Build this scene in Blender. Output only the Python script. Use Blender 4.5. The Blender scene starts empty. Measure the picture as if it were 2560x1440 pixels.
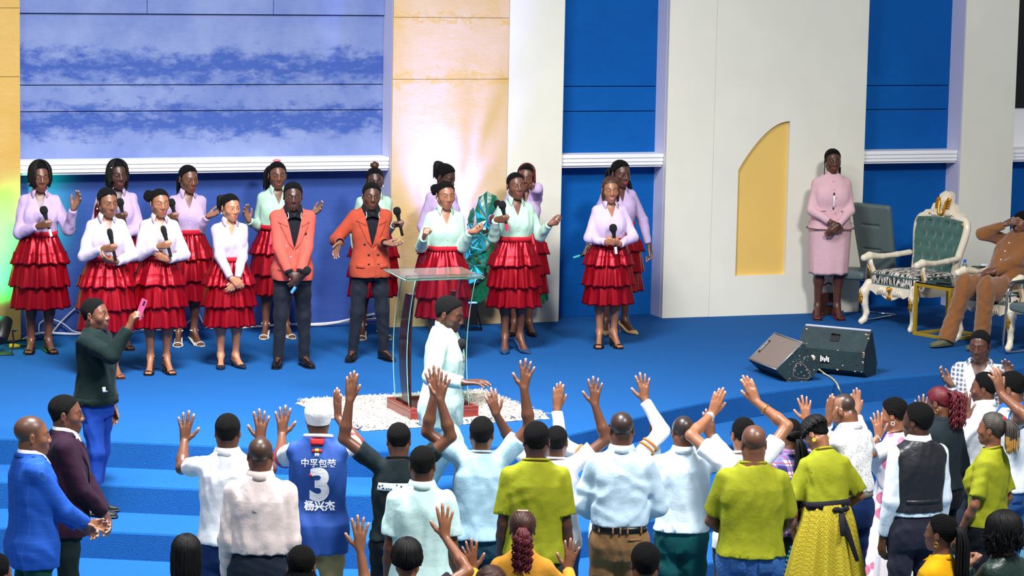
import bpy, bmesh, math, random
import numpy as np
import openvdb as vdb
from mathutils import Vector, Matrix
S = bpy.context.scene
COL = S.collection
rad = math.radians
F32 = np.float32

# ------------------------------------------------------------------ camera
CH, FPX, PITCH, ROLL = 4.0, 7000.0, rad(7.49), rad(1.1)
_F = np.array([0, math.cos(PITCH), -math.sin(PITCH)])
_R = np.array([1.0, 0, 0])
_U = np.array([0, math.sin(PITCH), math.cos(PITCH)])
_R2 = _R * math.cos(ROLL) + _U * math.sin(ROLL)
_U2 = -_R * math.sin(ROLL) + _U * math.cos(ROLL)
CAMP = np.array([0, 0, CH])
cam = bpy.data.cameras.new('camera')
cam.sensor_width = 36.0
cam.lens = 36.0 * FPX / 2560.0
cam.clip_end = 200
camo = bpy.data.objects.new('camera', cam)
COL.objects.link(camo)
camo.matrix_world = Matrix(((_R2[0], _U2[0], -_F[0], 0), (_R2[1], _U2[1], -_F[1], 0), (_R2[2], _U2[2], -_F[2], CH), (0, 0, 0, 1)))
S.camera = camo

# ------------------------------------------------------------------ light
S.view_settings.view_transform = 'Standard'
S.view_settings.look = 'None'
S.view_settings.gamma = 1.0
S.view_settings.use_curve_mapping = False
S.view_settings.exposure = 0.0
W = bpy.data.worlds.new('world')
S.world = W
W.use_nodes = True
W.node_tree.nodes['Background'].inputs['Color'].default_value = (0.80, 0.88, 1.0, 1)
W.node_tree.nodes['Background'].inputs['Strength'].default_value = 0.27


def area(name, loc, target, size, power, color=(1, 1, 1), sy=None, spread=180):
    l = bpy.data.lights.new(name, 'AREA')
    l.energy, l.color, l.size = power, color, size
    l.spread = rad(spread)
    if sy:
        l.shape, l.size_y = 'RECTANGLE', sy
    o = bpy.data.objects.new(name, l)
    COL.objects.link(o)
    o.location = loc
    o.rotation_euler = (Vector(target) - Vector(loc)).to_track_quat('-Z', 'Y').to_euler()
    return o


def spot(name, loc, target, power, angle, color=(1, 1, 1), blend=.5, size=.1):
    l = bpy.data.lights.new(name, 'SPOT')
    l.energy, l.color, l.spot_size, l.spot_blend, l.shadow_soft_size = power, color, rad(angle), blend, size
    o = bpy.data.objects.new(name, l)
    COL.objects.link(o)
    o.location = loc
    o.rotation_euler = (Vector(target) - Vector(loc)).to_track_quat('-Z', 'Y').to_euler()
    return o


area('stage_wash', (4.5, 13.0, 8.5), (-.8, 25.5, .6), 1.6, 1520, (1, .97, .93), sy=1.2)
area('stage_wash', (-4.5, 12.5, 8.5), (-1.5, 24.5, .2), 1.6, 470, (.93, .96, 1), sy=1.2)
area('house_light', (-1.5, 17.8, 8.5), (-1.6, 21.0, 0), 2.4, 960, (.97, .98, 1), sy=2.4, spread=95)


# ------------------------------------------------------------------ projection helpers (design points -> world)
def ray(px, py):
    return _F + _R2 * ((px - 1280.0) / FPX) - _U2 * ((py - 720.0) / FPX)


def at_z(px, py, z=0.0):
    d = ray(px, py)
    return CAMP + d * ((z - CH) / d[2])


def at_y(px, py, y):
    d = ray(px, py)
    return CAMP + d * (y / d[1])


def at_plane(px, py, p0, n):
    d = ray(px, py)
    return CAMP + d * (np.dot(np.asarray(p0) - CAMP, n) / np.dot(d, n))


# ------------------------------------------------------------------ materials
def lin(c):
    return tuple(((v / 255.0) / 12.92 if v / 255.0 <= .04045 else ((v / 255.0 + .055) / 1.055) ** 2.4) for v in c)


MATS = {}


def mat(name, rgb=(128, 128, 128), rough=.6, metal=0.0, spec=.5, bump=None, var=None, sheen=0.0, trans=0.0, ior=1.45, emit=None, coat=0.0, attr=False, alpha=1.0, thin=False):
    """principled material; bump=(scale, strength[, stretch xyz]); var=(scale, amount) mottles the base colour"""
    if name in MATS:
        return MATS[name]
    m = bpy.data.materials.new(name)
    m.use_nodes = True
    nt = m.node_tree
    b = nt.nodes['Principled BSDF']
    c = lin(rgb)
    b.inputs['Base Color'].default_value = (*c, 1)
    b.inputs['Roughness'].default_value = rough
    b.inputs['Metallic'].default_value = metal
    b.inputs['Specular IOR Level'].default_value = spec
    b.inputs['IOR'].default_value = ior
    b.inputs['Transmission Weight'].default_value = trans
    b.inputs['Alpha'].default_value = alpha
    if coat:
        b.inputs['Coat Weight'].default_value = coat
    if sheen:
        b.inputs['Sheen Weight'].default_value = sheen
    if emit:
        b.inputs['Emission Color'].default_value = (*lin(emit[0]), 1)
        b.inputs['Emission Strength'].default_value = emit[1]
    tc = nt.nodes.new('ShaderNodeTexCoord')
    colsock = None
    if attr:
        a = nt.nodes.new('ShaderNodeAttribute')
        a.attribute_name = 'Col'
        colsock = a.outputs['Color']
        nt.links.new(colsock, b.inputs['Base Color'])
    if var:
        n = nt.nodes.new('ShaderNodeTexNoise')
        n.inputs['Scale'].default_value = var[0]
        n.inputs['Detail'].default_value = 5
        nt.links.new(tc.outputs['Object'], n.inputs['Vector'])
        mr = nt.nodes.new('ShaderNodeMapRange')
        mr.inputs['From Min'].default_value = .3
        mr.inputs['From Max'].default_value = .7
        mr.inputs['To Min'].default_value = 1 - var[1]
        mr.inputs['To Max'].default_value = 1 + var[1]
        nt.links.new(n.outputs['Fac'], mr.inputs['Value'])
        mx = nt.nodes.new('ShaderNodeVectorMath')
        mx.operation = 'SCALE'
        if colsock:
            nt.links.new(colsock, mx.inputs[0])
        else:
            mx.inputs[0].default_value = c
        nt.links.new(mr.outputs['Result'], mx.inputs['Scale'])
        nt.links.new(mx.outputs['Vector'], b.inputs['Base Color'])
    if bump:
        n = nt.nodes.new('ShaderNodeTexNoise')
        n.inputs['Scale'].default_value = bump[0]
        n.inputs['Detail'].default_value = 4
        if len(bump) > 2:
            mp = nt.nodes.new('ShaderNodeMapping')
            mp.inputs['Scale'].default_value = bump[2]
            nt.links.new(tc.outputs['Object'], mp.inputs['Vector'])
            nt.links.new(mp.outputs['Vector'], n.inputs['Vector'])
        else:
            nt.links.new(tc.outputs['Object'], n.inputs['Vector'])
        bp = nt.nodes.new('ShaderNodeBump')
        bp.inputs['Strength'].default_value = bump[1]
        bp.inputs['Distance'].default_value = .02
        nt.links.new(n.outputs['Fac'], bp.inputs['Height'])
        nt.links.new(bp.outputs['Normal'], b.inputs['Normal'])
    MATS[name] = m
    return m


def cloth(rgb, rough=.8, key='cloth'):
    return mat('%s_%d_%d_%d' % (key, *rgb), rgb, rough=rough, spec=.15, sheen=.03, bump=(14, .3), var=(5, .05))


def pattern(name, fn):
    """material built by fn(nt, tex_object_socket, principled)"""
    if name in MATS:
        return MATS[name]
    m = bpy.data.materials.new(name)
    m.use_nodes = True
    nt = m.node_tree
    tc = nt.nodes.new('ShaderNodeTexCoord')
    b = nt.nodes['Principled BSDF']
    b.inputs['Roughness'].default_value = .75
    b.inputs['Specular IOR Level'].default_value = .25
    fn(nt, tc.outputs['Object'], b)
    MATS[name] = m
    return m


def N(nt, kind, op=None, **kw):
    n = nt.nodes.new(kind)
    if op:
        n.operation = op
    for k, v in kw.items():
        if k.startswith('i'):
            n.inputs[int(k[1:])].default_value = v
        else:
            setattr(n, k, v)
    return n


def stripe(nt, sock, period, width, phase=0.0):
    """1 inside stripes of the given width repeating along the scalar socket"""
    a = N(nt, 'ShaderNodeMath', 'ADD', i1=phase + 100 * period)
    nt.links.new(sock, a.inputs[0])
    p = N(nt, 'ShaderNodeMath', 'MODULO', i1=period)
    nt.links.new(a.outputs[0], p.inputs[0])
    l = N(nt, 'ShaderNodeMath', 'LESS_THAN', i1=width)
    nt.links.new(p.outputs[0], l.inputs[0])
    return l.outputs[0]


def mixc(nt, fac, a, b, blend='MIX'):
    """a, b: srgb tuples or sockets"""
    m = N(nt, 'ShaderNodeMix', data_type='RGBA', blend_type=blend)
    if isinstance(fac, float):
        m.inputs[0].default_value = fac
    else:
        nt.links.new(fac, m.inputs[0])
    for i, v in ((6, a), (7, b)):
        if isinstance(v, tuple):
            m.inputs[i].default_value = (*lin(v), 1)
        else:
            nt.links.new(v, m.inputs[i])
    return m.outputs[2]


def angle_coord(nt, obj):
    """object coords -> separate xyz sockets"""
    s = N(nt, 'ShaderNodeSeparateXYZ')
    nt.links.new(obj, s.inputs[0])
    return s.outputs


# ------------------------------------------------------------------ mesh helpers
def mesh(name, v, f, m=None, smooth=True, fm=None):
    """v (n,3); f list of faces or (n,k) array; m material or list; fm per-face material index"""
    me = bpy.data.meshes.new(name)
    v = np.ascontiguousarray(v, dtype=F32)
    if isinstance(f, np.ndarray):
        nf, k = f.shape
        me.vertices.add(len(v))
        me.vertices.foreach_set('co', v.ravel())
        me.loops.add(nf * k)
        me.loops.foreach_set('vertex_index', np.ascontiguousarray(f, dtype=np.int32).ravel())
        me.polygons.add(nf)
        me.polygons.foreach_set('loop_start', np.arange(0, nf * k, k, dtype=np.int32))
        me.update(calc_edges=True)
    else:
        me.from_pydata(v.tolist(), [], f)
        me.update()
    if m is not None:
        for x in (m if isinstance(m, (list, tuple)) else [m]):
            me.materials.append(x)
    n = len(me.polygons)
    me.polygons.foreach_set('use_smooth', np.full(n, bool(smooth)))
    if fm is not None:
        me.polygons.foreach_set('material_index', np.asarray(fm, dtype=np.int32))
    return me


def obj(name, me, parent=None, loc=None, **props):
    o = bpy.data.objects.new(name, me)
    COL.objects.link(o)
    if parent is not None:
        o.parent = parent
    if loc is not None:
        o.location = loc
    for k, v in props.items():
        o[k] = v
    return o


def thing(name, label, cat, loc=(0, 0, 0), rz=0.0, group=None, **props):
    o = bpy.data.objects.new(name, None)
    o.empty_display_size = .1
    COL.objects.link(o)
    o.location = loc
    o.rotation_euler = (0, 0, rz)
    o['label'], o['category'] = label, cat
    if group:
        o['group'] = group
    for k, v in props.items():
        o[k] = v
    return o


def tag(o, label, cat, group=None):
    o['label'], o['category'] = label, cat
    if group:
        o['group'] = group
    return o


class MB:
    """collects simple shapes into one mesh"""

    def __init__(s):
        s.v, s.f = [], []

    def add(s, v, f):
        o = len(s.v)
        s.v += [tuple(float(c) for c in p) for p in v]
        s.f += [tuple(i + o for i in q) for q in f]
        return s

    def box(s, lo, hi, bev=0.0):
        (x0, y0, z0), (x1, y1, z1) = lo, hi
        if bev <= 0:
            return s.add([(x0, y0, z0), (x1, y0, z0), (x1, y1, z0), (x0, y1, z0), (x0, y0, z1), (x1, y0, z1), (x1, y1, z1), (x0, y1, z1)],
                         [(0, 3, 2, 1), (4, 5, 6, 7), (0, 1, 5, 4), (1, 2, 6, 5), (2, 3, 7, 6), (3, 0, 4, 7)])
        bm = bmesh.new()
        bmesh.ops.create_cube(bm, size=1.0)
        for q in bm.verts:
            q.co = ((x0 + x1) / 2 + q.co.x * (x1 - x0), (y0 + y1) / 2 + q.co.y * (y1 - y0), (z0 + z1) / 2 + q.co.z * (z1 - z0))
        bmesh.ops.bevel(bm, geom=bm.edges[:], offset=bev, segments=2, affect='EDGES', profile=.5)
        bm.verts.index_update()
        s.add([tuple(q.co) for q in bm.verts], [tuple(q.index for q in p.verts) for p in bm.faces])
        bm.free()
        return s

    def tube(s, pts, r, seg=8, cap=True, close=False, flat=1.0):
        """round tube along pts; r scalar or per point; flat squashes the section's second axis"""
        p = np.asarray(pts, float)
        n = len(p)
        r = np.full(n, r) if np.isscalar(r) else np.asarray(r, float)
        t = np.gradient(p, axis=0) if not close else np.roll(p, -1, 0) - np.roll(p, 1, 0)
        t /= np.linalg.norm(t, axis=1)[:, None] + 1e-12
        up = np.array([0, 0, 1.0]) if abs(t[0][2]) < .9 else np.array([0, 1.0, 0])
        u = np.cross(up, t[0])
        u /= np.linalg.norm(u)
        rings = []
        for i in range(n):
            u = u - t[i] * np.dot(u, t[i])
            u /= np.linalg.norm(u) + 1e-12
            w = np.cross(t[i], u)
            a = np.arange(seg) * 2 * math.pi / seg
            rings.append(p[i] + r[i] * (np.cos(a)[:, None] * u + flat * np.sin(a)[:, None] * w))
        v = np.concatenate(rings)
        f = []
        for i in range(n if close else n - 1):
            j = (i + 1) % n
            for k in range(seg):
                k2 = (k + 1) % seg
                f.append((i * seg + k, i * seg + k2, j * seg + k2, j * seg + k))
        if cap and not close:
            f.append(tuple(range(seg))[::-1])
            f.append(tuple((n - 1) * seg + k for k in range(seg)))
        return s.add(v, f)

    def lathe(s, prof, seg=16, c=(0, 0, 0), sx=1.0, sy=1.0, cap=True, M=None):
        """prof list of (r, z) around local Z at c; M optional 3x3"""
        n = len(prof)
        a = np.arange(seg) * 2 * math.pi / seg
        v = np.concatenate([np.stack([r * np.cos(a) * sx, r * np.sin(a) * sy, np.full(seg, z)], 1) for r, z in prof])
        if M is not None:
            v = v @ np.asarray(M).T
        v = v + np.asarray(c, float)
        f = [(i * seg + k, i * seg + (k + 1) % seg, (i + 1) * seg + (k + 1) % seg, (i + 1) * seg + k) for i in range(n - 1) for k in range(seg)]
        if cap:
            f.append(tuple(range(seg))[::-1])
            f.append(tuple((n - 1) * seg + k for k in range(seg)))
        return s.add(v, f)

    def prism(s, poly, y0, y1, axes=(0, 2, 1)):
        """polygon in (axes[0], axes[1]) extruded along axes[2]"""
        n = len(poly)
        v = []
        for y in (y0, y1):
            for a, b in poly:
                p = [0, 0, 0]
                p[axes[0]], p[axes[1]], p[axes[2]] = a, b, y
                v.append(p)
        f = [tuple(range(n)), tuple(range(n, 2 * n))[::-1]] + [(i, i + n, (i + 1) % n + n, (i + 1) % n) for i in range(n)]
        return s.add(v, f)

    def ball(s, c, r, seg=12, rings=8, M=None):
        r = (r, r, r) if np.isscalar(r) else r
        prof = [(max(1e-4, math.sin(math.pi * i / rings)), -math.cos(math.pi * i / rings)) for i in range(rings + 1)]
        a = np.arange(seg) * 2 * math.pi / seg
        v = np.concatenate([np.stack([q * np.cos(a), q * np.sin(a), np.full(seg, z)], 1) for q, z in prof]) * np.asarray(r)
        if M is not None:
            v = v @ np.asarray(M).T
        f = [(i * seg + k, i * seg + (k + 1) % seg, (i + 1) * seg + (k + 1) % seg, (i + 1) * seg + k) for i in range(rings) for k in range(seg)]
        return s.add(v + np.asarray(c, float), f)

    def tri(s):
        return s

    def build(s, name, m, parent=None, smooth=False, loc=None, xf=None, **props):
        v = np.asarray(s.v, float).reshape(-1, 3)
        if xf is not None:
            v = xf(v)
        me = mesh(name, v, s.f, m, smooth)
        bm = bmesh.new()
        bm.from_mesh(me)
        bmesh.ops.recalc_face_normals(bm, faces=bm.faces[:])
        bm.to_mesh(me)
        bm.free()
        if smooth == 'auto':
            me.polygons.foreach_set('use_smooth', np.full(len(me.polygons), True))
            me.set_sharp_from_angle(angle=rad(38))
        return obj(name, me, parent, loc, **props)


# ------------------------------------------------------------------ distance fields (bodies, clothes, upholstery)
class SDF:
    def __init__(s, lo, hi, h):
        s.h = h
        s.lo = np.asarray(lo, float)
        n = np.ceil((np.asarray(hi, float) - s.lo) / h).astype(int) + 1
        s.a = np.full(n, 9.0, F32)
        s.ax = [(s.lo[i] + h * np.arange(n[i])).astype(F32) for i in range(3)]

    def sub(s, lo, hi, pad):
        sl = []
        for i in range(3):
            i0 = max(0, int((lo[i] - pad - s.lo[i]) / s.h))
            i1 = min(s.a.shape[i], int((hi[i] + pad - s.lo[i]) / s.h) + 2)
            if i1 <= i0:
                return None
            sl.append(slice(i0, i1))
        return tuple(sl), s.ax[0][sl[0]][:, None, None], s.ax[1][sl[1]][None, :, None], s.ax[2][sl[2]][None, None, :]

    def mix(s, sl, d, k):
        A = s.a[sl]
        if k > 0:
            hh = np.maximum(F32(k) - np.abs(A - d), 0)
            np.minimum(A, d, out=A)
            A -= hh * hh * F32(.25 / k)
        else:
            np.minimum(A, d, out=A)

    def carve(s, sl, d, k=0.0):
        A = s.a[sl]
        d = -d
        if k > 0:
            hh = np.maximum(F32(k) - np.abs(A - d), 0)
            np.maximum(A, d, out=A)
            A += hh * hh * F32(.25 / k)
        else:
            np.maximum(A, d, out=A)

    def cone(s, a, b, ra, rb, k=.02, cut=None, carve=False, cap=None):
        a, b = np.asarray(a, float), np.asarray(b, float)
        R = max(ra, rb)
        g = s.sub(np.minimum(a, b) - R, np.maximum(a, b) + R, k + 3 * s.h)
        if g is None:
            return
        sl, x, y, z = g
        ba = b - a
        bb = float(ba @ ba) + 1e-12
        px, py, pz = x - F32(a[0]), y - F32(a[1]), z - F32(a[2])
        t = (px * F32(ba[0]) + py * F32(ba[1]) + pz * F32(ba[2])) / F32(bb)
        tr = t
        t = np.clip(t, 0, 1)
        d = np.sqrt((px - t * F32(ba[0])) ** 2 + (py - t * F32(ba[1])) ** 2 + (pz - t * F32(ba[2])) ** 2) - (F32(ra) + F32(rb - ra) * t)
        if cut is not None:
            d = np.maximum(d, (tr - F32(cut)) * F32(math.sqrt(bb)))
        (s.carve if carve else s.mix)(sl, d, k)

    def ell(s, c, r, R=None, k=.015, carve=False, plane=None):
        c, r = np.asarray(c, float), np.asarray(r, float)
        m = float(max(r)) if R is not None else r
        g = s.sub(c - m, c + m, k + 3 * s.h)
        if g is None:
            return
        sl, x, y, z = g
        px, py, pz = x - F32(c[0]), y - F32(c[1]), z - F32(c[2])
        if R is not None:
            R = np.asarray(R, float).astype(F32)
            px, py, pz = (px * R[0, i] + py * R[1, i] + pz * R[2, i] for i in range(3))
        r = r.astype(F32)
        k0 = np.sqrt((px / r[0]) ** 2 + (py / r[1]) ** 2 + (pz / r[2]) ** 2)
        k1 = np.sqrt((px / r[0] ** 2) ** 2 + (py / r[1] ** 2) ** 2 + (pz / r[2] ** 2) ** 2) + F32(1e-9)
        d = k0 * (k0 - 1) / k1
        if plane is not None:
            d = np.maximum(d, plane(px, py, pz))
        (s.carve if carve else s.mix)(sl, d, k)

    def loft(s, tab, z0, z1, k=0.0, n=2.5):
        """vertical stack of superellipses; tab rows (z, a, b, cy)"""
        t = np.asarray(tab, float)
        lo = (-t[:, 1].max(), (t[:, 3] - t[:, 2]).min(), z0)
        hi = (t[:, 1].max(), (t[:, 3] + t[:, 2]).max(), z1)
        sl, x, y, z = s.sub(lo, hi, k + 3 * s.h)
        zz = z[0, 0]
        a, b, c = (np.interp(zz, t[:, 0], t[:, i]).astype(F32)[None, None, :] for i in (1, 2, 3))
        rr = (np.abs(x / a) ** n + np.abs((y - c) / b) ** n) ** F32(1 / n)
        d = (rr - 1) * np.minimum(a, b)
        d = np.maximum(d, np.maximum(z - F32(z1), F32(z0) - z))
        s.mix(sl, d, k)

    def wedge(s, zb, zt, w, y1):
        """cut an upward-opening V through the front (y < y1)"""
        g = s.sub((-w * 1.5, -.5, zb), (w * 1.5, y1, zt + .2), .01)
        sl, x, y, z = g
        sc = F32(w / (zt - zb))
        d = (np.abs(x) - (z - F32(zb)) * sc) * F32(1 / math.sqrt(1 + sc * sc))
        d = np.maximum(d, y - F32(y1))
        s.carve(sl, d)

    def folds(s, amp, seed, lam=(.06, .17), stretch=(1, 1, .3)):
        rng = np.random.RandomState(seed)
        i = np.nonzero(np.abs(s.a) < 2.5 * s.h + amp)
        p = np.stack([s.ax[k][i[k]] for k in range(3)], 1)
        o = np.zeros(len(p), F32)
        for q in range(5):
            kk = rng.normal(size=3) * np.asarray(stretch)
            kk *= 2 * math.pi / rng.uniform(*lam) / np.linalg.norm(kk)
            k2 = rng.normal(size=3)
            k2 *= 2 * math.pi / .25 / np.linalg.norm(k2)
            o += np.sin(p @ kk.astype(F32) + rng.uniform(0, 6) + 1.7 * np.sin(p @ k2.astype(F32) + rng.uniform(0, 6))) * (.6 + .4 * np.sin(p @ (k2[::-1] * .8).astype(F32)))
        s.a[i] += o * F32(amp * .4)

    def face_y(s, x, z, side=-1, a=None):
        """y of the first surface met from the front (side -1) or back (+1) at points (x, z)"""
        A = s.a if a is None else a
        x, z = np.atleast_1d(np.asarray(x, float)), np.atleast_1d(np.asarray(z, float))
        fx = np.clip((x - s.lo[0]) / s.h, 0, A.shape[0] - 1.001)
        fz = np.clip((z - s.lo[2]) / s.h, 0, A.shape[2] - 1.001)
        ix, iz = fx.astype(int), fz.astype(int)
        u, w = (fx - ix)[:, None], (fz - iz)[:, None]
        col = A[ix, :, iz] * (1 - u) * (1 - w) + A[ix + 1, :, iz] * u * (1 - w) + A[ix, :, iz + 1] * (1 - u) * w + A[ix + 1, :, iz + 1] * u * w
        ys = s.ax[1]
        if side > 0:
            col, ys = col[:, ::-1], ys[::-1]
        neg = col < 0
        j = np.where(neg.any(1), neg.argmax(1), 0)
        j = np.maximum(j, 1)
        r = np.arange(len(j))
        d0, d1 = col[r, j - 1], col[r, j]
        t = np.clip(d0 / (d0 - d1 + 1e-9), 0, 1)
        y = ys[j - 1] * (1 - t) + ys[j] * t
        return np.where(neg.any(1), y, np.nan)

    def quads(s):
        g = vdb.FloatGrid(float(3 * s.h))
        np.clip(s.a, -3 * s.h, 3 * s.h, out=s.a)
        g.copyFromArray(s.a)
        p, q = g.convertToQuads(0.0)
        return p.astype(float) * s.h + s.lo, q[:, ::-1].astype(np.int32)


DECI = []          # (object, ratio) thinned in one go at the end


def unit(v):
    v = np.asarray(v, float)
    return v / (np.linalg.norm(v) + 1e-12)


SKIN = mat('skin', (90, 60, 45), rough=.36, spec=.5, attr=True, bump=(160, .06))
EYEW = mat('eye_white', (222, 214, 205), rough=.3)
IRIS = mat('eye_iris', (22, 14, 10), rough=.2)
TONES = [(82, 50, 38), (102, 64, 47), (122, 79, 57), (146, 96, 69), (172, 116, 86), (70, 44, 35)]
HAIRB = mat('hair_black', (11, 10, 11), rough=.8, spec=.2, bump=(220, .9))
HAIRS = mat('hair_braid_black', (12, 11, 12), rough=.6, spec=.3)
HAIRR = mat('hair_burgundy', (92, 24, 34), rough=.5, spec=.4, var=(30, .35))
HAIRBR = mat('hair_brown', (66, 38, 28), rough=.5, spec=.4, var=(30, .3))
HAIRBL = mat('hair_blonde_tip', (190, 140, 70), rough=.5)

_em = MB().ball((0, 0, 0), 1, 12, 8)
_ev = np.asarray(_em.v)
EYE = mesh('eye', _ev, _em.f, [EYEW, IRIS], True, [1 if np.mean([_ev[i][1] for i in f]) < -.72 else 0 for f in _em.f])

MT = [(.78, .140, .105, .0), (.86, .157, .118, .004), (.92, .158, .120, .004), (1.0, .146, .110, 0), (1.08, .142, .106, -.004), (1.16, .150, .112, -.006), (1.25, .160, .116, -.004), (1.33, .154, .106, .004), (1.39, .120, .086, .01), (1.43, .105, .07, .014), (1.47, .065, .056, .016)]
FT = [(.78, .150, .105, 0), (.85, .172, .125, .006), (.90, .172, .124, .006), (.97, .148, .108, .002), (1.04, .128, .096, 0), (1.11, .134, .098, -.004), (1.20, .150, .112, -.01), (1.28, .156, .110, -.004), (1.35, .140, .09, .006), (1.40, .105, .068, .012), (1.45, .058, .05, .014)]
POSES = {  # finger curls (knuckle, middle, tip), spread, thumb (f, t, n)
    'open': ((4, 8, 5), 11, (.55, .8, .15)), 'flat': ((3, 6, 4), 3, (.8, .5, .2)), 'relax': ((22, 32, 18), 5, (.8, .4, .35)),
    'cup': ((38, 42, 22), 4, (.75, .35, .55)), 'grip': ((48, 92, 50), 1, (.66, .1, .75)), 'fist': ((80, 95, 60), 1, (.6, .1, .75)), 'soft': ((10, 18, 10), 8, (.65, .65, .2))}


def A(w, dy, e=None, f=(0, 0, 1), n=(0, 1, 0), pose='open'):
    return dict(w=w, dy=dy, e=e, f=f, n=n, pose=pose)


def Lc(w, e=None, f=(0, -.1, -1), n=None, pose='relax'):
    """arm given in the person's own frame (x to the person's left, -y forward, scaled to 1.7 m)"""
    return dict(lw=w, le=e, f=f, n=n, pose=pose)


def grip(w, dy, f, m, e=None):
    return dict(w=w, dy=dy, e=e, f=f, m=m, pose='grip')


class Person:
    def __init__(s, label, feet=None, top=None, z=0.0, H=None, yaw=0, sex='m', tone=1, L='down', R='down', head=(0, 0, 0), lean=(0, 0), w=1.0, legs=None, bare=False,
                 heel=0.0, hs=1.06, hx=.02, group=None, foot=(.085, 12), sit=None, shave=0.75, lips=None, beard=0.0, chest=1.0, belly=0.0, seed=None, bust=1.0, eyes=1, loc=None):
        s.sex, s.tone, s.w = sex, np.array(lin(TONES[tone])), w
        if loc is not None:
            loc = np.array(loc, float)
        elif feet is not None:
            loc = at_z(feet[0], feet[1], z)
            H = at_y(top[0], top[1], loc[1])[2] - z - hx if H is None else H
        else:
            loc = at_z(top[0], top[1], z + H + hx - (0 if sit is None else .86 * H / 1.7 - sit - .10))
            loc[2] = z
        s.H, s.k, s.loc, s.yaw = H, H / 1.7, loc, rad(yaw)
        k = s.k
        s.seed = seed if seed is not None else int(abs(loc[0] * 7919 + loc[1] * 104729)) % 99991
        s.root = thing('person', label, 'person', loc, s.yaw, group)
        c, sn = math.cos(s.yaw), math.sin(s.yaw)
        s.Rz = np.array([[c, -sn, 0], [sn, c, 0], [0, 0, 1]])
        s.heel = heel
        s.drop = 0.0
        if sit is not None:
            s.drop = (.86 * k) - (sit + .10)
        s.lean = (rad(lean[0]), rad(lean[1]))
        s.zh = .90 * k - s.drop
        s.bare = bare
        s.shave, s.lips, s.beard, s.bust, s.belly = shave, lips, beard, bust, belly
        t = np.array(MT if sex == 'm' else FT)
        t[:, 0] = t[:, 0] * k - s.drop + heel * .8
        t[:, 1:3] *= k * w
        t[:, 2] += belly * np.exp(-((t[:, 0] + s.drop - 1.02 * k) / .16) ** 2)
        t[:, 3] = t[:, 3] * k - belly * .6 * np.exp(-((t[:, 0] + s.drop - 1.02 * k) / .16) ** 2)
        s.tab = t
        s.up = heel * .8 - s.drop
        # arms
        sx, sz = (.150, 1.378) if sex == 'm' else (.134, 1.350)
        s.l1, s.l2 = .292 * k, .252 * k
        s.arm = {}
        for side, spec in (('L', L), ('R', R)):
            s.arm[side] = s.solve_arm(1 if side == 'L' else -1, spec, sx * k * (.5 + .5 * w), sz * k + s.up)
        # head
        hy, hp, ht = (rad(v) for v in head)
        Ry = np.array([[math.cos(hy), -math.sin(hy), 0], [math.sin(hy), math.cos(hy), 0], [0, 0, 1]])
        Rx = np.array([[1, 0, 0], [0, math.cos(hp), -math.sin(hp)], [0, math.sin(hp), math.cos(hp)]])
        Rt = np.array([[math.cos(ht), 0, math.sin(ht)], [0, 1, 0], [-math.sin(ht), 0, math.cos(ht)]])
        s.Rh = Ry @ Rx @ Rt
        s.hs = k * hs * (1.0 if sex == 'm' else .97)
        piv = np.array([0, .02, -.075]) * s.hs
        s.O = np.array([0, .004 * k, H + s.up - .115 * s.hs]) + piv - s.Rh @ piv
        s.nb = np.array([0, .016 * k, (1.42 if sex == 'm' else 1.395) * k + s.up])
        # legs
        s.legs = {}
        for side, sg in (('L', 1), ('R', -1)):
            fx, toe = foot
            hip = np.array([sg * .088 * k * w, .0, .86 * k + s.up])
            if sit is not None and not legs:
                kn, an, fd = np.array([sg * .13, -.44 * k, sit + .05]), np.array([sg * .13, -.40 * k, .085 * k]), np.array([0, -1.0, 0])
            elif legs and side in legs:
                kn, an, fd = (np.array(v, float) for v in legs[side])
            else:
                an = np.array([sg * fx * k, .03 * k, .085 * k + heel])
                kn = np.array([sg * (.5 * fx + .047) * k, -.015 * k, .475 * k + heel * .9])
                fd = np.array([sg * math.sin(rad(toe)), -math.cos(rad(toe)), 0])
            s.legs[side] = (hip, kn, an, unit(fd))
        s.body()
        if eyes:
            for sx_ in (-1, 1):
                o = obj('eye', EYE, s.root)
                p = s.hp(np.array([sx_ * .0315, -.0765, .001]))
                o.location = s.bend(p[None])[0]
                o.scale = (.0118 * s.hs,) * 3
                o.rotation_euler = Matrix(s.Rh.tolist()).to_euler()

    # -- frames
    def hp(s, q):
        return s.O + (np.asarray(q, float) * s.hs) @ s.Rh.T

    def _rot(s, v, w):
        v = v - np.array([0, 0, s.zh])
        a, b = s.lean[0] * w, s.lean[1] * w
        y = v[:, 1] * np.cos(a) - v[:, 2] * np.sin(a)
        z = v[:, 1] * np.sin(a) + v[:, 2] * np.cos(a)
        x = v[:, 0] * np.cos(b) + z * np.sin(b)
        z = -v[:, 0] * np.sin(b) + z * np.cos(b)
        return np.stack([x, y, z], 1) + np.array([0, 0, s.zh])

    def bend(s, v):
        v = np.asarray(v, float)
        if s.lean == (0, 0):
            return v
        w = np.clip((v[:, 2] - s.zh + .08) / .26, 0, 1)
        return s._rot(v, w * w * (3 - 2 * w))

    def unbend(s, p):
        p = np.asarray(p, float) - np.array([0, 0, s.zh])
        a, b = s.lean
        x = p[0] * math.cos(b) - p[2] * math.sin(b)
        z = p[0] * math.sin(b) + p[2] * math.cos(b)
        y = p[1] * math.cos(a) + z * math.sin(a)
        z = -p[1] * math.sin(a) + z * math.cos(a)
        return np.array([x, y, z]) + np.array([0, 0, s.zh])

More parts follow.
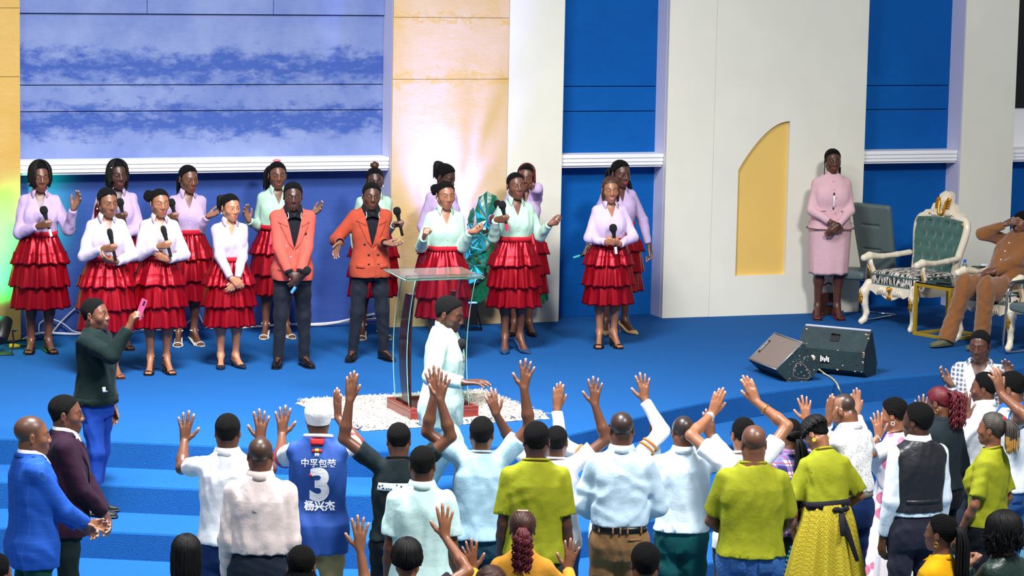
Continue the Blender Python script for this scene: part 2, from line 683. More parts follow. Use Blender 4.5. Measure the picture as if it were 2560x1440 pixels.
    def solve_arm(s, sg, spec, sx, sz):
        k = s.k
        S0 = np.array([sg * sx, .012 * k, sz])
        if spec == 'down':
            spec = Lc((.195, -.045, .845), (.205, .12, 1.1), (.02, -.12, -1), (-1, -.15, 0), 'relax')
        if spec == 'behind':
            spec = Lc((.08, .16, .93), (.34, .16, 1.1), (-.9, .1, -.3), (0, -1, .1), 'relax')
        if spec == 'front':
            spec = Lc((.07, -.20, .90), (.32, .02, 1.1), (-.75, -.12, -.65), (0, 1, -.2), 'relax')
        Swld = s.Rz @ s._rot(S0[None], 1.0)[0] + s.loc
        n = spec.get('n')
        if 'lw' in spec:
            m = np.array([sg, 1, 1])
            Wt = np.array(spec['lw']) * k * m + np.array([0, 0, s.up])
            pole = np.array(spec['le'] if spec['le'] else (.35, .1, 1.05)) * k * m + np.array([0, 0, s.up])
            f = unit(np.array(spec['f']) * m)
            n = np.array(n if n is not None else (-1, 0, 0)) * m
            mm = None
        else:
            inv = lambda p: s.unbend(s.Rz.T @ (np.asarray(p) - s.loc))
            dy = spec['dy']
            if dy is None or isinstance(dy, str):
                sgn = 1 if math.cos(s.yaw) < 0 else -1
                fr_ = float(dy[1:]) if dy else .9
                q0 = at_y(spec['w'][0], spec['w'][1], Swld[1])
                r2 = (fr_ * (s.l1 + s.l2)) ** 2 - (q0[0] - Swld[0]) ** 2 - (q0[2] - Swld[2]) ** 2
                dy = sgn * math.sqrt(max(.0, r2))
            Wt = inv(at_y(spec['w'][0], spec['w'][1], Swld[1] + dy))
            if spec['e']:
                e = spec['e']
                pole = inv(at_y(e[0], e[1], Swld[1] + (e[2] if len(e) > 2 else dy * .5)))
            else:
                pole = S0 + np.array([sg * .25, .12, -.35])
            f = unit(s.Rz.T @ np.array(spec['f'], float))
            if 'm' in spec:
                mm = s.Rz.T @ unit(spec['m'])
                mm = unit(mm - f * (mm @ f))
                n = np.cross(mm, f) if sg < 0 else np.cross(f, mm)
            else:
                n = s.Rz.T @ np.array(n, float)
        n = unit(n - f * (n @ f))
        l1, l2 = s.l1, s.l2
        d0 = unit(Wt - S0)
        rs = max(0.0, unit(pole - S0)[2])
        S0 = S0 + np.array([-sg * .03 * rs, 0, .045 * rs]) * k
        v = Wt - S0
        d = np.linalg.norm(v)
        if d > (l1 + l2) * .995:
            Wt = S0 + v * ((l1 + l2) * .995 / d)
            d = (l1 + l2) * .995
        u = unit(Wt - S0)
        d = max(d, abs(l1 - l2) + .03)
        a = (l1 * l1 - l2 * l2 + d * d) / (2 * d)
        hh = math.sqrt(max(0, l1 * l1 - a * a))
        pp = pole - S0
        pp = pp - u * (pp @ u)
        E = S0 + u * a + unit(pp) * hh
        t = np.cross(f, n) * (1 if sg < 0 else -1)
        return dict(S=S0, E=E, W=Wt, f=f, n=n, t=t, sg=sg, pose=spec['pose'])

    # -- the figure
    def hand(s, F, a):
        f, n, t, W = a['f'], a['n'], a['t'], a['W']
        h = s.k * 1.0
        curls, spread, th = POSES[a['pose']]
        for off, fw in ((.025, .086), (.009, .091), (-.009, .087), (-.024, .078)):
            F.cone(W + (f * .008 + t * off * .55) * h, W + (f * fw + t * off) * h, .0155 * h, .0125 * h, .010)
        tips = []
        for i, (off, fw, L, r) in enumerate(((.027, .088, (.042, .026, .020), .0104), (.009, .094, (.047, .030, .022), .0106), (-.010, .089, (.043, .028, .021), .0090), (-.026, .079, (.034, .021, .018), .0092))):
            sp = rad(spread) * (1.2, .3, -.6, -1.6)[i]
            d0 = f * math.cos(sp) + t * math.sin(sp)
            p = W + (f * fw + t * off) * h
            ang = 0
            for j in range(3):
                ang += rad(curls[j]) * (1, 1.05, 1.1, 1.15)[i]
                q = p + (d0 * math.cos(ang) + n * math.sin(ang)) * L[j] * h
                F.cone(p, q, r * (1.12, 1.0, .95)[j] * h, r * (1.0, .95, .84)[j] * h, .004)
                p = q
            tips.append((p, d0 * math.cos(ang) + n * math.sin(ang)))
        b0 = W + (f * .016 + t * .014 + n * .004) * h
        td = unit(f * th[0] + t * th[1] + n * th[2])
        b1 = b0 + td * .044 * h
        F.cone(b0, b1, .0180 * h, .0135 * h, .010)
        td2 = unit(td + f * .5 - t * (.25 if a['pose'] in ('grip', 'fist') else 0))
        b2 = b1 + td2 * .034 * h
        F.cone(b1, b2, .0130 * h, .0115 * h, .005)
        b3 = b2 + unit(td2 + f * .25) * .024 * h
        F.cone(b2, b3, .0115 * h, .0095 * h, .004)
        tips.append((b3, td2))
        a['tips'] = tips

    def body(s):
        k, hs = s.k, s.hs
        pts = [s.O - .16 * hs, s.O + .16 * hs]
        for a in s.arm.values():
            pts += [a['W'] + a['f'] * .21 * k, a['W'] - .02, a['E'], a['S']]
        for hip, kn, an, fd in s.legs.values():
            pts += [kn, an - np.array([0, 0, .1]), an + fd * .2, hip]
        pts = np.array(pts)
        F = SDF(pts.min(0) - .13, pts.max(0) + .13, .0060)
        q = s.tab.copy()
        q[:, 1:3] -= .006
        zb = s.tab[0, 0]
        F.loft(q, zb, s.tab[-1, 0])
        if s.sex == 'f':
            for sg in (-1, 1):
                F.ell((sg * .068 * k * s.w, -.075 * k, 1.215 * k + s.up), (.062 * k, .058 * k * s.bust, .065 * k), k=.03)
        # neck and shoulders
        nr = (.058 if s.sex == 'm' else .047) * k * (.6 + .4 * s.w)
        F.cone(s.nb, s.hp((0, .022, -.05)), nr * 1.1, nr, .03)
        for a in s.arm.values():
            F.cone(s.nb + np.array([a['sg'] * .03, 0, -.035]) * k, a['S'] + np.array([-a['sg'] * .012, 0, -.010]) * k, .034 * k, .038 * k, .03)
            ar = k * (.85 + .15 * s.w) * (1 if s.sex == 'm' else .87)
            F.cone(a['S'], a['E'], .044 * ar, .037 * ar, .02)
            mid = a['E'] * .68 + a['W'] * .32
            F.cone(a['E'], mid, .037 * ar, .0395 * ar, .015)
            F.cone(mid, a['W'], .0395 * ar, .0255 * ar, .015)
            s.hand(F, a)
        # head
        H = s.hp
        R = s.Rh
        e = lambda c, r, kk=.02, **o: F.ell(H(c), np.array(r) * hs, R, kk * hs, **o)
        cn = lambda a_, b_, ra, rb, kk=.02, **o: F.cone(H(a_), H(b_), ra * hs, rb * hs, kk * hs, **o)
        fw = 1.0 if s.sex == 'm' else .94
        e((0, .012, .035), (.0745, .094, .080), .01)
        e((0, -.024, -.022), (.063 * fw, .063, .084), .03)
        cn((0, -.066, -.094), (0, -.07, -.1), .018, .017, .03)
        for g in (-1, 1):
            cn((g * .053 * fw, .012, -.055), (g * .016, -.062, -.096), .017, .016, .03)
            cn((g * .012, -.083, .024), (g * .046, -.066, .022), .0105, .009, .012)
            e((g * .040, -.055, -.026), (.026, .024, .024), .03)
        for g in (-1, 1):
            e((g * .0315, -.095, .002), (.017, .016, .0115), .010, carve=True)
        for g in (-1, 1):
            e((g * .0315, -.0775, .001), (.0150, .0135, .0140), .002)
            e((g * .0315, -.0905, .0000), (.0115, .0075, .0031), .0015, carve=True)
        cn((0, -.088, .014), (0, -.104, -.030), .0075, .0125, .010)
        for g in (-1, 1):
            e((g * .0135, -.096, -.035), (.0105, .0105, .009), .006)
        e((0, -.078, -.066), (.03, .02, .024), .02)
        cn((-.019, -.090, -.0610), (.019, -.090, -.0610), .0075, .0075, .006)
        cn((-.016, -.0905, -.0745), (.016, -.0905, -.0745), .0085, .0085, .006)
        cn((-.022, -.1005, -.0675), (.022, -.1005, -.0675), .0035, .0035, .003, carve=True)
        for g in (-1, 1):
            Re = R @ np.array([[math.cos(g * .35), -math.sin(g * .35), 0], [math.sin(g * .35), math.cos(g * .35), 0], [0, 0, 1]])
            F.ell(H((g * .0775, .014, -.010)), np.array((.0085, .019, .031)) * hs, Re, .008 * hs)
            F.ell(H((g * .086, .010, -.006)), np.array((.006, .011, .018)) * hs, Re, .004 * hs, carve=True)
        # legs
        thin = 1.0 if s.bare else .62
        for hip, kn, an, fd in s.legs.values():
            lg = k * thin * (.8 + .2 * s.w)
            F.cone(hip, kn, .082 * lg, .052 * lg, .03)
            back = np.array([0, .018, 0]) * k
            cm = kn * .68 + an * .32 + back
            F.cone(kn, cm, .050 * lg, .053 * lg, .03)
            F.cone(cm, an, .050 * lg, .030 * lg, .03)
            h = s.heel
            z0 = an[2] - .085 * k - h
            heel = np.array([an[0] - fd[0] * .035 * k, an[1] - fd[1] * .035 * k, z0 + .034 * k + h])
            ball = np.array([an[0] + fd[0] * .115 * k, an[1] + fd[1] * .115 * k, z0 + .030 * k])
            tip = np.array([an[0] + fd[0] * .165 * k, an[1] + fd[1] * .165 * k, z0 + .021 * k])
            F.cone(an, heel, .031 * k, .027 * k, .02)
            F.cone(an, ball, .030 * k, .022 * k, .03)
            F.cone(heel, ball, .027 * k, .024 * k, .02)
            sd = np.array([-fd[1], fd[0], 0])
            for o in (-.022, -.008, .008, .022):
                F.cone(ball + sd * o * k, tip + sd * o * 1.05 * k, .015 * k, .0095 * k, .008)
        v, qd = F.quads()
        # intrinsic colour: lips, brows, palms, nails, cropped hair
        c = np.tile(s.tone, (len(v), 1))
        h = (v - s.O) @ s.Rh / hs
        near = np.abs(h).max(1) < .17
        x, y, z = h[:, 0], h[:, 1], h[:, 2]

        def blend(mask, col):
            mask = np.clip(mask, 0, 1)[:, None]
            c[:] = c * (1 - mask) + np.array(col) * mask
        lipc = np.array(lin(s.lips)) if s.lips else s.tone * np.array([1.15, .85, .85])
        dl = np.sqrt((x / .0215) ** 2 + ((z + .0675) / .0125) ** 2)
        blend(near * (y < -.078) * np.clip((1.1 - dl) / .3, 0, 1) * .7, lipc)
        blend(near * (y < -.05) * np.clip(1.6 - np.sqrt(((np.abs(x) - .031) / .017) ** 2 + ((z - .0255 - .10 * (.03 - np.abs(np.abs(x) - .03))) / .0045) ** 2), 0, 1) * .85, np.array([.008, .006, .006]))
        blend(near * (y < -.06) * np.clip(1.5 - np.sqrt(((np.abs(x) - .0315) / .014) ** 2 + ((z - .008) / .004) ** 2), 0, 1) * .5, s.tone * .35)
        if s.beard:
            blend(near * (y < .0) * (z < -.045) * np.clip((-.045 - z) / .02, 0, 1) * np.clip((dl - 1.1) * 3, 0, 1) * s.beard, np.array([.012, .01, .01]))
        if s.shave:
            blend(near * (np.abs(x) < .0775) * (y > -.088) * np.clip((z - hairline(y) + .004) / .018, 0, 1) * s.shave, np.array([.018, .016, .017]))
        for a in s.arm.values():
            r = v - a['W']
            qf, qn = r @ a['f'] / k, r @ a['n'] / k
            dist = np.linalg.norm(r - np.outer(r @ a['f'], a['f']), axis=1) / k
            on = (qf > -.01) * (qf < .22) * (dist < .085)
            cut = .003 if a['pose'] in ('open', 'flat', 'soft') else .012
            blend(on * np.clip((qn - cut) / .008, 0, 1) * .55, s.tone * 1.2 + np.array([.20, .115, .08]))
            for p, d in a['tips']:
                dd = np.linalg.norm(v - p - d * .004 * k - a['n'] * -.004 * k, axis=1) / k
                blend((dd < .0105) * .55, np.array([.58, .36, .30]))
        v = s.bend(v)
        me = mesh('body', v, qd, SKIN)
        at = me.color_attributes.new('Col', 'FLOAT_COLOR', 'POINT')
        at.data.foreach_set('color', np.concatenate([c, np.ones((len(c), 1))], 1).astype(F32).ravel())
        s.bodyobj = obj('body', me, s.root)
        DECI.append((s.bodyobj, .15))

    # -- clothes
    def garment(s, name, F, m, ratio=.2, parent=None):
        v, q = F.quads()
        o = obj(name, mesh(name, s.bend(v), q, m), parent or s.root)
        DECI.append((o, ratio))
        return o

    def top(s, m, name='shirt', off=.013, hem=.50, sleeve='long', neck='crew', loose=.3, fold=.0045, vz=1.25, vw=.075, flare=.0, sr=1.0, tuck=False, slen=.6, cuts=None):
        """shirt, blouse, jacket or tee grown over the torso and arms"""
        k = s.k
        lo, hi = np.array([-.33, -.25, hem * s.H + s.up - .03]), np.array([.33, .25, 1.5 * k + s.up])
        for a in s.arm.values():
            e = [a['S'], a['E']] + ([a['W']] if sleeve == 'long' else [])
            lo = np.minimum(lo, np.min(e, 0) - .1)
            hi = np.maximum(hi, np.max(e, 0) + .1)
        F = SDF(lo, hi, .0080)
        t = s.tab.copy()
        zh = hem * s.H + s.up
        loose *= .7
        off_, off = off, off * (.8 if off < .024 else 1)
        cz = 1.25 * k + s.up
        ca = np.interp(cz, t[:, 0], t[:, 1])
        cb = np.interp(cz, t[:, 0], t[:, 2])
        below = t[:, 0] < cz
        t[below, 1] = np.maximum(t[below, 1], t[below, 1] * (1 - loose) + ca * loose)
        t[below, 2] = np.maximum(t[below, 2], t[below, 2] * (1 - loose) + cb * loose)
        t[:, 1:3] += off
        lowf = np.clip((1.05 * k + s.up - t[:, 0]) / (.25 * k), 0, 1) * flare
        t[:, 1] += lowf
        t[:, 2] += lowf * .7
        if not tuck:
            lw = np.clip((1.02 * k + s.up - t[:, 0]) / (.10 * k), 0, 1) * .012
            t[:, 1] += lw
            t[:, 2] += lw
        if tuck:
            j = np.abs(t[:, 0] - zh - .05)
            t[:, 1:3] += (.012 * np.exp(-(j / .05) ** 2))[:, None]
        F.loft(t, zh, s.tab[-1, 0] + .004)
        if s.sex == 'f':
            for sg in (-1, 1):
                F.ell((sg * .068 * k * s.w, -.078 * k, 1.215 * k + s.up), ((.062 * k + off), (.058 * k * s.bust + off), (.066 * k + off)), k=.05)
        for a in s.arm.values():
            F.cone(s.nb + np.array([a['sg'] * .035, 0, -.038]) * k, a['S'] + np.array([-a['sg'] * .01, 0, -.004]) * k, .036 * k + off * .6, .047 * k + off * .7, .035)
        F.base = F.a.copy()
        for a in s.arm.values():
            ar = k * (.85 + .15 * s.w) * (1 if s.sex == 'm' else .9)
            if sleeve == 'long':
                F.cone(a['S'], a['E'], .047 * ar * (.7 + .3 * sr) + off * .6, .041 * ar * sr + off * .6, .022)
                d = unit(a['W'] - a['E'])
                we = a['W'] - d * .012
                F.cone(a['E'], we, .041 * ar * sr + off * .6, .029 * ar * (.5 + .5 * sr) + off * .6, .015, cut=1.0)
            elif sleeve == 'short':
                d = a['E'] - a['S']
                F.cone(a['S'], a['S'] + d * slen, .048 * ar + off * .6, .055 * ar * sr + off * .7, .012, cut=1.0)
            elif sleeve == 'cap':
                F.cone(a['S'], a['S'] + (a['E'] - a['S']) * .22, .052 * ar + off, .056 * ar + off, .03, cut=1.0)
        F.folds(fold, s.seed, stretch=(1, .8, .34))
        if neck == 'v':
            F.wedge(vz * k + s.up, 1.44 * k + s.up, vw * k, .012 * k)
        if neck in ('crew', 'v', 'collar'):
            nr = (.070 if s.sex == 'm' else .060) * k
            F.ell((0, .006 * k, s.tab[-1, 0] + .012), (nr * 1.05, nr, .045 * k if neck == 'crew' else .03 * k), carve=True, k=.004)
        if cuts:
            cuts(F)
        o = s.garment(name, F, m)
        o['_f'] = 0
        s.F, s.last = F, o
        return o

    def trousers(s, m, name='trousers', waist=.575, off=.010, rk=1.0, ra=1.0, fold=.005, belt=None, hem=.0):
        k = s.k
        zw = waist * s.H + s.up
        pts = [np.array([-.24, -.22, zw]), np.array([.24, .22, zw])]
        for hip, kn, an, fd in s.legs.values():
            pts += [kn, an]
        pts = np.array(pts)
        F = SDF(pts.min(0) - .11, pts.max(0) + .11, .0085)
        t = s.tab.copy()
        t[:, 1:3] += off
        F.loft(t, s.tab[0, 0] + .0 * k, zw)
        for hip, kn, an, fd in s.legs.values():
            lw = k * (.75 + .25 * s.w)
            F.cone(hip + np.array([0, .004, .02]), hip * .5 + kn * .5, .094 * lw, .076 * lw * rk, .04)
            F.cone(hip * .5 + kn * .5, kn, .076 * lw * rk, .064 * lw * rk, .03)
            d = unit(an - kn)
            F.cone(kn, an + d * (.028 - hem) * k, .064 * lw * rk, .054 * lw * ra, .03, cut=1.0)
        F.base = F.a.copy()
        F.folds(fold, s.seed + 5, lam=(.05, .14), stretch=(1, 1, .7))
        o = s.garment(name, F, m)
        if belt:
            s.belt(belt, zw)
        s.FT = F
        s.last = o
        return o

    def ring(s, name, m, z0, z1, off, parent=None, seg=40, out=.006):
        """band round the torso at height z0..z1 (local, metres)"""
        zz = np.array([z0, z0, z1, z1])
        rr = np.array([off - .004, off + out, off + out, off - .004])
        a, b, c = (np.interp(zz, s.tab[:, 0], s.tab[:, i]) for i in (1, 2, 3))
        th = np.arange(seg) * 2 * math.pi / seg
        n = 2.5
        cs, sn = np.cos(th), np.sin(th)
        sc = (np.abs(cs) ** n + np.abs(sn) ** n) ** (-1 / n)
        v = np.concatenate([np.stack([(a[i] + rr[i]) * cs * sc, c[i] + (b[i] + rr[i]) * sn * sc, np.full(seg, zz[i])], 1) for i in range(4)])
        f = [(i * seg + j, i * seg + (j + 1) % seg, ((i + 1) % 4) * seg + (j + 1) % seg, ((i + 1) % 4) * seg + j) for i in range(4) for j in range(seg)]
        return obj(name, mesh(name, s.bend(v), f, m), parent or s.root)

    def band(s, name, side, seg, t, r, w, m, parent=None):
        """band round the arm: seg 'u' upper arm or 'f' forearm at fraction t"""
        a = s.arm[side]
        p, q = (a['S'], a['E']) if seg == 'u' else (a['E'], a['W'])
        c, d = p + (q - p) * t, unit(q - p)
        u = unit(np.cross(d, [.3, .2, .9]))
        M = np.stack([u, np.cross(d, u), d], 1)
        return MB().lathe([(r - .004, -w / 2), (r, -w / 2), (r + .002, 0), (r, w / 2), (r - .004, w / 2)], 20, c, M=M, cap=False).build(name, m, parent or s.root, smooth=True, xf=s.bend)

    def belt(s, m, zw):
        return s.ring('belt', m, zw - .038, zw + .002, .012)

    def skirt(s, m, name='skirt', waist=.61, hem=.2, rt=(.14, .11), rb=(.28, .24), n=14, amp=.035, seed=0, rows=18, seg=120, k0=1.0, bell=.6, gather=0.0, parent=None, phase=None):
        """cloth tube flaring from waist to hem with soft pleats; waist/hem are heights as fractions of H"""
        rng = np.random.RandomState(seed + s.seed)
        th = np.arange(seg) * 2 * math.pi / seg
        p1, p2, p3 = rng.uniform(0, 6, 3)
        rip = np.sin(n * th + 1.1 * np.sin(3 * th + p1) + .6 * np.sin(5 * th + p2)) + .45 * np.sin(1.7 * n // 1 * th + p3 + 1.4 * np.sin(2 * th + p1))
        rip = rip + .45 * np.sin(2 * n * th + p1 + 2.2 * np.sin(2 * th + p2))
        rip2 = np.sin(int(n * 2.4) * th + 2 * np.sin(4 * th + p3))
        out = []
        for i in range(rows + 1):
            u = i / rows
            g = u ** bell
            x = (rt[0] + (rb[0] - rt[0]) * g) * s.k
            y = (rt[1] + (rb[1] - rt[1]) * g) * s.k
            w = (.15 + .85 * u) * amp * rip + gather * math.exp(-(u / .22) ** 2) * rip2 - gather * .6 * math.exp(-(u / .05) ** 2)
            z = (waist + (hem - waist) * u) * s.H + s.up - .004 * rip * u + .012 * u * np.sin(2 * th + p2) * min(1, amp * 20)
            out.append(np.stack([(x + w) * np.cos(th), .004 + (y + w) * np.sin(th), z], 1))
        # turned hem: the inside comes back up
        u = out[-1].copy()
        u[:, :2] *= .965
        u[:, 2] += .004
        v_ = u.copy()
        v_[:, :2] *= .9
        v_[:, 2] += .10
        out += [u, v_]
        v = np.concatenate(out)
        R = len(out)
        i, j = np.meshgrid(np.arange(R - 1), np.arange(seg), indexing='ij')
        f = np.stack([i * seg + j, (i + 1) * seg + j, (i + 1) * seg + (j + 1) % seg, i * seg + (j + 1) % seg], -1).reshape(-1, 4)
        return obj(name, mesh(name, s.bend(v), f[:, ::-1], m), parent or s.root)

    # -- details laid on the last garment's surface
    def patch(s, name, m, corners, side=-1, th=.004, nu=6, nv=10, parent=None, F=None, lift=.002):
        """quad sheet over (x, z) corners [bl, br, tr, tl], in 1.7 m-scaled coordinates, pressed on the cloth"""
        F = F or s.F
        c = np.array(corners, float) * s.k
        u, w = np.meshgrid(np.linspace(0, 1, nu + 1), np.linspace(0, 1, nv + 1), indexing='ij')
        u, w = u.ravel()[:, None], w.ravel()[:, None]
        p = (c[0] * (1 - u) + c[1] * u) * (1 - w) + (c[3] * (1 - u) + c[2] * u) * w
        y = F.face_y(p[:, 0], p[:, 1] + s.up, side, F.base)
        bad = np.isnan(y)
        if bad.all():
            return None
        y[bad] = np.interp(np.nonzero(bad)[0], np.nonzero(~bad)[0], y[~bad])
        n = len(p)
        v = np.concatenate([np.stack([p[:, 0], y + side * (lift + th), p[:, 1] + s.up], 1), np.stack([p[:, 0], y - side * .004, p[:, 1] + s.up], 1)])
        f = []
        W_ = nv + 1
        for i in range(nu):
            for j in range(nv):
                q = (i * W_ + j, (i + 1) * W_ + j, (i + 1) * W_ + j + 1, i * W_ + j + 1)
                f += [q, tuple(x + n for x in q[::-1])]
        edge = [i * W_ for i in range(nu + 1)] + [nu * W_ + j for j in range(1, nv + 1)] + [i * W_ + nv for i in range(nu - 1, -1, -1)] + [j for j in range(nv - 1, 0, -1)]
        for a, b in zip(edge, edge[1:] + edge[:1]):
            f.append((a, a + n, b + n, b))
        return obj(name, mesh(name, s.bend(v), f, m), parent or s.last)

    def on(s, x, z, side=-1, F=None):
        F = F or s.F
        y = F.face_y([x * s.k], [z * s.k + s.up], side, F.base)[0]
        return np.array([x * s.k, y, z * s.k + s.up])

    def buttons(s, m, spots, r=.007, side=-1, name='button_row', parent=None):
        b = MB()
        for x, z in spots:
            p = s.on(x, z, side)
            if not np.isnan(p[1]):
                b.lathe([(r, -.004), (r, .003), (r * .6, .005)], 10, p, M=[[1, 0, 0], [0, 0, -1 if side < 0 else 1], [0, 1, 0]])
        return b.build(name, m, parent or s.last, xf=s.bend, smooth='auto')

    def collar(s, m, gap=28, rise=.032, drop=.035, point=.03, r=None, parent=None, name='collar', spread=.012, lift=0.0):
        """turned-down shirt collar standing round the neck"""
        k = s.k
        r = (r or (.066 if s.sex == 'm' else .056)) * k
        z0 = s.tab[-1, 0] - .004 * k + lift
        out = []
        for q in np.linspace(rad(-90 + gap), rad(270 - gap), 37):
            fr = max(0, -math.sin(q)) ** 2
            c, sn = math.cos(q), math.sin(q)
            tilt = -.022 * k * max(0, -sn)
            zt = z0 + rise * k + tilt
            rr = [r - .003, r - .005, r + .005, r + .016 + spread * (.6 + 1.6 * fr)]
            zz = [z0 - .03 * k + tilt, zt, zt + .001, z0 - drop * .30 * k - (point + .010) * k * fr + tilt]
            out.append([[x * c * (1 + .25 * fr * (i == 3)), .010 * k + x * sn - .020 * fr * (i == 3), z] for i, (x, z) in enumerate(zip(rr, zz))])
        v = np.array(out).reshape(-1, 3)
        f = [(i * 4 + j, (i + 1) * 4 + j, (i + 1) * 4 + j + 1, i * 4 + j + 1) for i in range(36) for j in range(3)]
        me = mesh(name, s.bend(v), f, m)
        o = obj(name, me, parent or s.last)
        md = o.modifiers.new('s', 'SOLIDIFY')
        md.thickness = .003
        DECI.append((o, 0))
        return o

    def neckband(s, m, r=None, w=.012, parent=None, name='neckband', dz=0.0, front=.018):
        k = s.k
        r = (r or (.072 if s.sex == 'm' else .062)) * k
        z0 = s.tab[-1, 0] + .002 * k + dz
        th = np.arange(36) * 2 * math.pi / 36
        p = np.stack([r * 1.05 * np.cos(th), .006 * k + r * np.sin(th), z0 + front * k * np.sin(th) - .012 * np.abs(np.cos(th)) * 0], 1)
        return MB().tube(p, w * .7, 8, close=True).build(name, m, parent or s.last, smooth=True, xf=s.bend)

    def text(s, string, size, cx, cz, m, side=1, parent=None, name='lettering', bold=.0, lift=.0035):
        cu = bpy.data.curves.new('t', 'FONT')
        cu.body = string
        cu.size = size
        cu.align_x, cu.align_y = 'CENTER', 'CENTER'
        cu.offset = bold
        o = bpy.data.objects.new('t', cu)
        COL.objects.link(o)
        me = bpy.data.meshes.new_from_object(o)
        bpy.data.objects.remove(o)
        bm = bmesh.new()
        bm.from_mesh(me)
        bmesh.ops.triangulate(bm, faces=bm.faces[:])
        for _ in range(2):
            bmesh.ops.subdivide_edges(bm, edges=[e for e in bm.edges if e.calc_length() > size * .18], cuts=1)
            bmesh.ops.triangulate(bm, faces=bm.faces[:])
        v = np.array([p.co[:] for p in bm.verts])
        f = [tuple(p.index for p in q.verts) for q in bm.faces]
        bm.free()
        bpy.data.meshes.remove(me)
        x = (-v[:, 0] if side > 0 else v[:, 0]) + cx * s.k
        z = v[:, 1] + cz * s.k + s.up
        y = s.F.face_y(x, z, side, s.F.a)
        y = np.where(np.isnan(y), np.nanmean(y), y) + side * lift
        return obj(name, mesh(name, s.bend(np.stack([x, y, z], 1)), f, m, False), parent or s.last)

    # -- hair
    def cap(s, m, t=.008, line=None, grow=(0, 0, 0), groove=0, name='hair', front=.010, h=.0052, noise=.0, fade=.030):
        """close hair over the skull; line = hairline plane z > a - b*y"""
        F = SDF((-.14, -.15, -.13), (.14, .19, .20), h)
        sl, x, y, z = F.sub((-1, -1, -1), (1, 1, 1), 0)

        def el(c, r):
            px, py, pz = x - F32(c[0]), y - F32(c[1]), z - F32(c[2])
            k0 = np.sqrt((px / F32(r[0])) ** 2 + (py / F32(r[1])) ** 2 + (pz / F32(r[2])) ** 2)
            k1 = np.sqrt((px / F32(r[0] ** 2)) ** 2 + (py / F32(r[1] ** 2)) ** 2 + (pz / F32(r[2] ** 2)) ** 2) + F32(1e-9)
            return k0 * (k0 - 1) / k1
        d1 = el((0, .012 + grow[1] * .5, .035 + grow[2] * .5), (.0745 + t + grow[0], .094 + t + grow[1] * .5, .080 + t + grow[2] * .5))
        d2 = el((0, .022, -.02), (.061 + t, .058 + t, .062 + t))
        hh = np.maximum(F32(.02) - np.abs(d1 - d2), 0)
        d = np.minimum(d1, d2) - hh * hh * F32(.25 / .02)
        g = z - ((hairline(y) if line is None else F32(line[0]) - F32(line[1]) * y) + F32(front) * np.clip((-y - .02) / .06, 0, 1) * (1 - (x / .06) ** 2).clip(-1, 1))
        if name == 'hair':
            d = d + F32(t * 1.1) * (1 - np.clip(g / F32(fade), 0, 1))
        d = np.maximum(d, -g * F32(.65))
        F.mix(sl, d.astype(F32), 0)
        if noise:
            F.folds(noise, s.seed, lam=(.015, .03), stretch=(1, 1, 1))
        v, q = F.quads()
        if groove:
            ang = np.arctan2(v[:, 0], v[:, 2] - .02)
            r = v - np.array([0, .012, .03])
            v = v + unit_rows(r) * (.0035 * np.abs(np.sin(ang * groove * .5)) - .002)[:, None]
        o = obj(name, mesh(name, s.bend(s.hp(v)), q, m), s.root)
        DECI.append((o, .5))
        s.hair = o
        return o

    def strands(s, m, paths, r=.005, seg=5, name='braids', tip=None, parent=None):
        """paths: list of (n,3) head-frame polylines (head units)"""
        b = MB()
        fm = []
        for p in paths:
            n = len(p)
            rr = np.full(n, r)
            rr[-1] *= .35
            f0 = len(b.f)
            b.tube(p, rr, seg)
            if tip:
                per = (len(b.f) - f0 - 2)
                fm += [1 if (i // seg) >= (n - 1) * tip[1] else 0 for i in range(per)] + [0, 1]
        v = s.bend(s.hp(np.array(b.v)))
        quad = [f for f in b.f]
        me = mesh(name, v, quad, [m] + ([tip[0]] if tip else []), True, fm if tip else None)
        return obj(name, me, parent or s.root)

    def loose(s, m, length=.25, n=46, r=.0055, name='braids', gap=55, tip=None, seed=1, part=0.0, sway=.01, spreadr=1.04, parent=None, up=(0, 0, 1)):
        """braids falling from the crown all round except the face"""
        rng = np.random.RandomState(seed + s.seed)
        down = s.Rh.T @ np.array([0, 0, -1.0])
        P = []
        for i in range(n):
            ph = rad(-90 + gap) + rad(360 - 2 * gap) * (i + rng.uniform(0, 1)) / n
            end = rad(rng.uniform(84, 96))
            q = []
            for th in np.linspace(rad(rng.uniform(6, 20)), end, 7):
                e = spreadr + .05 * rng.uniform()
                q.append(np.array([part, .012, .035]) * (1 if th < .5 else 1) + np.array([.0745 * math.sin(th) * math.cos(ph), .094 * math.sin(th) * math.sin(ph), .080 * math.cos(th)]) * e + .003)
            d = unit(q[-1] - np.array([0, .012, .035]))
            d[2] = 0
            L = length * rng.uniform(.85, 1.05)
            p0 = q[-1]
            for u in np.linspace(.12, 1, 7):
                q.append(p0 + down * L * u + d * (.012 * math.sin(u * 3) - .02 * u) + rng.normal(size=3) * sway * u * .4)
            P.append(np.array(q))
        return s.strands(m, P, r, name=name, tip=tip, parent=parent)

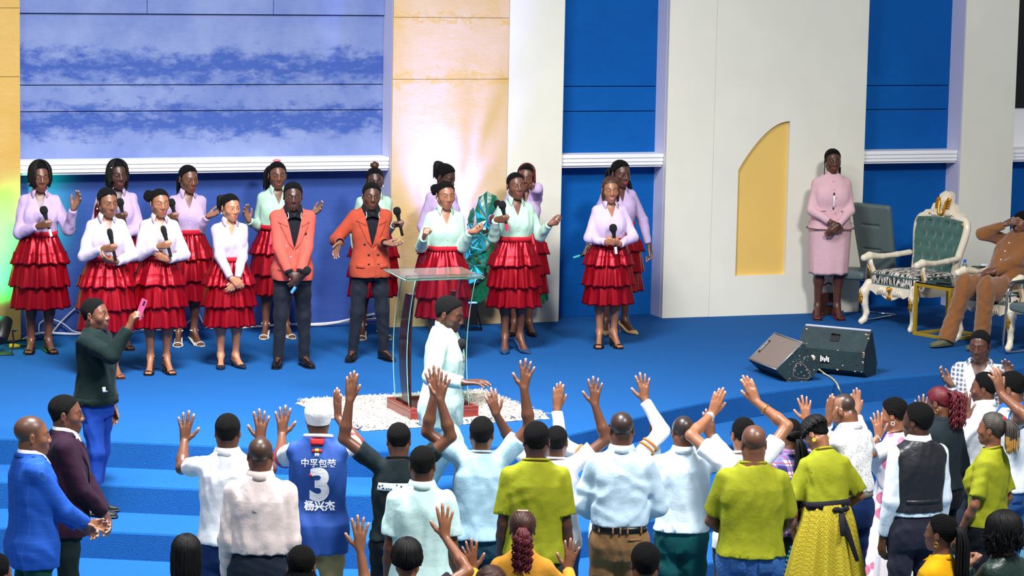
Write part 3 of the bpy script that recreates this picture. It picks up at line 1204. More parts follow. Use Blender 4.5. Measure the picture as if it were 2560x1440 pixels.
    def tail(s, m, base=(0, .10, .06), length=.35, n=40, r=.005, out=(0, .06, .02), spread=.045, name='ponytail', tip=None, seed=2, curl=0.0, parent=None, lat=(0, 0, 0), m_out=1.0, steps=10):
        """ponytail of braids or strands: leaves base along out, then hangs"""
        rng = np.random.RandomState(seed + s.seed)
        down = s.Rh.T @ np.array([0, 0, -1.0])
        base, out, lat = np.array(base), np.array(out), np.array(lat)
        P = []
        for i in range(n):
            a, q = rng.uniform(0, 6.28), math.sqrt(rng.uniform())
            dv = np.array([math.cos(a), .7 * math.sin(a), 0]) * q * spread
            L = length * rng.uniform(.8, 1.05)
            b0 = base + dv * .25
            pts = []
            ph = rng.uniform(0, 6)
            for u in np.linspace(0, 1, steps):
                o_ = out * (1 - (1 - min(1, u * 2.2)) ** 2) * m_out
                p = b0 + o_ + dv * min(1, u * 2.5) * .9 + down * L * max(0, u - .08) ** 1.15 + lat * u
                if curl:
                    p = p + curl * np.array([math.sin(u * 38 + ph), math.cos(u * 38 + ph), 0]) * min(1, u * 2)
                pts.append(p)
            P.append(np.array(pts))
        return s.strands(m, P, r, name=name, tip=tip, parent=parent)

    def puff(s, m, c=(0, .12, .05), r=.06, name='hair_puff', amp=.010, parent=None, sq=(1, 1, 1)):
        R = r + .03
        c = np.array(c, float)
        F = SDF(c - R * max(sq), c + R * max(sq), .006)
        F.ell(c, np.array(sq) * r, None, 0)
        F.folds(amp, s.seed + 3, lam=(.018, .04), stretch=(1, 1, 1))
        v, q = F.quads()
        o = obj(name, mesh(name, s.bend(s.hp(v)), q, m), parent or s.root)
        DECI.append((o, .5))
        return o

    def earring(s, m, kind='drop', parent=None):
        b = MB()
        for g in (-1, 1):
            c = np.array([g * .083, .012, -.048])
            if kind == 'hoop':
                th = np.arange(14) * 2 * math.pi / 14
                b.tube(np.stack([np.full(14, c[0]), c[1] + .014 * np.sin(th), c[2] - .014 + .014 * np.cos(th)], 1), .0025, 6, close=True)
            elif kind == 'flower':
                for j in range(5):
                    b.ball(c + np.array([g * .004, .009 * math.cos(j * 1.2566), -.006 + .009 * math.sin(j * 1.2566)]), .008, 8, 5)
            else:
                b.ball(c + np.array([0, 0, -.008]), (.006, .006, .008), 8, 6)
        o = b.build('earring_pair', m, parent or s.root, smooth=True, xf=lambda v: s.bend(s.hp(v)))
        return o

    # -- shoes
    def shoes(s, kind='dress', m=None, m2=None):
        k = s.k
        for side, (hip, kn, an, fd) in s.legs.items():
            o = obj('shoe', shoe_mesh(kind, m, m2, round(s.heel, 3)), s.root)
            z0 = an[2] - .085 * k - s.heel
            o.location = (an[0] - fd[0] * .035 * k, an[1] - fd[1] * .035 * k, z0)
            o.rotation_euler = (0, 0, math.atan2(fd[0], -fd[1]))
            o.scale = (k, k, k) if s.sex == 'm' else (k * 1.12, k * 1.04, k * 1.12)


HL_Y = [-.14, -.082, -.060, -.030, -.014, -.006, .036, .050, .074, .12]
HL_Z = [.074, .072, .066, .040, .000, -.014, -.016, -.030, -.066, -.072]


def hairline(y):
    return np.interp(y, HL_Y, HL_Z).astype(F32)


def unit_rows(r):
    return r / (np.linalg.norm(r, axis=1)[:, None] + 1e-9)


_SHOES = {}


def shoe_mesh(kind, m, m2, heel=0.0):
    """heel centre at the origin, toe along -y"""
    key = (kind, m.name, m2.name if m2 else '', heel)
    if key in _SHOES:
        return _SHOES[key]
    b = MB()
    fm = []

    def loft(st, seg=14, top=1.0):
        # stations (y, halfwidth, z0, z1)
        rings = []
        for y, w, z0, z1 in st:
            r = []
            for j in range(seg):
                a = 2 * math.pi * j / seg
                c_, s_ = math.cos(a), math.sin(a)
                x = w * math.copysign(abs(c_) ** .7, c_)
                z = (z0 + z1) / 2 + (z1 - z0) / 2 * math.copysign(abs(s_) ** (.55 if s_ < 0 else .9), s_)
                r.append((x, y, z))
            rings.append(r)
        v = [p for r in rings for p in r]
        n = len(rings)
        f = [(i * seg + j, i * seg + (j + 1) % seg, (i + 1) * seg + (j + 1) % seg, (i + 1) * seg + j) for i in range(n - 1) for j in range(seg)]
        f += [tuple(range(seg))[::-1], tuple((n - 1) * seg + j for j in range(seg))]
        b.add(v, f)
    h = heel
    if kind in ('dress', 'sneaker', 'suede'):
        u = .0 if kind == 'dress' else .006
        loft([(.036, .022 + u, .010, .065), (.028, .034 + u, .008, .10), (.0, .040 + u, .008, .105), (-.05, .040 + u, .010, .098), (-.09, .041 + u, .010, .080), (-.14, .047 + u, .010, .062), (-.19, .045 + u, .010, .050), (-.225, .034 + u, .012, .042), (-.245, .016 + u, .014, .034)])
        fm += [0] * (len(b.f) - len(fm))
        loft([(.042, .026 + u, 0, .016 + 2 * u), (.03, .038 + u, 0, .016 + 2 * u), (-.05, .041 + u, 0, .015 + 2 * u), (-.14, .051 + u, 0, .014 + 2 * u), (-.2, .049 + u, 0, .014 + u), (-.235, .034 + u, 0, .014 + u), (-.256, .014 + u, .002, .014)], 10)
        fm += [1] * (len(b.f) - len(fm))
        if kind != 'dress':
            for y, z in ((-.085, .083), (-.105, .076), (-.125, .069)):
                b.tube([(-.03, y, z - .01), (0, y, z + .006), (.03, y, z - .01)], .004, 6)
            fm += [1] * (len(b.f) - len(fm))
    elif kind == 'pump':
        loft([(.034, .018, h + .004, h + .052), (.026, .030, h + .002, h + .055), (0, .034, h * .95, h + .05), (-.04, .034, h * .72, h * .72 + .036), (-.09, .038, h * .25, h * .25 + .030), (-.13, .043, .003, .030), (-.17, .040, .002, .040), (-.20, .028, .002, .034), (-.232, .008, .004, .018)])
        fm += [0] * (len(b.f) - len(fm))
        b.tube([(0, .022, h + .006), (0, .028, h * .5), (0, .026, 0)], [.020, .011, .008], 8)
        fm += [0] * (len(b.f) - len(fm))
    else:   # sandal
        loft([(.036, .020, h, h + .010), (.026, .032, h, h + .010), (-.02, .034, h * .85, h * .85 + .01), (-.08, .036, h * .3, h * .3 + .010), (-.13, .045, 0, .011), (-.18, .043, 0, .010), (-.215, .026, 0, .010)], 10)
        fm += [1] * (len(b.f) - len(fm))
        if h > .02:
            b.tube([(0, .018, h + .003), (0, .022, h * .5), (0, .020, 0)], [.020, .013, .012], 8)
            fm += [0] * (len(b.f) - len(fm))
        bands = {'sandal': ((-.135, .012), (-.165, .010), (-.02, .012)), 'mule': ((-.135, .020), (-.155, .016)), 'gladiator': ((-.13, .009), (-.105, .008), (-.08, .008), (-.055, .008), (-.03, .008), (-.16, .012))}[kind]
        for y, r in bands:
            zc = h * max(0, min(1, (y + .13) / .13)) + .006
            w, ht = .040, (.052 if y < -.1 else .075 + .0 * y)
            if y > -.03:
                b.tube([(.036 * math.cos(a), y + .028 * math.sin(a) - .02, zc + .075) for a in np.linspace(0, 2 * math.pi, 13)[:-1]], .006, 6, close=True)
            else:
                b.tube([(w * math.cos(a), y - .012 * math.sin(a), zc + ht * .62 * math.sin(a)) for a in np.linspace(.0, math.pi, 9)], r * .55, 6)
        fm += [0] * (len(b.f) - len(fm))
    me = mesh('shoe', np.array(b.v), b.f, [m, m2 or m], True, fm)
    me.set_sharp_from_angle(angle=rad(50))
    _SHOES[key] = me
    return me


def finish():
    """bake the thinning modifiers once, all together"""
    for o, r in DECI:
        if r:
            d = o.modifiers.new('d', 'DECIMATE')
            d.ratio = r
    bpy.context.view_layer.update()
    dg = bpy.context.evaluated_depsgraph_get()
    for o, r in DECI:
        me = bpy.data.meshes.new_from_object(o.evaluated_get(dg))
        me.name = o.name
        old = o.data
        o.modifiers.clear()
        o.data = me
        bpy.data.meshes.remove(old)


# ------------------------------------------------------------------ the stage set: wall
TH = rad(20.5)
WD, WN = np.array([math.cos(TH), math.sin(TH), 0]), np.array([math.sin(TH), -math.cos(TH), 0])
W0 = at_z(1530, 789, 0)


def wuz(px, py, v=0.0):
    p = at_plane(px, py, W0 + WN * v, WN) - W0
    return float(p @ WD), float(p[2])


def wall_xf(p):
    p = np.asarray(p, float)
    return W0 + p[:, :1] * WD + p[:, 1:2] * WN + p[:, 2:3] * np.array([0, 0, 1.0])


def wbox(name, u0, u1, z0, z1, v0, v1, m, parent=None, bev=.004, **props):
    return MB().box((u0, v0, z0), (u1, v1, z1), bev).build(name, m, parent, xf=wall_xf, **props)


def mottle(c0, c1, c2, bands):
    def fn(nt, o, b):
        xyz = angle_coord(nt, o)
        n = N(nt, 'ShaderNodeTexNoise')
        n.inputs['Scale'].default_value, n.inputs['Detail'].default_value, n.inputs['Roughness'].default_value = 1.6, 9, .62
        nt.links.new(o, n.inputs['Vector'])
        n2 = N(nt, 'ShaderNodeTexNoise')
        n2.inputs['Scale'].default_value, n2.inputs['Detail'].default_value, n2.inputs['Roughness'].default_value = 9, 8, .7
        mp = N(nt, 'ShaderNodeMapping')
        mp.inputs['Scale'].default_value = (.5, .5, 1)
        nt.links.new(o, mp.inputs['Vector'])
        nt.links.new(mp.outputs[0], n2.inputs['Vector'])
        # worn paint bands: ragged strips along the old board joints
        tot = None
        for zc, w in bands:
            a = N(nt, 'ShaderNodeMath', 'SUBTRACT', i1=zc)
            nt.links.new(xyz[2], a.inputs[0])
            dn = N(nt, 'ShaderNodeMath', 'MULTIPLY_ADD', i1=.75, i2=-.375)
            nt.links.new(n2.outputs['Fac'], dn.inputs[0])
            ad = N(nt, 'ShaderNodeMath', 'ADD')
            nt.links.new(a.outputs[0], ad.inputs[0])
            nt.links.new(dn.outputs[0], ad.inputs[1])
            ab = N(nt, 'ShaderNodeMath', 'ABSOLUTE')
            nt.links.new(ad.outputs[0], ab.inputs[0])
            mr = N(nt, 'ShaderNodeMapRange')
            mr.inputs['From Min'].default_value, mr.inputs['From Max'].default_value = w * 1.1, w * .2
            nt.links.new(ab.outputs[0], mr.inputs['Value'])
            if tot is None:
                tot = mr.outputs[0]
            else:
                mx = N(nt, 'ShaderNodeMath', 'MAXIMUM')
                nt.links.new(tot, mx.inputs[0])
                nt.links.new(mr.outputs[0], mx.inputs[1])
                tot = mx.outputs[0]
        r = N(nt, 'ShaderNodeMapRange')
        r.inputs['From Min'].default_value, r.inputs['From Max'].default_value = .28, .74
        nt.links.new(n.outputs['Fac'], r.inputs['Value'])
        col = mixc(nt, r.outputs[0], c0, c1)
        if tot is not None:
            col = mixc(nt, tot, col, c2)
        nt.links.new(col, b.inputs['Base Color'])
        b.inputs['Specular IOR Level'].default_value = .15
        bp = N(nt, 'ShaderNodeBump')
        bp.inputs['Strength'].default_value, bp.inputs['Distance'].default_value = .5, .02
        nt.links.new(n2.outputs['Fac'], bp.inputs['Height'])
        nt.links.new(bp.outputs['Normal'], b.inputs['Normal'])
    return fn


_, zled0 = wuz(1530, 419, .24)
_, zled1 = wuz(1530, 386, .24)
_, zb = wuz(500, 168, 0)
BLUE_L = pattern('wall_blue_worn_lit', mottle((98, 116, 172), (134, 148, 188), (62, 88, 158), [(zb, .17), (wuz(500, 300)[1], .16)]))  # paler mottled base has lilac stage light painted in; darker bands are wear
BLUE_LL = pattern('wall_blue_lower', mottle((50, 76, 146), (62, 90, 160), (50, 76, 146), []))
BLUE_R = pattern('wall_blue', mottle((0, 78, 152), (2, 90, 166), (0, 74, 148), []))
CREAM = mat('wall_cream', (222, 219, 204), rough=.75, bump=(4, .12), var=(2.2, .03))
YELLOW = pattern('wall_yellow', mottle((196, 156, 78), (204, 168, 106), (196, 158, 84), []))
YELLOW_C = pattern('wall_yellow_worn_glow', mottle((204, 168, 96), (212, 186, 152), (206, 168, 92), [(wuz(1130, 198, .3)[1], .05), (wuz(1130, 44, .3)[1], .03)]))  # pale pinkish patches: worn paint, tinted further to paint in the lilac uplight glow
YELLOW2 = mat('wall_yellow_plain', (222, 184, 98), rough=.75, bump=(5, .1), var=(2, .03))
LILAC = mat('wall_lilac', (214, 210, 232), rough=.7)
WHITE_TRIM = mat('trim_white', (238, 238, 240), rough=.5)
DARK = mat('matte_black', (10, 10, 12), rough=.7)

PV = .30
back = wbox('wall_back', -8.0, 6.5, 0, 5.2, -.30, -.03, BLUE_R, kind='structure')
uA = wuz(52, 600, PV)[0]
uB = wuz(976, 600, PV)[0]
uC = wuz(1264, 600, PV)[0]
uD = wuz(1401, 600, PV)[0]
uE = wuz(1660, 600, PV)[0]
uF = wuz(2153, 600, PV)[0]
uG = wuz(2393, 600, PV)[0]
uH = wuz(2524, 600, PV)[0]
TOP = 5.2


def panel_stack(name, u0, u1, zs, v0, v1, m, gap=.004):
    for a, b in zip(zs[:-1], zs[1:]):
        wbox(name, u0, u1, a + gap, b - gap, v0, v1, m, back, .003)


s1, s2 = wuz(1530, 278)[1], wuz(1530, 216)[1]
# blue recesses
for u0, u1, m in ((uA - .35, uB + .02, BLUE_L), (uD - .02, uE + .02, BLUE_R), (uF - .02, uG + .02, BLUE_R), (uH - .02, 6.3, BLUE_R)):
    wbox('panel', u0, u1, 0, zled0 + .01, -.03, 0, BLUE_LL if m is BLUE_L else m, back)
    if u0 < uH - .1:
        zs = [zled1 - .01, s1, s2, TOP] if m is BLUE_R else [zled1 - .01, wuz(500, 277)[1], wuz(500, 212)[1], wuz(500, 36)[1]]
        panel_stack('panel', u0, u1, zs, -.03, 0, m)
# boards above the worn panel, slightly proud
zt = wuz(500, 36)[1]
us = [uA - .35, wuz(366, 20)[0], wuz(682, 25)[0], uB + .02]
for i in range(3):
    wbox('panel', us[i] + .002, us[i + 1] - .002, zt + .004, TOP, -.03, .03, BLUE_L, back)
# pillars: core plus facing boards
core = mat('pillar_core', (205, 200, 205), rough=.7)


def pillar(u0, u1, joints, facings):
    wbox('pillar', u0, u1, 0, TOP, -.03, PV - .02, LILAC, back, .002)
    for a, b, m in facings:
        zs = [0] + joints.get(m.name, []) + [TOP]
        for z0, z1 in zip(zs[:-1], zs[1:]):
            wbox('panel', a + .0015, b - .0015, z0 + .002, z1 - .002, PV - .02, PV, m, back, .002)


pillar(-8.0, uA, {'wall_yellow': [wuz(30, 192, PV)[1], wuz(30, 20, PV)[1]]}, [(-8.0, uA, YELLOW)])
pillar(uB, uD, {'wall_yellow_worn_glow': [wuz(1130, 198, PV)[1], wuz(1130, 44, PV)[1]]}, [(uB, uC, YELLOW_C), (uC, uD, CREAM)])
uE2 = wuz(1786, 300, PV)[0]
# wide cream pillar with the quarter-arch niche let into its facing
n0, zn0 = wuz(1838, 690, PV)
n1, _ = wuz(1966, 600, PV)
_, zs_ = wuz(1850, 425, PV)
_, zt_ = wuz(1976, 303, PV)
wbox('pillar', uE, uF, 0, TOP, -.03, PV - .06, LILAC, back, .002)
wbox('panel', uE + .0015, uE2 - .0015, 0, TOP, PV - .06, PV, CREAM, back, .002)
arc = [(n0 + (n1 - n0) * t, zs_ + (zt_ - zs_) * math.sin(t * math.pi / 2) ** .9) for t in np.linspace(0, 1, 13)]
for pol in ([(uE2, 0), (uF, 0), (uF, zn0), (uE2, zn0)], [(uE2, zn0), (n0, zn0), (n0, zs_)] + arc[1:] + [(n1, TOP), (uE2, TOP)], [(n1, zn0), (uF, zn0), (uF, TOP), (n1, TOP)]):
    MB().prism(pol, PV - .06, PV, (0, 2, 1)).build('panel', CREAM, back, xf=wall_xf)
MB().prism([(n0, zn0), (n1, zn0)] + arc[::-1], PV - .0605, PV - .045, (0, 2, 1)).build('niche_panel', YELLOW2, back, xf=wall_xf, label='yellow quarter-arch niche panel')
pillar(uG, uH, {}, [(uG, uH, CREAM)])
# moulded ledges across the recesses
for i, (u0, u1) in enumerate(((uA - .3, uB - .005), (uD - .012, uE - .004), (uF - .015, uG - .004), (uH - .012, 6.3))):
    hh = zled1 - zled0
    b = MB()
    for k, (a, c, v) in enumerate(((0, .16, .212), (.16, .36, .235), (.36, .42, .226), (.42, .66, .24), (.66, .72, .230), (.72, 1.0, .245))):
        b.box((u0, 0, zled0 + hh * a), (u1, v, zled0 + hh * c), .004)
    b.build('trim_%d' % (i + 1), WHITE_TRIM, xf=wall_xf, kind='structure')
# last recess: white board and the black screen above it
zw0, zw1 = wuz(2545, 372, .0)[1], wuz(2545, 269, .0)[1]
wbox('panel', uH - .02, 6.3, zled1, zw1, -.03, 0, WHITE_TRIM, back)
scr = wbox('screen', uH + .02, 6.2, zw1 + .01, 4.9, 0, .06, DARK)
tag(scr, 'black hanging screen panel at the top right corner above the white board', 'screen')

# ------------------------------------------------------------------ stage, steps, floor
FRONT = [(-420, 1086), (-120, 1092), (195, 1097), (420, 1107), (733, 1120), (913, 1127), (1150, 1122), (1300, 1108), (1440, 1082), (1512, 1064), (1642, 1028), (1801, 996), (1960, 972), (2193, 945), (2380, 930), (2800, 897)]
fr = np.array([at_z(x, y, 0)[:2] for x, y in FRONT])
tt = np.linspace(0, len(fr) - 1, 46)
fr = np.stack([np.interp(tt, np.arange(len(fr)), fr[:, i]) for i in (0, 1)], 1)
for _ in range(3):
    fr[1:-1] = (fr[:-2] + 2 * fr[1:-1] + fr[2:]) / 4


def carpet(name, rgb, rgb2):
    def fn(nt, o, b):
        n = N(nt, 'ShaderNodeTexNoise')
        n.inputs['Scale'].default_value, n.inputs['Detail'].default_value = 160, 3
        nt.links.new(o, n.inputs['Vector'])
        n2 = N(nt, 'ShaderNodeTexNoise')
        n2.inputs['Scale'].default_value, n2.inputs['Detail'].default_value = 1.3, 4
        mp = N(nt, 'ShaderNodeMapping')
        mp.inputs['Scale'].default_value = (.5, 3, 1)
        nt.links.new(o, mp.inputs['Vector'])
        nt.links.new(mp.outputs[0], n2.inputs['Vector'])
        r = N(nt, 'ShaderNodeMapRange')
        r.inputs['From Min'].default_value, r.inputs['From Max'].default_value = .35, .65
        nt.links.new(n.outputs['Fac'], r.inputs['Value'])
        c = mixc(nt, r.outputs[0], rgb, rgb2)
        nt.links.new(mixc(nt, .22, c, mixc(nt, n2.outputs['Fac'], rgb, rgb2)), b.inputs['Base Color'])
        bp = N(nt, 'ShaderNodeBump')
        bp.inputs['Strength'].default_value, bp.inputs['Distance'].default_value = .5, .01
        nt.links.new(n.outputs['Fac'], bp.inputs['Height'])
        nt.links.new(bp.outputs['Normal'], b.inputs['Normal'])
        b.inputs['Roughness'].default_value = .95
        b.inputs['Specular IOR Level'].default_value = .1
    return pattern(name, fn)


CARPET = carpet('carpet_blue', (18, 74, 134), (32, 92, 154))
FLOORM = carpet('floor_grey_blue', (62, 104, 132), (84, 128, 156))
RIS, TREAD = .21, .62
tan = np.gradient(fr, axis=0)
tan /= np.linalg.norm(tan, axis=1)[:, None]
nrm = np.stack([tan[:, 1], -tan[:, 0]], 1)


def deck(name, line, z0, z1, back_pts, m):
    """solid platform: front line (left to right) closed by back points; rounded carpet nose"""
    line = np.asarray(line)
    rings = []
    for o, z in ((.0, z0), (.0, z1 - .02), (.006, z1 - .006), (.02, z1)):
        rings.append(np.concatenate([line - nrm * o, np.full((len(line), 1), z)], 1))
    v = np.concatenate(rings + [np.array([[*p, z1] for p in back_pts]), np.array([[*p, z0] for p in back_pts])])
    n = len(line)
    f = [(i * n + j, i * n + j + 1, (i + 1) * n + j + 1, (i + 1) * n + j) for i in range(3) for j in range(n - 1)]
    nb = len(back_pts)
    f.append(tuple(3 * n + j for j in range(n)) + tuple(4 * n + j for j in range(nb)))
    ring0 = [j for j in range(n)] + [4 * n + nb + j for j in range(nb)]
    f.append(tuple(ring0[::-1]))
    top = [3 * n + j for j in range(n)] + [4 * n + j for j in range(nb)]
    for a in range(n - 1, n + nb):
        a2 = (a + 1) % (n + nb)
        if a == n - 1 or a >= n - 1:
            f.append((ring0[a % (n + nb)], ring0[a2], top[a2], top[a % (n + nb)]))
    bm = bmesh.new()
    me = mesh(name, v, f, m, False)
    bm.from_mesh(me)
    bmesh.ops.triangulate(bm, faces=[q for q in bm.faces if len(q.verts) > 4])
    bmesh.ops.recalc_face_normals(bm, faces=bm.faces[:])
    bm.to_mesh(me)
    bm.free()
    return obj(name, me, kind='structure')


bp_ = [tuple((W0 + WD * 6.4 - WN * .02)[:2]), tuple((W0 - WD * 7.9 - WN * .02)[:2])]
deck('stage_floor', fr, -.85, 0.0, bp_, CARPET)
for i in range(1, 4):
    ln = fr + nrm * TREAD * i
    deck('stair_step_%d' % i, ln, -.85, -RIS * i, [tuple(fr[-1] + nrm[-1] * .01), *[tuple(p) for p in (fr + nrm * (TREAD * (i - 1) - .03))[::-1][2:-2:4]], tuple(fr[0] + nrm[0] * .01)], CARPET)
MB().box((-9, 8, -.90), (10, 34, -RIS * 4)).build('floor', FLOORM, kind='structure')
FZ = -RIS * 4


# ------------------------------------------------------------------ things on the stage
def rotz(a):
    c, s_ = math.cos(a), math.sin(a)
    return np.array([[c, -s_, 0], [s_, c, 0], [0, 0, 1]])


WOOD = mat('wood_red_brown', (112, 38, 26), rough=.35, coat=.3, bump=(30, .1, (1, 1, 8)), var=(12, .25))
WOODD = mat('wood_dark_red', (84, 18, 18), rough=.35, coat=.3, var=(12, .2))
ACRYL = mat('acrylic', (226, 246, 240), rough=.02, trans=1.0, ior=1.12, spec=.5)
EDGE = mat('acrylic_edge', (170, 226, 206), rough=.15, trans=.6, ior=1.2)
GOLD = mat('gold_paint', (214, 150, 40), rough=.3, metal=.75)
CHROME = mat('chrome', (200, 204, 210), rough=.12, metal=1.0)
BLACKP = mat('black_plastic', (16, 17, 20), rough=.45)
FOAM = mat('mic_foam', (12, 14, 17), rough=.95, bump=(300, .6))

# shag rug
RG = mat('rug_shag', (206, 196, 184), rough=.95, bump=(70, 1.0), var=(18, .14))
L_, B_, R_, F_ = (at_z(*p, 0)[:2] for p in ((742, 1010), (1208, 984), (1372, 1048), (906, 1079)))


def build_rug():
    rng = np.random.RandomState(4)
    n = 70
    u, w = np.meshgrid(np.linspace(0, 1, n + 1), np.linspace(0, 1, n + 1), indexing='ij')
    u, w = u.ravel()[:, None], w.ravel()[:, None]
    p = (L_ * (1 - u) + F_ * u) * (1 - w) + (B_ * (1 - u) + R_ * u) * w
    edge = np.minimum(np.minimum(u, 1 - u), np.minimum(w, 1 - w))[:, 0]
    z = .034 * np.clip(edge / .02, 0, 1) ** .5 + .012 * rng.uniform(size=len(p)) * (edge > 0) + .004
    p = p + rng.normal(size=p.shape) * .008
    v = np.concatenate([p, z[:, None]], 1)
    i, j = np.meshgrid(np.arange(n), np.arange(n), indexing='ij')
    f = np.stack([i * (n + 1) + j, (i + 1) * (n + 1) + j, (i + 1) * (n + 1) + j + 1, i * (n + 1) + j + 1], -1).reshape(-1, 4)
    o = obj('rug', mesh('rug', v, f, RG))
    tag(o, 'cream shaggy rug spread on the blue stage under the clear pulpit', 'rug')
    # tufts of pile
    m = 5200
    a, c = rng.uniform(0, 1, (m, 1)), rng.uniform(0, 1, (m, 1))
    q = (L_ * (1 - a) + F_ * a) * (1 - c) + (B_ * (1 - a) + R_ * a) * c
    ang = rng.uniform(0, 6.28, (m, 1))
    d = np.concatenate([np.cos(ang), np.sin(ang)], 1)
    t = np.concatenate([-d[:, 1:], d[:, :1]], 1)
    h = rng.uniform(.02, .04, (m, 1))
    zz = np.full((m, 1), .03)
    vv = np.concatenate([np.concatenate([q - t * .006, zz], 1), np.concatenate([q + t * .006, zz], 1), np.concatenate([q + t * .004 + d * .02, zz + h * .6], 1), np.concatenate([q - t * .004 + d * .02, zz + h * .6], 1), np.concatenate([q + d * .045, zz + h * .45], 1)])
    k = np.arange(m)
    fq = [(x, x + m, x + 2 * m, x + 3 * m) for x in k] + [(x + 3 * m, x + 2 * m, x + 4 * m) for x in k]
    obj('pile', mesh('pile', vv, fq, RG), o, kind='stuff')


build_rug()


def build_pulpit():
    c = np.array([-.625, 22.30])
    a = rad(22)
    r = thing('pulpit', 'clear acrylic pulpit with dark red wooden ribs on the cream rug', 'pulpit', (c[0], c[1], .035), a)
    # plinth: moulded tray
    b = MB().box((-.29, -.29, 0), (.29, .29, .075), .008)
    for s_ in (-1, 1):
        b.box((s_ * .275 - .015, -.29, .07), (s_ * .275 + .015, .29, .098), .004)
        b.box((-.26, s_ * .275 - .015, .07), (.26, s_ * .275 + .015, .098), .004)
    b.build('plinth', WOOD, r)
    zz = np.linspace(.078, 1.12, 17)
    prof = lambda z: -.13 + .10 * math.sin((z - .078) / 1.04 * math.pi) * .9 - .10 * ((z - .078) / 1.04) ** 2

    def sheet(name, pts0, pts1, th, m, parent=r):
        """curved sheet between two vertical polylines"""
        p0, p1 = np.array(pts0), np.array(pts1)
        nn = np.cross(p1[0] - p0[0], [0, 0, 1.0])
        nn = nn / np.linalg.norm(nn) * th
        n = len(p0)
        v = np.concatenate([p0, p1, p0 + nn, p1 + nn])
        f = []
        for i in range(n - 1):
            f += [(i, i + 1, n + i + 1, n + i), (2 * n + i, 3 * n + i, 3 * n + i + 1, 2 * n + i + 1), (i, 2 * n + i, 2 * n + i + 1, i + 1), (n + i, n + i + 1, 3 * n + i + 1, 3 * n + i)]
        f += [(0, n, 3 * n, 2 * n), (n - 1, 3 * n - 1, 4 * n - 1, 2 * n - 1)]
        return MB().add(v, f).build(name, m, parent, smooth='auto')

    col = lambda x, dy: [(x, prof(z) + dy, z) for z in zz]
    # front panel, two curved side panels, back panel with light green edges
    sheet('panel', col(-.24, 0), col(.24, 0), .010, ACRYL)
    for s_ in (-1, 1):
        sheet('panel', col(s_ * .25, -.02), col(s_ * .25, .30), .010, ACRYL)
        for dy in (-.025, .305):
            MB().tube([(s_ * .255, y + dy, z) for (_, y, z) in col(0, 0)], .004, 6).build('edge_strip', EDGE, r, smooth=True, label='green glinting acrylic edge')
    for s_ in (-1, 1):
        p = MB()
        n = 14
        zz2 = np.linspace(.078, .98, n)
        w = lambda z: .055 + .035 * math.sin((z - .078) / .9 * math.pi)
        pts = [(prof(z) + .17 - w(z), z) for z in zz2] + [(prof(z) + .17 + w(z), z) for z in zz2[::-1]]
        p.prism(pts if s_ < 0 else [(prof(z) + .26 - .012, z) for z in zz2] + [(prof(z) + .26 + .012, z) for z in zz2[::-1]], s_ * .20 - .018, s_ * .20 + .018, (1, 2, 0))
        p.build('rib', WOODD, r, smooth='auto', label='curved dark red wooden rib')
    # tilted top and shelf
    t = MB().box((-.33, -.24, -.007), (.33, .26, .007), .003)
    T = t.build('top', ACRYL, r)
    T.location, T.rotation_euler = (0, .0, 1.135), (rad(2), 0, 0)
    e = MB()
    for q in (((-.335, -.245), (.335, -.245)), ((-.335, .265), (.335, .265)), ((-.335, -.245), (-.335, .265)), ((.335, -.245), (.335, .265))):
        e.tube([(*q[0], 0), (*q[1], 0)], .005, 6)
    ed = e.build('edge_strip', EDGE, r, smooth=True, label='green glinting rim of the top')
    ed.location, ed.rotation_euler = T.location, T.rotation_euler
    MB().box((-.33, -.255, -.01), (.33, -.235, .035), .003).build('stop_strip', ACRYL, T)


build_pulpit()


# microphones
def mic(label, p, axis, tail=None, foam=(12, 14, 17), group='handheld microphones', body=None, ball=.036):
    """p: point in the hand (grip middle); axis points to the head"""
    ax = unit(axis)
    u = unit(np.cross(ax, [.3, .9, .1]))
    M = np.stack([u, np.cross(ax, u), ax], 1)
    r = thing('microphone', label, 'microphone', p, 0, group)
    r.rotation_euler = Matrix(M.tolist()).to_euler()
    B = body or BLACKP
    MB().lathe([(.0125, -.115), (.0135, -.11), (.0145, -.02), (.017, .06), (.0225, .085), (.0225, .095)], 14).build('handle', B, r, smooth='auto')
    MB().lathe([(.020, .09), (ball * .82, .098), (ball, .112), (ball * 1.02, .13), (ball * .93, .148), (ball * .6, .162), (.004, .166)], 16).build('windscreen', FOAM if foam == (12, 14, 17) else cloth(foam), r, smooth=True)
    if tail:
        MB().lathe([(.0138, -.118), (.0142, -.112), (.0152, -.055), (.0150, -.05)], 14).build('tail_cap', mat('mic_tail_%d_%d_%d' % tail, tail, rough=.35), r, smooth='auto', label='coloured lower end')
    return r


def held(p, side, label, tail=None, **kw):
    """microphone gripped by a person's hand"""
    a = p.arm[side]
    q = p.bend((a['W'] + (a['f'] * .083 + a['n'] * .034) * p.k)[None])[0]
    q2 = p.bend((a['W'] + (a['f'] * .083 + a['n'] * .034) * p.k + a['t'] * .05)[None])[0]
    w = p.Rz @ q + p.loc
    w2 = p.Rz @ q2 + p.loc
    return mic(label, w, w2 - w, tail, **kw)


# floor monitors
TOLEX = mat('monitor_tolex', (20, 42, 46), rough=.55, bump=(120, .4), var=(6, .35))
SCUFF = mat('scuff_bare_wood', (196, 170, 138), rough=.8)
ALU = mat('aluminium', (196, 200, 216), rough=.35, metal=.5)


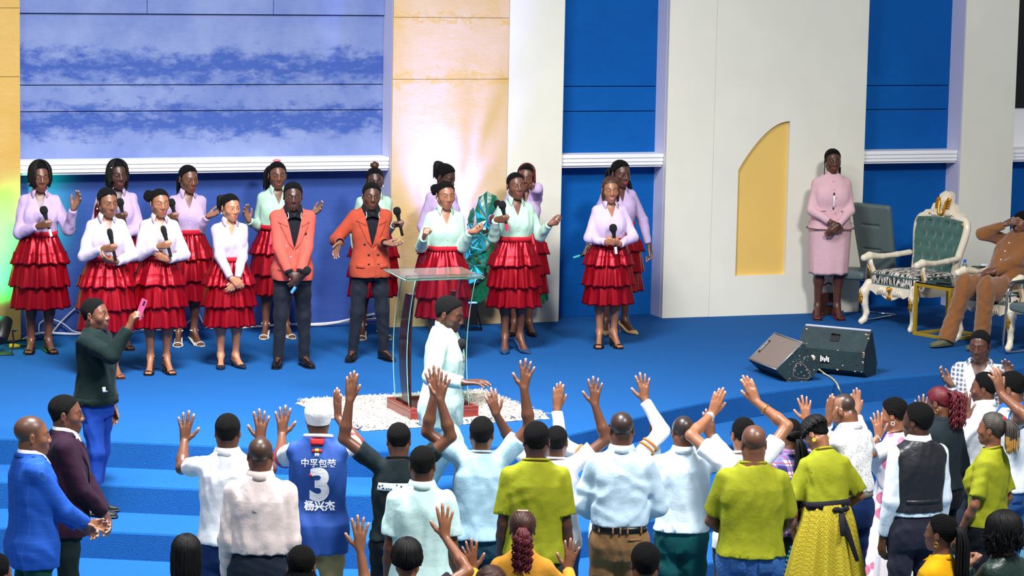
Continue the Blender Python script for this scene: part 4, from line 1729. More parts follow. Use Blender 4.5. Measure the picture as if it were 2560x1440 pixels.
def grille_mat():
    def fn(nt, o, b):
        xyz = angle_coord(nt, o)
        s_ = stripe(nt, xyz[2], .0085, .0035)
        s2 = stripe(nt, xyz[1], .012, .003)
        c = mixc(nt, s_, (150, 134, 122), (96, 84, 78))
        nt.links.new(mixc(nt, s2, c, (110, 98, 90)), b.inputs['Base Color'])
        b.inputs['Roughness'].default_value = .5
        b.inputs['Metallic'].default_value = .2
    return pattern('monitor_grille', fn)


GRILLE = grille_mat()
rngs = np.random.RandomState(11)


def scuffs(parent, pts, name='scuff_marks'):
    b = MB()
    for p, nrm_, r in pts:
        nn = unit(nrm_)
        u = unit(np.cross(nn, [.2, .5, .9]))
        M = np.stack([u, np.cross(nn, u), nn], 1)
        b.lathe([(r, -.002), (r * .8, .0025)], 7, p, sx=1.3, sy=.7, M=M)
    b.build(name, SCUFF, parent, label='worn spots of bare wood')


def build_monitors():
    # right one, seen from behind
    p0 = at_z(2167, 944, 0)
    r = thing('floor_monitor', 'dark green wedge stage monitor seen from behind with rear handle and jack plate', 'speaker', (p0[0], p0[1], 0), rad(-28))
    prof = [(0, 0), (-.085, .06), (-.09, .235), (.075, .41), (.10, .41), (.25, .10), (.22, 0)]
    w = .645
    MB().prism(prof, -w, 0, (1, 2, 0)).build('cabinet', TOLEX, r)
    MB().box((-w + .01, .072, .405), (-.01, .112, .42), .003).build('trim_strip', ALU, r, label='pale aluminium strip along the top edge')
    nn = unit([0, -.175, .165])
    hm = MB()
    for x in (-.34, -.30):
        pass
    c = np.array([-.315, -.005, .335])
    up = unit([0, .165, .175])
    for dx, du, lw, lh in ((0, 0, .085, .075),):
        q = [c + np.array([sx * lw / 2, 0, 0]) + up * sy * lh / 2 + nn * .0015 for sx, sy in ((-1, -1), (1, -1), (1, 1), (-1, 1))]
        q2 = [p - nn * .03 for p in q]
        hm.add(q + q2, [(0, 1, 2, 3), (0, 4, 5, 1), (1, 5, 6, 2), (2, 6, 7, 3), (3, 7, 4, 0)])
    hm.build('handle_recess', DARK, r)
    hb = MB().tube([c + np.array([-.04, 0, 0]) + up * .03 + nn * .006, c + up * .035 + nn * .016, c + np.array([.04, 0, 0]) + up * .03 + nn * .006], .008, 8)
    hb.build('handle', BLACKP, r, smooth=True)
    Mx = [[1, 0, 0], [0, .03, -1], [0, 1, .03]]
    MB().lathe([(.028, -.003), (.028, .006), (.020, .010)], 16, (-.49, -.09, .145), M=Mx).build('socket', mat('socket_ring', (190, 180, 160), rough=.4, metal=.3), r)
    MB().lathe([(.010, 0), (.010, .03)], 10, (-.49, -.09, .145), M=Mx).build('plug', mat('plug_beige', (168, 160, 140)), r)
    MB().box((-.42, -.097, .115), (-.325, -.085, .185), .003).build('jack_plate', BLACKP, r)
    jl = MB()
    for i in range(5):
        jl.box((-.412 + i * .018, -.0985, .122 + (i % 2) * .012), (-.400 + i * .018, -.094, .176 - (i % 3) * .010))
    jl.build('plate_marking', mat('marking_white', (230, 230, 230)), r, label='white printed marks on the jack plate')
    sc = []
    for i in range(16):
        x = rngs.choice([-.005, -.01, -.25, -.2, -.02, rngs.uniform(-.6, -.02)])
        t = rngs.uniform()
        y, z = [(-.0875, .235), (-.085, .06), (-.086, .08 + .15 * t), (-.09 + .165 * t, .235 + .175 * t)][rngs.randint(4)]
        sc.append(((x, y - .001, z), (0, -1, .3), rngs.uniform(.003, .010)))
    for x in (-.61, -.04):
        sc.append(((x, .045, .382), nn, .009))
    scuffs(r, sc)
    # left one, grille towards the left
    p1 = at_z(1971, 955, 0)
    r = thing('floor_monitor', 'black wedge stage monitor with a tan ribbed grille and scuffed end panel', 'speaker', (p1[0], p1[1], 0), rad(19))
    prof = [(0, 0), (-.115, .10), (-.110, .115), (.128, .335), (.145, .335), (.170, .297), (.285, .104), (.262, .064), (.185, 0)]
    D = .60
    MB().prism(prof, 0, D, (0, 2, 1)).build('cabinet', TOLEX, r)
    a, b = np.array([-.112, .108]), np.array([.135, .338])
    d = unit(b - a)
    nv = np.array([-d[1], d[0]])
    g = MB()
    k = 20
    pts = [a + d * (.012) + nv * .004] + [a + (b - a) * t + nv * (.004 + .016 * math.sin(t * math.pi) ** .35) for t in np.linspace(.03, .97, k)] + [b - d * .012 + nv * .004]
    pts += [b - d * .012 - nv * .004, a + d * .012 - nv * .004]
    g.prism(pts, .012, D - .012, (0, 2, 1)).build('grille', GRILLE, r, smooth='auto')
    e = MB()
    for y in (.004, D - .004):
        e.tube([(*(a + nv * .006), 0), (*(b + nv * .006), 0)], .004, 4) if 0 else e.tube([(a[0] + nv[0] * .012, y, a[1] + nv[1] * .012), (b[0] + nv[0] * .012, y, b[1] + nv[1] * .012)], .008, 8)
    for q in (a, b):
        e.tube([(q[0] + nv[0] * .010, 0, q[1] + nv[1] * .010), (q[0] + nv[0] * .010, D, q[1] + nv[1] * .010)], .007, 8)
    e.build('grille_frame', mat('grille_frame', (150, 150, 150), rough=.4, metal=.6), r, smooth=True)
    # badge with the maker's lettering near the far edge
    cen = a + (b - a) * .5
    R = np.stack([np.array([d[0], 0, d[1]]), np.array([0, 1.0, 0]), np.array([nv[0], 0, nv[1]])], 1)
    bd = MB().box((-.075, -.014, .019), (.075, .014, .026), .002).build('badge', BLACKP, r)
    bd.location = (cen[0], D - .07, cen[1])
    bd.rotation_euler = Matrix(R.tolist()).to_euler()
    cu = bpy.data.curves.new('t', 'FONT')
    cu.body, cu.size, cu.align_x, cu.align_y = 'CARVIN', .030, 'CENTER', 'CENTER'
    cu.extrude = .0006
    to = bpy.data.objects.new('t', cu)
    COL.objects.link(to)
    me = bpy.data.meshes.new_from_object(to)
    bpy.data.objects.remove(to)
    me.materials.append(mat('badge_letters', (215, 215, 215), rough=.4))
    lt = obj('lettering', me, bd)
    lt.location = (0, 0, .0268)
    # end panel hardware: octagonal handle plate outline, screws
    pl = [(.04, .055), (.05, .12), (.075, .165), (.125, .165), (.205, .085), (.205, .04), (.185, .022), (.10, .03)]
    MB().tube([(x, -.003, z) for x, z in pl], .0028, 6, close=True).build('plate_outline', mat('plate_pinkish', (150, 110, 105), rough=.5), r, smooth=True)
    MB().prism(pl, -.003, .004, (0, 2, 1)).build('handle_plate', mat('plate_dark', (18, 40, 46), rough=.5, var=(8, .3)), r)
    sb = MB()
    for x, z in ((.07, .14), (.06, .10), (.12, .085), (.15, .05), (.19, .075), (.11, .15), (.17, .10), (.01, .03), (.145, .20), (.10, .23), (.18, .22), (.04, .18), (.245, .10)):
        sb.lathe([(.006, -.001), (.006, .005), (.003, .007)], 8, (x, 0, z), M=[[1, 0, 0], [0, 0, -1], [0, 1, 0]])
    sb.build('screw_row', mat('screw', (170, 165, 158), rough=.4, metal=.5), r)
    sc = []
    for i in range(34):
        t = rngs.uniform()
        k = rngs.randint(3)
        if k == 0:
            q = np.array(prof)[:, :]
            j = rngs.randint(len(q))
            pt = q[j] * (1 - t) + q[(j + 1) % len(q)] * t
            sc.append(((pt[0], -.001, pt[1] + .002), (0, -1, 0), rngs.uniform(.002, .006)))
        else:
            pt = (rngs.uniform(.0, .24), rngs.uniform(.03, .26))
            if pt[1] < .3 - abs(pt[0] - .12) * 1.3:
                sc.append(((pt[0], -.001, pt[1]), (0, -1, 0), rngs.uniform(.0015, .005)))
    scuffs(r, sc)
    # its lead
    b = MB()
    P = [at_z(2047, 923, .06), at_z(2062, 935, .012), at_z(2080, 945, .012), at_z(2092, 958, .012), at_z(2096, 968, .012), at_z(2103, 985, -.06), at_z(2112, 1003, -.19), at_z(2118, 1020, -.198)]
    P = np.array(P)
    t2 = np.linspace(0, len(P) - 1, 40)
    P = np.stack([np.interp(t2, np.arange(len(P)), P[:, i]) for i in range(3)], 1)
    for _ in range(4):
        P[1:-1] = (P[:-2] + 2 * P[1:-1] + P[2:]) / 4
    tag(b.tube(P, .008, 8).build('cable', mat('cable_beige', (176, 166, 130), rough=.6), smooth=True), 'beige speaker cable running from the tan grille monitor down over the stage edge', 'cable')


build_monitors()


# white leads along the foot of the wall
def cable(label, pts, m, r=.008, wob=.02, seed=0, n=60):
    rng = np.random.RandomState(seed)
    P = np.array(pts, float)
    t2 = np.linspace(0, len(P) - 1, n)
    Q = np.stack([np.interp(t2, np.arange(len(P)), P[:, i]) for i in range(3)], 1)
    for _ in range(5):
        Q[1:-1] = (Q[:-2] + 2 * Q[1:-1] + Q[2:]) / 4
    ph = rng.uniform(0, 6, 2)
    Q[:, 1] += wob * np.sin(t2 * 3.1 + ph[0])
    Q[:, 2] = np.maximum(Q[:, 2] + wob * .6 * np.sin(t2 * 2.3 + ph[1]), r + .002)
    return tag(MB().tube(Q, r, 7).build('cable', m, smooth=True), label, 'cable', 'leads along the foot of the wall')


LEADW = mat('lead_white', (214, 216, 224), rough=.5)
LEADP = mat('lead_pinkish', (206, 190, 182), rough=.5)
LEADB = mat('lead_black', (14, 14, 18), rough=.5)


def wl(u_px, y, v, z):
    u = wuz(u_px, 800, 0)[0]
    return W0 + WD * u + WN * v + np.array([0, 0, z])


cable('thick white lead lying along the wall behind the leftmost choir singer', [wl(40, 0, .36, .01), wl(62, 0, .18, .02), wl(110, 0, .10, .03), wl(200, 0, .12, .02), wl(300, 0, .09, .04), wl(420, 0, .10, .02)], LEADW, .013, .012, 1)
cable('white lead looped up against the blue wall left of the dark green sweatshirt', [wl(90, 0, .14, .02), wl(94, 0, .08, .12), wl(118, 0, .05, .18), wl(150, 0, .05, .12), wl(180, 0, .08, .02), wl(330, 0, .1, .02)], LEADW, .007, .01, 2)
cable('pinkish lead rising along the wall behind the front row skirt', [wl(120, 0, .10, .02), wl(150, 0, .06, .13), wl(190, 0, .04, .26), wl(230, 0, .05, .12), wl(270, 0, .09, .02)], LEADP, .007, .008, 3)
cable('white lead hooped on the wall behind the singer in white strappy sandals', [wl(440, 0, .10, .02), wl(470, 0, .06, .10), wl(492, 0, .05, .17), wl(505, 0, .05, .06), wl(520, 0, .09, .02), wl(600, 0, .09, .03)], LEADW, .007, .01, 4)
cable('white bundle of leads along the wall behind the coral jackets', [wl(600, 0, .09, .02), wl(680, 0, .12, .03), wl(760, 0, .09, .03), wl(840, 0, .11, .05), wl(930, 0, .08, .10)], LEADW, .012, .014, 5)
cable('thin white lead crossing the bundle behind the coral jackets', [wl(590, 0, .15, .01), wl(700, 0, .08, .05), wl(800, 0, .13, .02), wl(945, 0, .10, .06)], LEADP, .007, .02, 6)
cable('black power lead on the carpet by the left yellow pillar', [wl(-20, 0, .5, .01), wl(20, 0, .46, .012), wl(50, 0, .40, .012), wl(80, 0, .30, .01), wl(120, 0, .22, .012)], LEADB, .009, .02, 7)


def par_light(label, p, rz, aim, lens_rgb, strength, kind='can'):
    r = thing('stage_light', label, 'light', p, rz)
    if kind == 'can':
        M = np.stack([unit([1, 0, 0]), unit(np.cross(unit(aim), [1, 0, 0])), unit(aim)], 1)
        b = MB().lathe([(.05, -.14), (.07, -.12), (.085, 0), (.092, .09), (.092, .10)], 16, (0, 0, .22), M=M)
        b.build('can', BLACKP, r, smooth='auto')
        MB().lathe([(.082, .098), (.06, .104), (.001, .106)], 16, (0, 0, .22), M=M, cap=False).build('lens', mat('lens_%d_%d_%d' % lens_rgb, lens_rgb, emit=(lens_rgb, strength)), r, smooth=True)
        y = MB().tube([(-.10, 0, .22), (-.11, 0, .10), (-.09, 0, .015), (.09, 0, .015), (.11, 0, .10), (.10, 0, .22)], .008, 8)
        y.box((-.10, -.08, 0), (.10, .08, .012), .003)
        y.build('bracket', BLACKP, r, smooth='auto')
        MB().lathe([(.016, 0), (.016, .02), (.006, .022), (.006, .04)], 10, (.11, 0, .22), M=[[0, 0, 1], [0, 1, 0], [-1, 0, 0]]).build('knob', BLACKP, r)
    else:
        b = MB().box((-.045, -.035, .07), (.045, .035, .28), .006)
        for z in np.linspace(.09, .26, 7):
            b.box((-.05, .03, z - .004), (.05, .05, z + .004))
        b.build('housing', BLACKP, r)
        MB().box((-.04, -.03, .279), (.04, .03, .287), .002).build('lens', mat('lens_%d_%d_%d' % lens_rgb, lens_rgb, emit=(lens_rgb, strength)), r)
        MB().tube([(.0, 0, .24), (.05, .0, .2), (.10, .0, .012)], .007, 8).tube([(-.05, 0, .2), (-.06, .0, .012), (.10, 0, .012)], .007, 8).build('stand', BLACKP, r, smooth=True)
    return r


pl_ = at_z(4, 886, 0)
par_light('black par can with a green lens at the foot of the left yellow pillar', (pl_[0], pl_[1], 0), rad(20), (.25, .8, .6), (40, 255, 110), 3)
pc_ = at_z(1180, 828, 0)
par_light('slim black uplighter with a blue lens standing behind the pulpit', (pc_[0], pc_[1], 0), rad(20), (0, .2, 1), (90, 130, 255), 4, 'slim')
for nm, w_, c_ in (('green', wuz(12, 640, PV), (.0, 1, .28)),):
    q = W0 + WD * w_[0] + WN * PV + np.array([0, 0, w_[1]])
    spot('par_beam', (pl_[0] - .05, pl_[1] - .15, .32), q, 800, 54, c_, .9, .05)
q = W0 + WD * wuz(1115, 230, PV)[0] + WN * PV + np.array([0, 0, wuz(1115, 230, PV)[1]])
spot('uplight_beam', (pc_[0], pc_[1] - .05, .33), q, 2000, 54, (.15, .19, 1), 1.0, .08)


# monstera behind the choir
LEAF = mat('leaf_green', (14, 92, 60), rough=.28, spec=.6, var=(7, .3))


def leaf_mesh(n=9, rows=7):
    """fan-pleated heart leaf, stalk at the origin, tip along +y; slightly cupped"""
    v, f = [], []
    for j in range(2 * n + 1):
        t = j / (2 * n)
        a = rad(-148 + 296 * t)
        L = .5 + .5 * math.cos(a * .5) ** 2
        L *= (1.0 if abs(a) < rad(105) else .82) * (1 if j % 2 else .93)
        for i in range(rows + 1):
            u = i / rows
            z = (.030 if j % 2 else -.018) * math.sin(u * math.pi * .8) - .10 * u * u
            v.append((math.sin(a) * u * L * .62, math.cos(a) * u * L - .0, z))
    for j in range(2 * n):
        for i in range(rows):
            p = j * (rows + 1) + i
            f.append((p, p + 1, p + rows + 2, p + rows + 1))
    return mesh('leaf', v, f, LEAF, False)


LEAFME = leaf_mesh()


def build_plant():
    base = W0 + WD * wuz(1262, 700, PV)[0] + WN * .62
    r = thing('potted_plant', 'large artificial plant with fan pleated green leaves behind the mint blouse singers', 'plant', (base[0], base[1], 0))
    MB().lathe([(.10, 0), (.12, .01), (.15, .24), (.16, .27), (.145, .27), (.13, .22), (.001, .22)], 20, cap=False).build('pot', BLACKP, r, smooth='auto')
    MB().lathe([(.10, 0), (.115, .30), (.10, .62), (.03, .66)], 14, (0, 0, .2)).build('moss_pole', mat('moss_pole', (30, 26, 20), rough=.95, bump=(60, 1)), r, smooth=True)
    R = rotz(0)
    for k, (px, py, sc, tip, face) in enumerate(((1226, 536, .29, (-.1, 1.0), (-.25, -.9, .1)), (1212, 575, .24, (-.55, -.8), (-.3, -.9, .3)), (1192, 650, .29, (-.75, -.55), (-.1, -.9, .45)), (1178, 545, .17, (-.2, 1), (-.9, -.4, .2)), (1232, 620, .27, (.35, -.9), (.2, -.9, .3)),
                                                  (1250, 560, .25, (.5, .8), (.2, -.9, .3)), (1345, 620, .22, (.35, .8), (.6, -.8, .2)), (1358, 690, .24, (.15, -1), (.7, -.7, .2)), (1176, 600, .14, (-.2, -1), (-.9, -.4, .2)), (1215, 690, .24, (-.4, -.9), (-.2, -.9, .3)), (1300, 640, .25, (.3, .9), (0, -.95, .3)))):
        p = at_y(px - 6, py + 14, base[1] - .10 + .05 * math.sin(k * 2.1)) - np.array([base[0], base[1], 0])
        n = unit(face)
        t = np.array([tip[0], 0, tip[1]])
        t = unit(t - n * (t @ n))
        M = np.stack([np.cross(t, n), t, n], 1)
        o = obj('leaf', LEAFME, r)
        o.location = p
        o.rotation_euler = Matrix(M.tolist()).to_euler()
        o.scale = (sc * .98,) * 3
        mid = np.array([0, 0, .55]) * .5 + p * .5 + np.array([0, .04, .06])
        MB().tube([(0, 0, .35 + .04 * (k % 5)), mid, p], .006, 6).build('stem', mat('stem_green', (24, 90, 50), rough=.5), r, smooth=True)


build_plant()

# ------------------------------------------------------------------ chairs on the right of the stage
IVORY = mat('ivory_lacquer', (226, 214, 190), rough=.28, coat=.4)
VELVET = mat('velvet_green', (52, 92, 84), rough=.9, sheen=.5, var=(8, .12))
LEATHER = mat('leather_grey', (84, 98, 98), rough=.42, bump=(90, .15))


def zebra():
    def fn(nt, o, b):
        w = N(nt, 'ShaderNodeTexNoise')
        w.inputs['Scale'].default_value, w.inputs['Detail'].default_value = 3.0, 3
        mp = N(nt, 'ShaderNodeMapping')
        mp.inputs['Scale'].default_value = (26, 5, 5)
        nt.links.new(o, mp.inputs['Vector'])
        nt.links.new(mp.outputs[0], w.inputs['Vector'])
        r = N(nt, 'ShaderNodeMapRange')
        r.inputs['From Min'].default_value, r.inputs['From Max'].default_value = .48, .54
        nt.links.new(w.outputs['Fac'], r.inputs['Value'])
        nt.links.new(mixc(nt, r.outputs[0], (28, 42, 38), (226, 216, 204)), b.inputs['Base Color'])
    return pattern('zebra_fabric', fn)


ZEBRA = zebra()


def sdf_obj(name, F, m, parent, ratio=.4):
    v, q = F.quads()
    o = obj(name, mesh(name, v, q, m), parent)
    DECI.append((o, ratio))
    return o


def royal_chair(label, loc, rz):
    """carved ivory armchair; faces -y, seat front at y=-.30"""
    r = thing('armchair', label, 'chair', loc, rz, 'carved ivory armchairs')
    HW = .34
    # seat cushion
    F = SDF((-.38, -.38, .36), (.38, .34, .62), .012)
    g = F.sub((-.4, -.4, .3), (.4, .4, .7), 0)
    sl, x, y, z = g
    q = np.maximum(np.maximum(np.abs(x) - .27, np.abs(y + .02) - .25), 0)
    zz = np.abs(z - (.475 + .03 * np.cos(x * 4) * np.cos((y + .02) * 4))) - .035
    d = np.sqrt(np.maximum(np.abs(x) - .26, 0) ** 2 + np.maximum(np.abs(y + .02) - .26, 0) ** 2 + np.maximum(zz, 0) ** 2) - .035
    F.mix(sl, d.astype(F32), 0)
    sdf_obj('seat_cushion', F, ZEBRA, r)
    pip = [(x_, y_, .468) for x_, y_ in ((-.295, -.315), (.295, -.315), (.295, .275), (-.295, .275))]
    for z_ in (.425, .525):
        MB().tube([(a_, b_, z_) for a_, b_ in ((-.28, -.318), (.28, -.318), (.297, -.30), (.297, .26), (.28, .278), (-.28, .278), (-.297, .26), (-.297, -.30))], .008, 6, close=True).build('piping', VELVET, r, smooth=True)
    # apron rails with carved scallop
    fr_ = [(-.32, .42), (-.32, .36), (-.25, .345), (-.19, .315), (-.13, .325), (-.07, .295), (0, .275), (.07, .295), (.13, .325), (.19, .315), (.25, .345), (.32, .36), (.32, .42)]
    MB().prism(fr_, -.335, -.295, (0, 2, 1)).build('apron', IVORY, r)
    for s_ in (-1, 1):
        MB().prism([(-.30, .42), (-.30, .35), (-.1, .33), (.1, .33), (.27, .35), (.27, .42)], s_ * .32 - .02, s_ * .32 + .02, (1, 2, 0)).build('side_rail', IVORY, r)
        c = MB()
        for i in range(5):
            c.tube([(s_ * (.05 + .018 * i), -.338, .40), (s_ * (.055 + .026 * i), -.345, .36), (s_ * (.05 + .03 * i), -.338, .325)], .008, 6)
        th = np.linspace(0, 5.5, 16)
        c.tube([(s_ * (.085 + .028 * (1 - t / 7) * math.cos(t)), -.342, .355 + .028 * (1 - t / 7) * math.sin(t)) for t in th], .009, 6)
        c.build('carving', IVORY, r, smooth=True)
    g = MB()
    for i in range(-2, 3):
        g.tube([(i * .004, -.345, .355), (i * .011, -.352, .39), (i * .016, -.345, .418 - abs(i) * .006)], .007, 6)
        g.tube([(i * .004, -.345, .345), (i * .010, -.352, .31), (i * .012, -.343, .275 + abs(i) * .008)], .007, 6)
    g.build('gold_shell', GOLD, r, smooth=True, label='gold shell at the middle of the apron')
    # cabriole front legs, back legs
    for s_ in (-1, 1):
        F = SDF((min(0, s_ * .45) - .02, -.46, -.01), (max(0, s_ * .45) + .02, -.22, .46), .011)
        pts = [((s_ * .315, -.315, .42), .045), ((s_ * .345, -.35, .33), .050), ((s_ * .34, -.345, .22), .036), ((s_ * .325, -.325, .12), .028), ((s_ * .335, -.345, .05), .030), ((s_ * .345, -.375, .028), .034)]
        for (a_, ra), (b_, rb) in zip(pts[:-1], pts[1:]):
            F.cone(a_, b_, ra, rb, .02)
        L = sdf_obj('leg', F, IVORY, r)
        gl = MB()
        gl.add([(s_ * .345, -.405, .36), (s_ * .345 - .028, -.395, .29), (s_ * .345, -.388, .19), (s_ * .345 + .028, -.395, .29), (s_ * .345, -.415, .29)], [(0, 1, 4), (1, 2, 4), (2, 3, 4), (3, 0, 4)])
        for i in (-1, 0, 1):
            gl.tube([(s_ * .345 + i * .008, -.400, .285), (s_ * .345 + i * .018, -.402, .25), (s_ * .345 + i * .014, -.393, .225)], .006, 6)
        gl.build('gold_leaf', GOLD, L, label='gold pointed leaf on the knee')
        MB().tube([(s_ * .29, .26, .42), (s_ * .30, .30, .2), (s_ * .31, .36, .0)], [.035, .030, .026], 8).build('leg', IVORY, r, smooth=True)
        # arm: upright and rest
        A_ = MB().tube([(s_ * .335, -.24, .40), (s_ * .35, -.20, .50), (s_ * .36, -.25, .60), (s_ * .365, -.27, .655)], [.040, .034, .030, .034], 10, flat=.7)
        A_.build('arm_support', IVORY, r, smooth=True)
        MB().tube([(s_ * .352, -.262, .43), (s_ * .366, -.245, .52), (s_ * .378, -.285, .60)], .006, 6).build('gold_line', GOLD, r, smooth=True)
        F = SDF((s_ * .36 - .09, -.40, .60), (s_ * .36 + .09, .32, .76), .010)
        q_ = [((s_ * .37, -.345, .672), .036), ((s_ * .368, -.27, .69), .040), ((s_ * .36, -.10, .675), .028), ((s_ * .345, .10, .685), .028), ((s_ * .33, .27, .70), .030)]
        for (a_, ra), (b_, rb) in zip(q_[:-1], q_[1:]):
            F.cone(a_, b_, ra, rb, .02)
        sdf_obj('armrest', F, IVORY, r)
    # back frame leaning backwards
    LN = lambda x, z, o=0: (x, .27 + (z - .42) * .20 + o, z)
    outl = [(-.27, .50), (-.285, .70), (-.33, .88), (-.345, 1.0), (-.31, 1.07), (-.22, 1.085), (-.15, 1.10), (0, 1.12), (.15, 1.10), (.22, 1.085), (.31, 1.07), (.345, 1.0), (.33, .88), (.285, .70), (.27, .50)]
    P = np.array([LN(x, z) for x, z in outl])
    t2 = np.linspace(0, len(P) - 1, 60)
    P = np.stack([np.interp(t2, np.arange(len(P)), P[:, i]) for i in range(3)], 1)
    for _ in range(2):
        P[1:-1] = (P[:-2] + 2 * P[1:-1] + P[2:]) / 4
    MB().tube(P, .042, 10, flat=.9).build('back_frame', IVORY, r, smooth=True)
    # padded tufted panel
    F = SDF((-.34, .18, .44), (.34, .56, 1.12), .010)
    sl, x, y, z = F.sub((-.4, .1, .4), (.4, .6, 1.2), 0)
    hw = .255 + .055 * np.clip((z - .6) / .3, 0, 1)
    yc = .27 + (z - .42) * .20
    tuft = np.zeros_like(x + z)
    for zi in range(5):
        for xi in range(-2, 3):
            tx, tz = xi * .115 + (.0575 if zi % 2 else 0), .56 + zi * .115
            tuft = np.maximum(tuft, np.exp(-((x - tx) ** 2 + (z - tz) ** 2) / .0011))
            # pleats between buttons
    pl_ = np.abs(np.sin((x * 8.7 + z * 8.7) * math.pi / 2)) * np.abs(np.sin((x * 8.7 - z * 8.7 + .15) * math.pi / 2))
    th_ = .055 - .030 * tuft + .012 * np.sqrt(pl_)
    d = np.maximum(np.abs(y - yc) - th_, np.maximum(np.abs(x) - hw, np.maximum(z - (1.07 + .02 * np.cos(x * 5)), .50 - z))) * .85
    F.mix(sl, d.astype(F32), 0)
    sdf_obj('back_cushion', F, VELVET, r)
    st = MB()
    for x_ in np.linspace(-.26, .26, 13):
        st.ball(LN(x_, 1.045 + .01 * math.cos(x_ * 5), -.052), .008, 6, 4)
    st.build('stud_row', mat('stud', (40, 60, 56), rough=.4, metal=.4), r, smooth=True)
    # crest
    cr = [(q[0] * 1.4, 1.09 + (q[1] - 1.09) * .9) for q in ((-.20, 1.09), (-.17, 1.15), (-.12, 1.16), (-.105, 1.23), (-.06, 1.25), (-.055, 1.34), (-.02, 1.375), (.02, 1.375), (.055, 1.34), (.06, 1.25), (.105, 1.23), (.12, 1.16), (.17, 1.15), (.20, 1.09))]
    a0 = MB().prism(cr, -.032, .032, (0, 2, 1))
    cz = a0.build('crest', IVORY, r, xf=lambda v: np.stack([v[:, 0], v[:, 1] + .27 + (v[:, 2] - .42) * .20, v[:, 2]], 1))
    c = MB()
    for i in range(-3, 4):
        c.tube([LN(i * .004, 1.16, -.035), LN(i * .010, 1.26, -.046), LN(i * .013, 1.355 - abs(i) * .012, -.036)], .008, 6)
    for s_ in (-1, 1):
        for k in range(3):
            c.tube([LN(s_ * (.05 + .03 * k), 1.10, -.04), LN(s_ * (.09 + .03 * k), 1.13, -.046), LN(s_ * (.11 + .03 * k), 1.17 - .03 * k, -.038)], .011, 6)
    c.build('carving', IVORY, r, smooth=True)
    for s_ in (-1, 1):
        g = MB()
        g.tube([LN(s_ * .006, 1.11, -.05), LN(s_ * .032, 1.13, -.056), LN(s_ * .042, 1.19, -.056), LN(s_ * .045, 1.24, -.052), LN(s_ * .07, 1.275, -.05), LN(s_ * .10, 1.27, -.046)], [.012, .014, .013, .015, .018, .010], 8)
        for k in range(4):
            g.tube([LN(s_ * .052, 1.185 + .022 * k, -.05), LN(s_ * (.078 + .004 * k), 1.195 + .022 * k, -.052), LN(s_ * (.088 + .004 * k), 1.18 + .024 * k, -.046)], .010, 6)
        g.build('gold_scroll', GOLD, r, smooth=True, label='gold acanthus scroll on the crest')
        MB().tube([LN(s_ * .32, 1.02, -.045), LN(s_ * .30, 1.06, -.048), LN(s_ * .26, 1.065, -.048), LN(s_ * .25, 1.045, -.046), LN(s_ * .27, 1.035, -.045)], .009, 6).build('gold_scroll', GOLD, r, smooth=True)
    return r


CA = np.array([4.06, 28.10, 0])
royal_chair('carved ivory armchair with green tufted back and empty zebra seat', CA, rad(-52))
CB = CA + np.array([.78, -1.10, 0])
royal_chair('carved ivory armchair with the man in brown sitting on its zebra seat', CB, rad(-52))


def office_chair(label, loc, rz):
    r = thing('office_chair', label, 'chair', loc, rz, 'grey leather cantilever chairs')
    for s_ in (-1, 1):
        P = [(s_ * .27, .33, .012), (s_ * .27, -.22, .012), (s_ * .27, -.285, .03), (s_ * .275, -.30, .10), (s_ * .28, -.27, .40), (s_ * .285, -.25, .60), (s_ * .285, -.21, .655), (s_ * .285, -.14, .67), (s_ * .28, .22, .655)]
        P = np.array(P)
        t2 = np.linspace(0, len(P) - 1, 44)
        P = np.stack([np.interp(t2, np.arange(len(P)), P[:, i]) for i in range(3)], 1)
        for _ in range(2):
            P[1:-1] = (P[:-2] + 2 * P[1:-1] + P[2:]) / 4
        MB().tube(P, .0125, 8).build('tube_frame', CHROME, r, smooth=True)
        MB().tube([(s_ * .286, -.235, .63), (s_ * .286, -.17, .682), (s_ * .284, .0, .688), (s_ * .282, .2, .672)], [.018, .024, .024, .02], 8, flat=.6).build('armrest', mat('arm_pad', (44, 54, 54), rough=.5), r, smooth=True)
    MB().tube([(-.27, .33, .012), (.27, .33, .012)], .0125, 8).tube([(-.28, -.10, .40), (.28, -.10, .40)], .011, 8).build('crossbar', CHROME, r, smooth=True)

    def pad(name, hx, hy, hz, cen, tilt, grooves):
        F = SDF((-hx - .05, -hy - .05, -hz - .06), (hx + .05, hy + .05, hz + .06), .011)
        sl, x, y, z = F.sub((-1, -1, -1), (1, 1, 1), 0)
        gr = 0
        for gz, w in grooves:
            gr = gr + .022 * np.exp(-((y - gz) / .010) ** 2) * (np.abs(x) < w)
        zz = np.abs(z) - hz + gr * (z > 0) + .014 * (x / hx) ** 2
        d = np.sqrt(np.maximum(np.abs(x) - hx + .03, 0) ** 2 + np.maximum(np.abs(y) - hy + .03, 0) ** 2 + np.maximum(zz, 0) ** 2) - .03
        F.mix(sl, d.astype(F32), 0)
        o = sdf_obj(name, F, LEATHER, r)
        o.location, o.rotation_euler = cen, (tilt, 0, 0)
    pad('seat', .25, .25, .022, (0, -.03, .45), rad(-3), ())
    pad('backrest', .235, .36, .018, (0, .30, .80), rad(102) - math.pi * 0, ((-.12, .11), (.14, .11)))
    return r


oA = at_z(2166, 812, 0)
office_chair('grey leather cantilever office chair standing empty between pink suit and carved armchair', (3.56, 28.70, 0), rad(-40))
office_chair('grey leather cantilever office chair cut by the right edge beside the brown suit', (5.07, 26.24, 0), rad(-52))


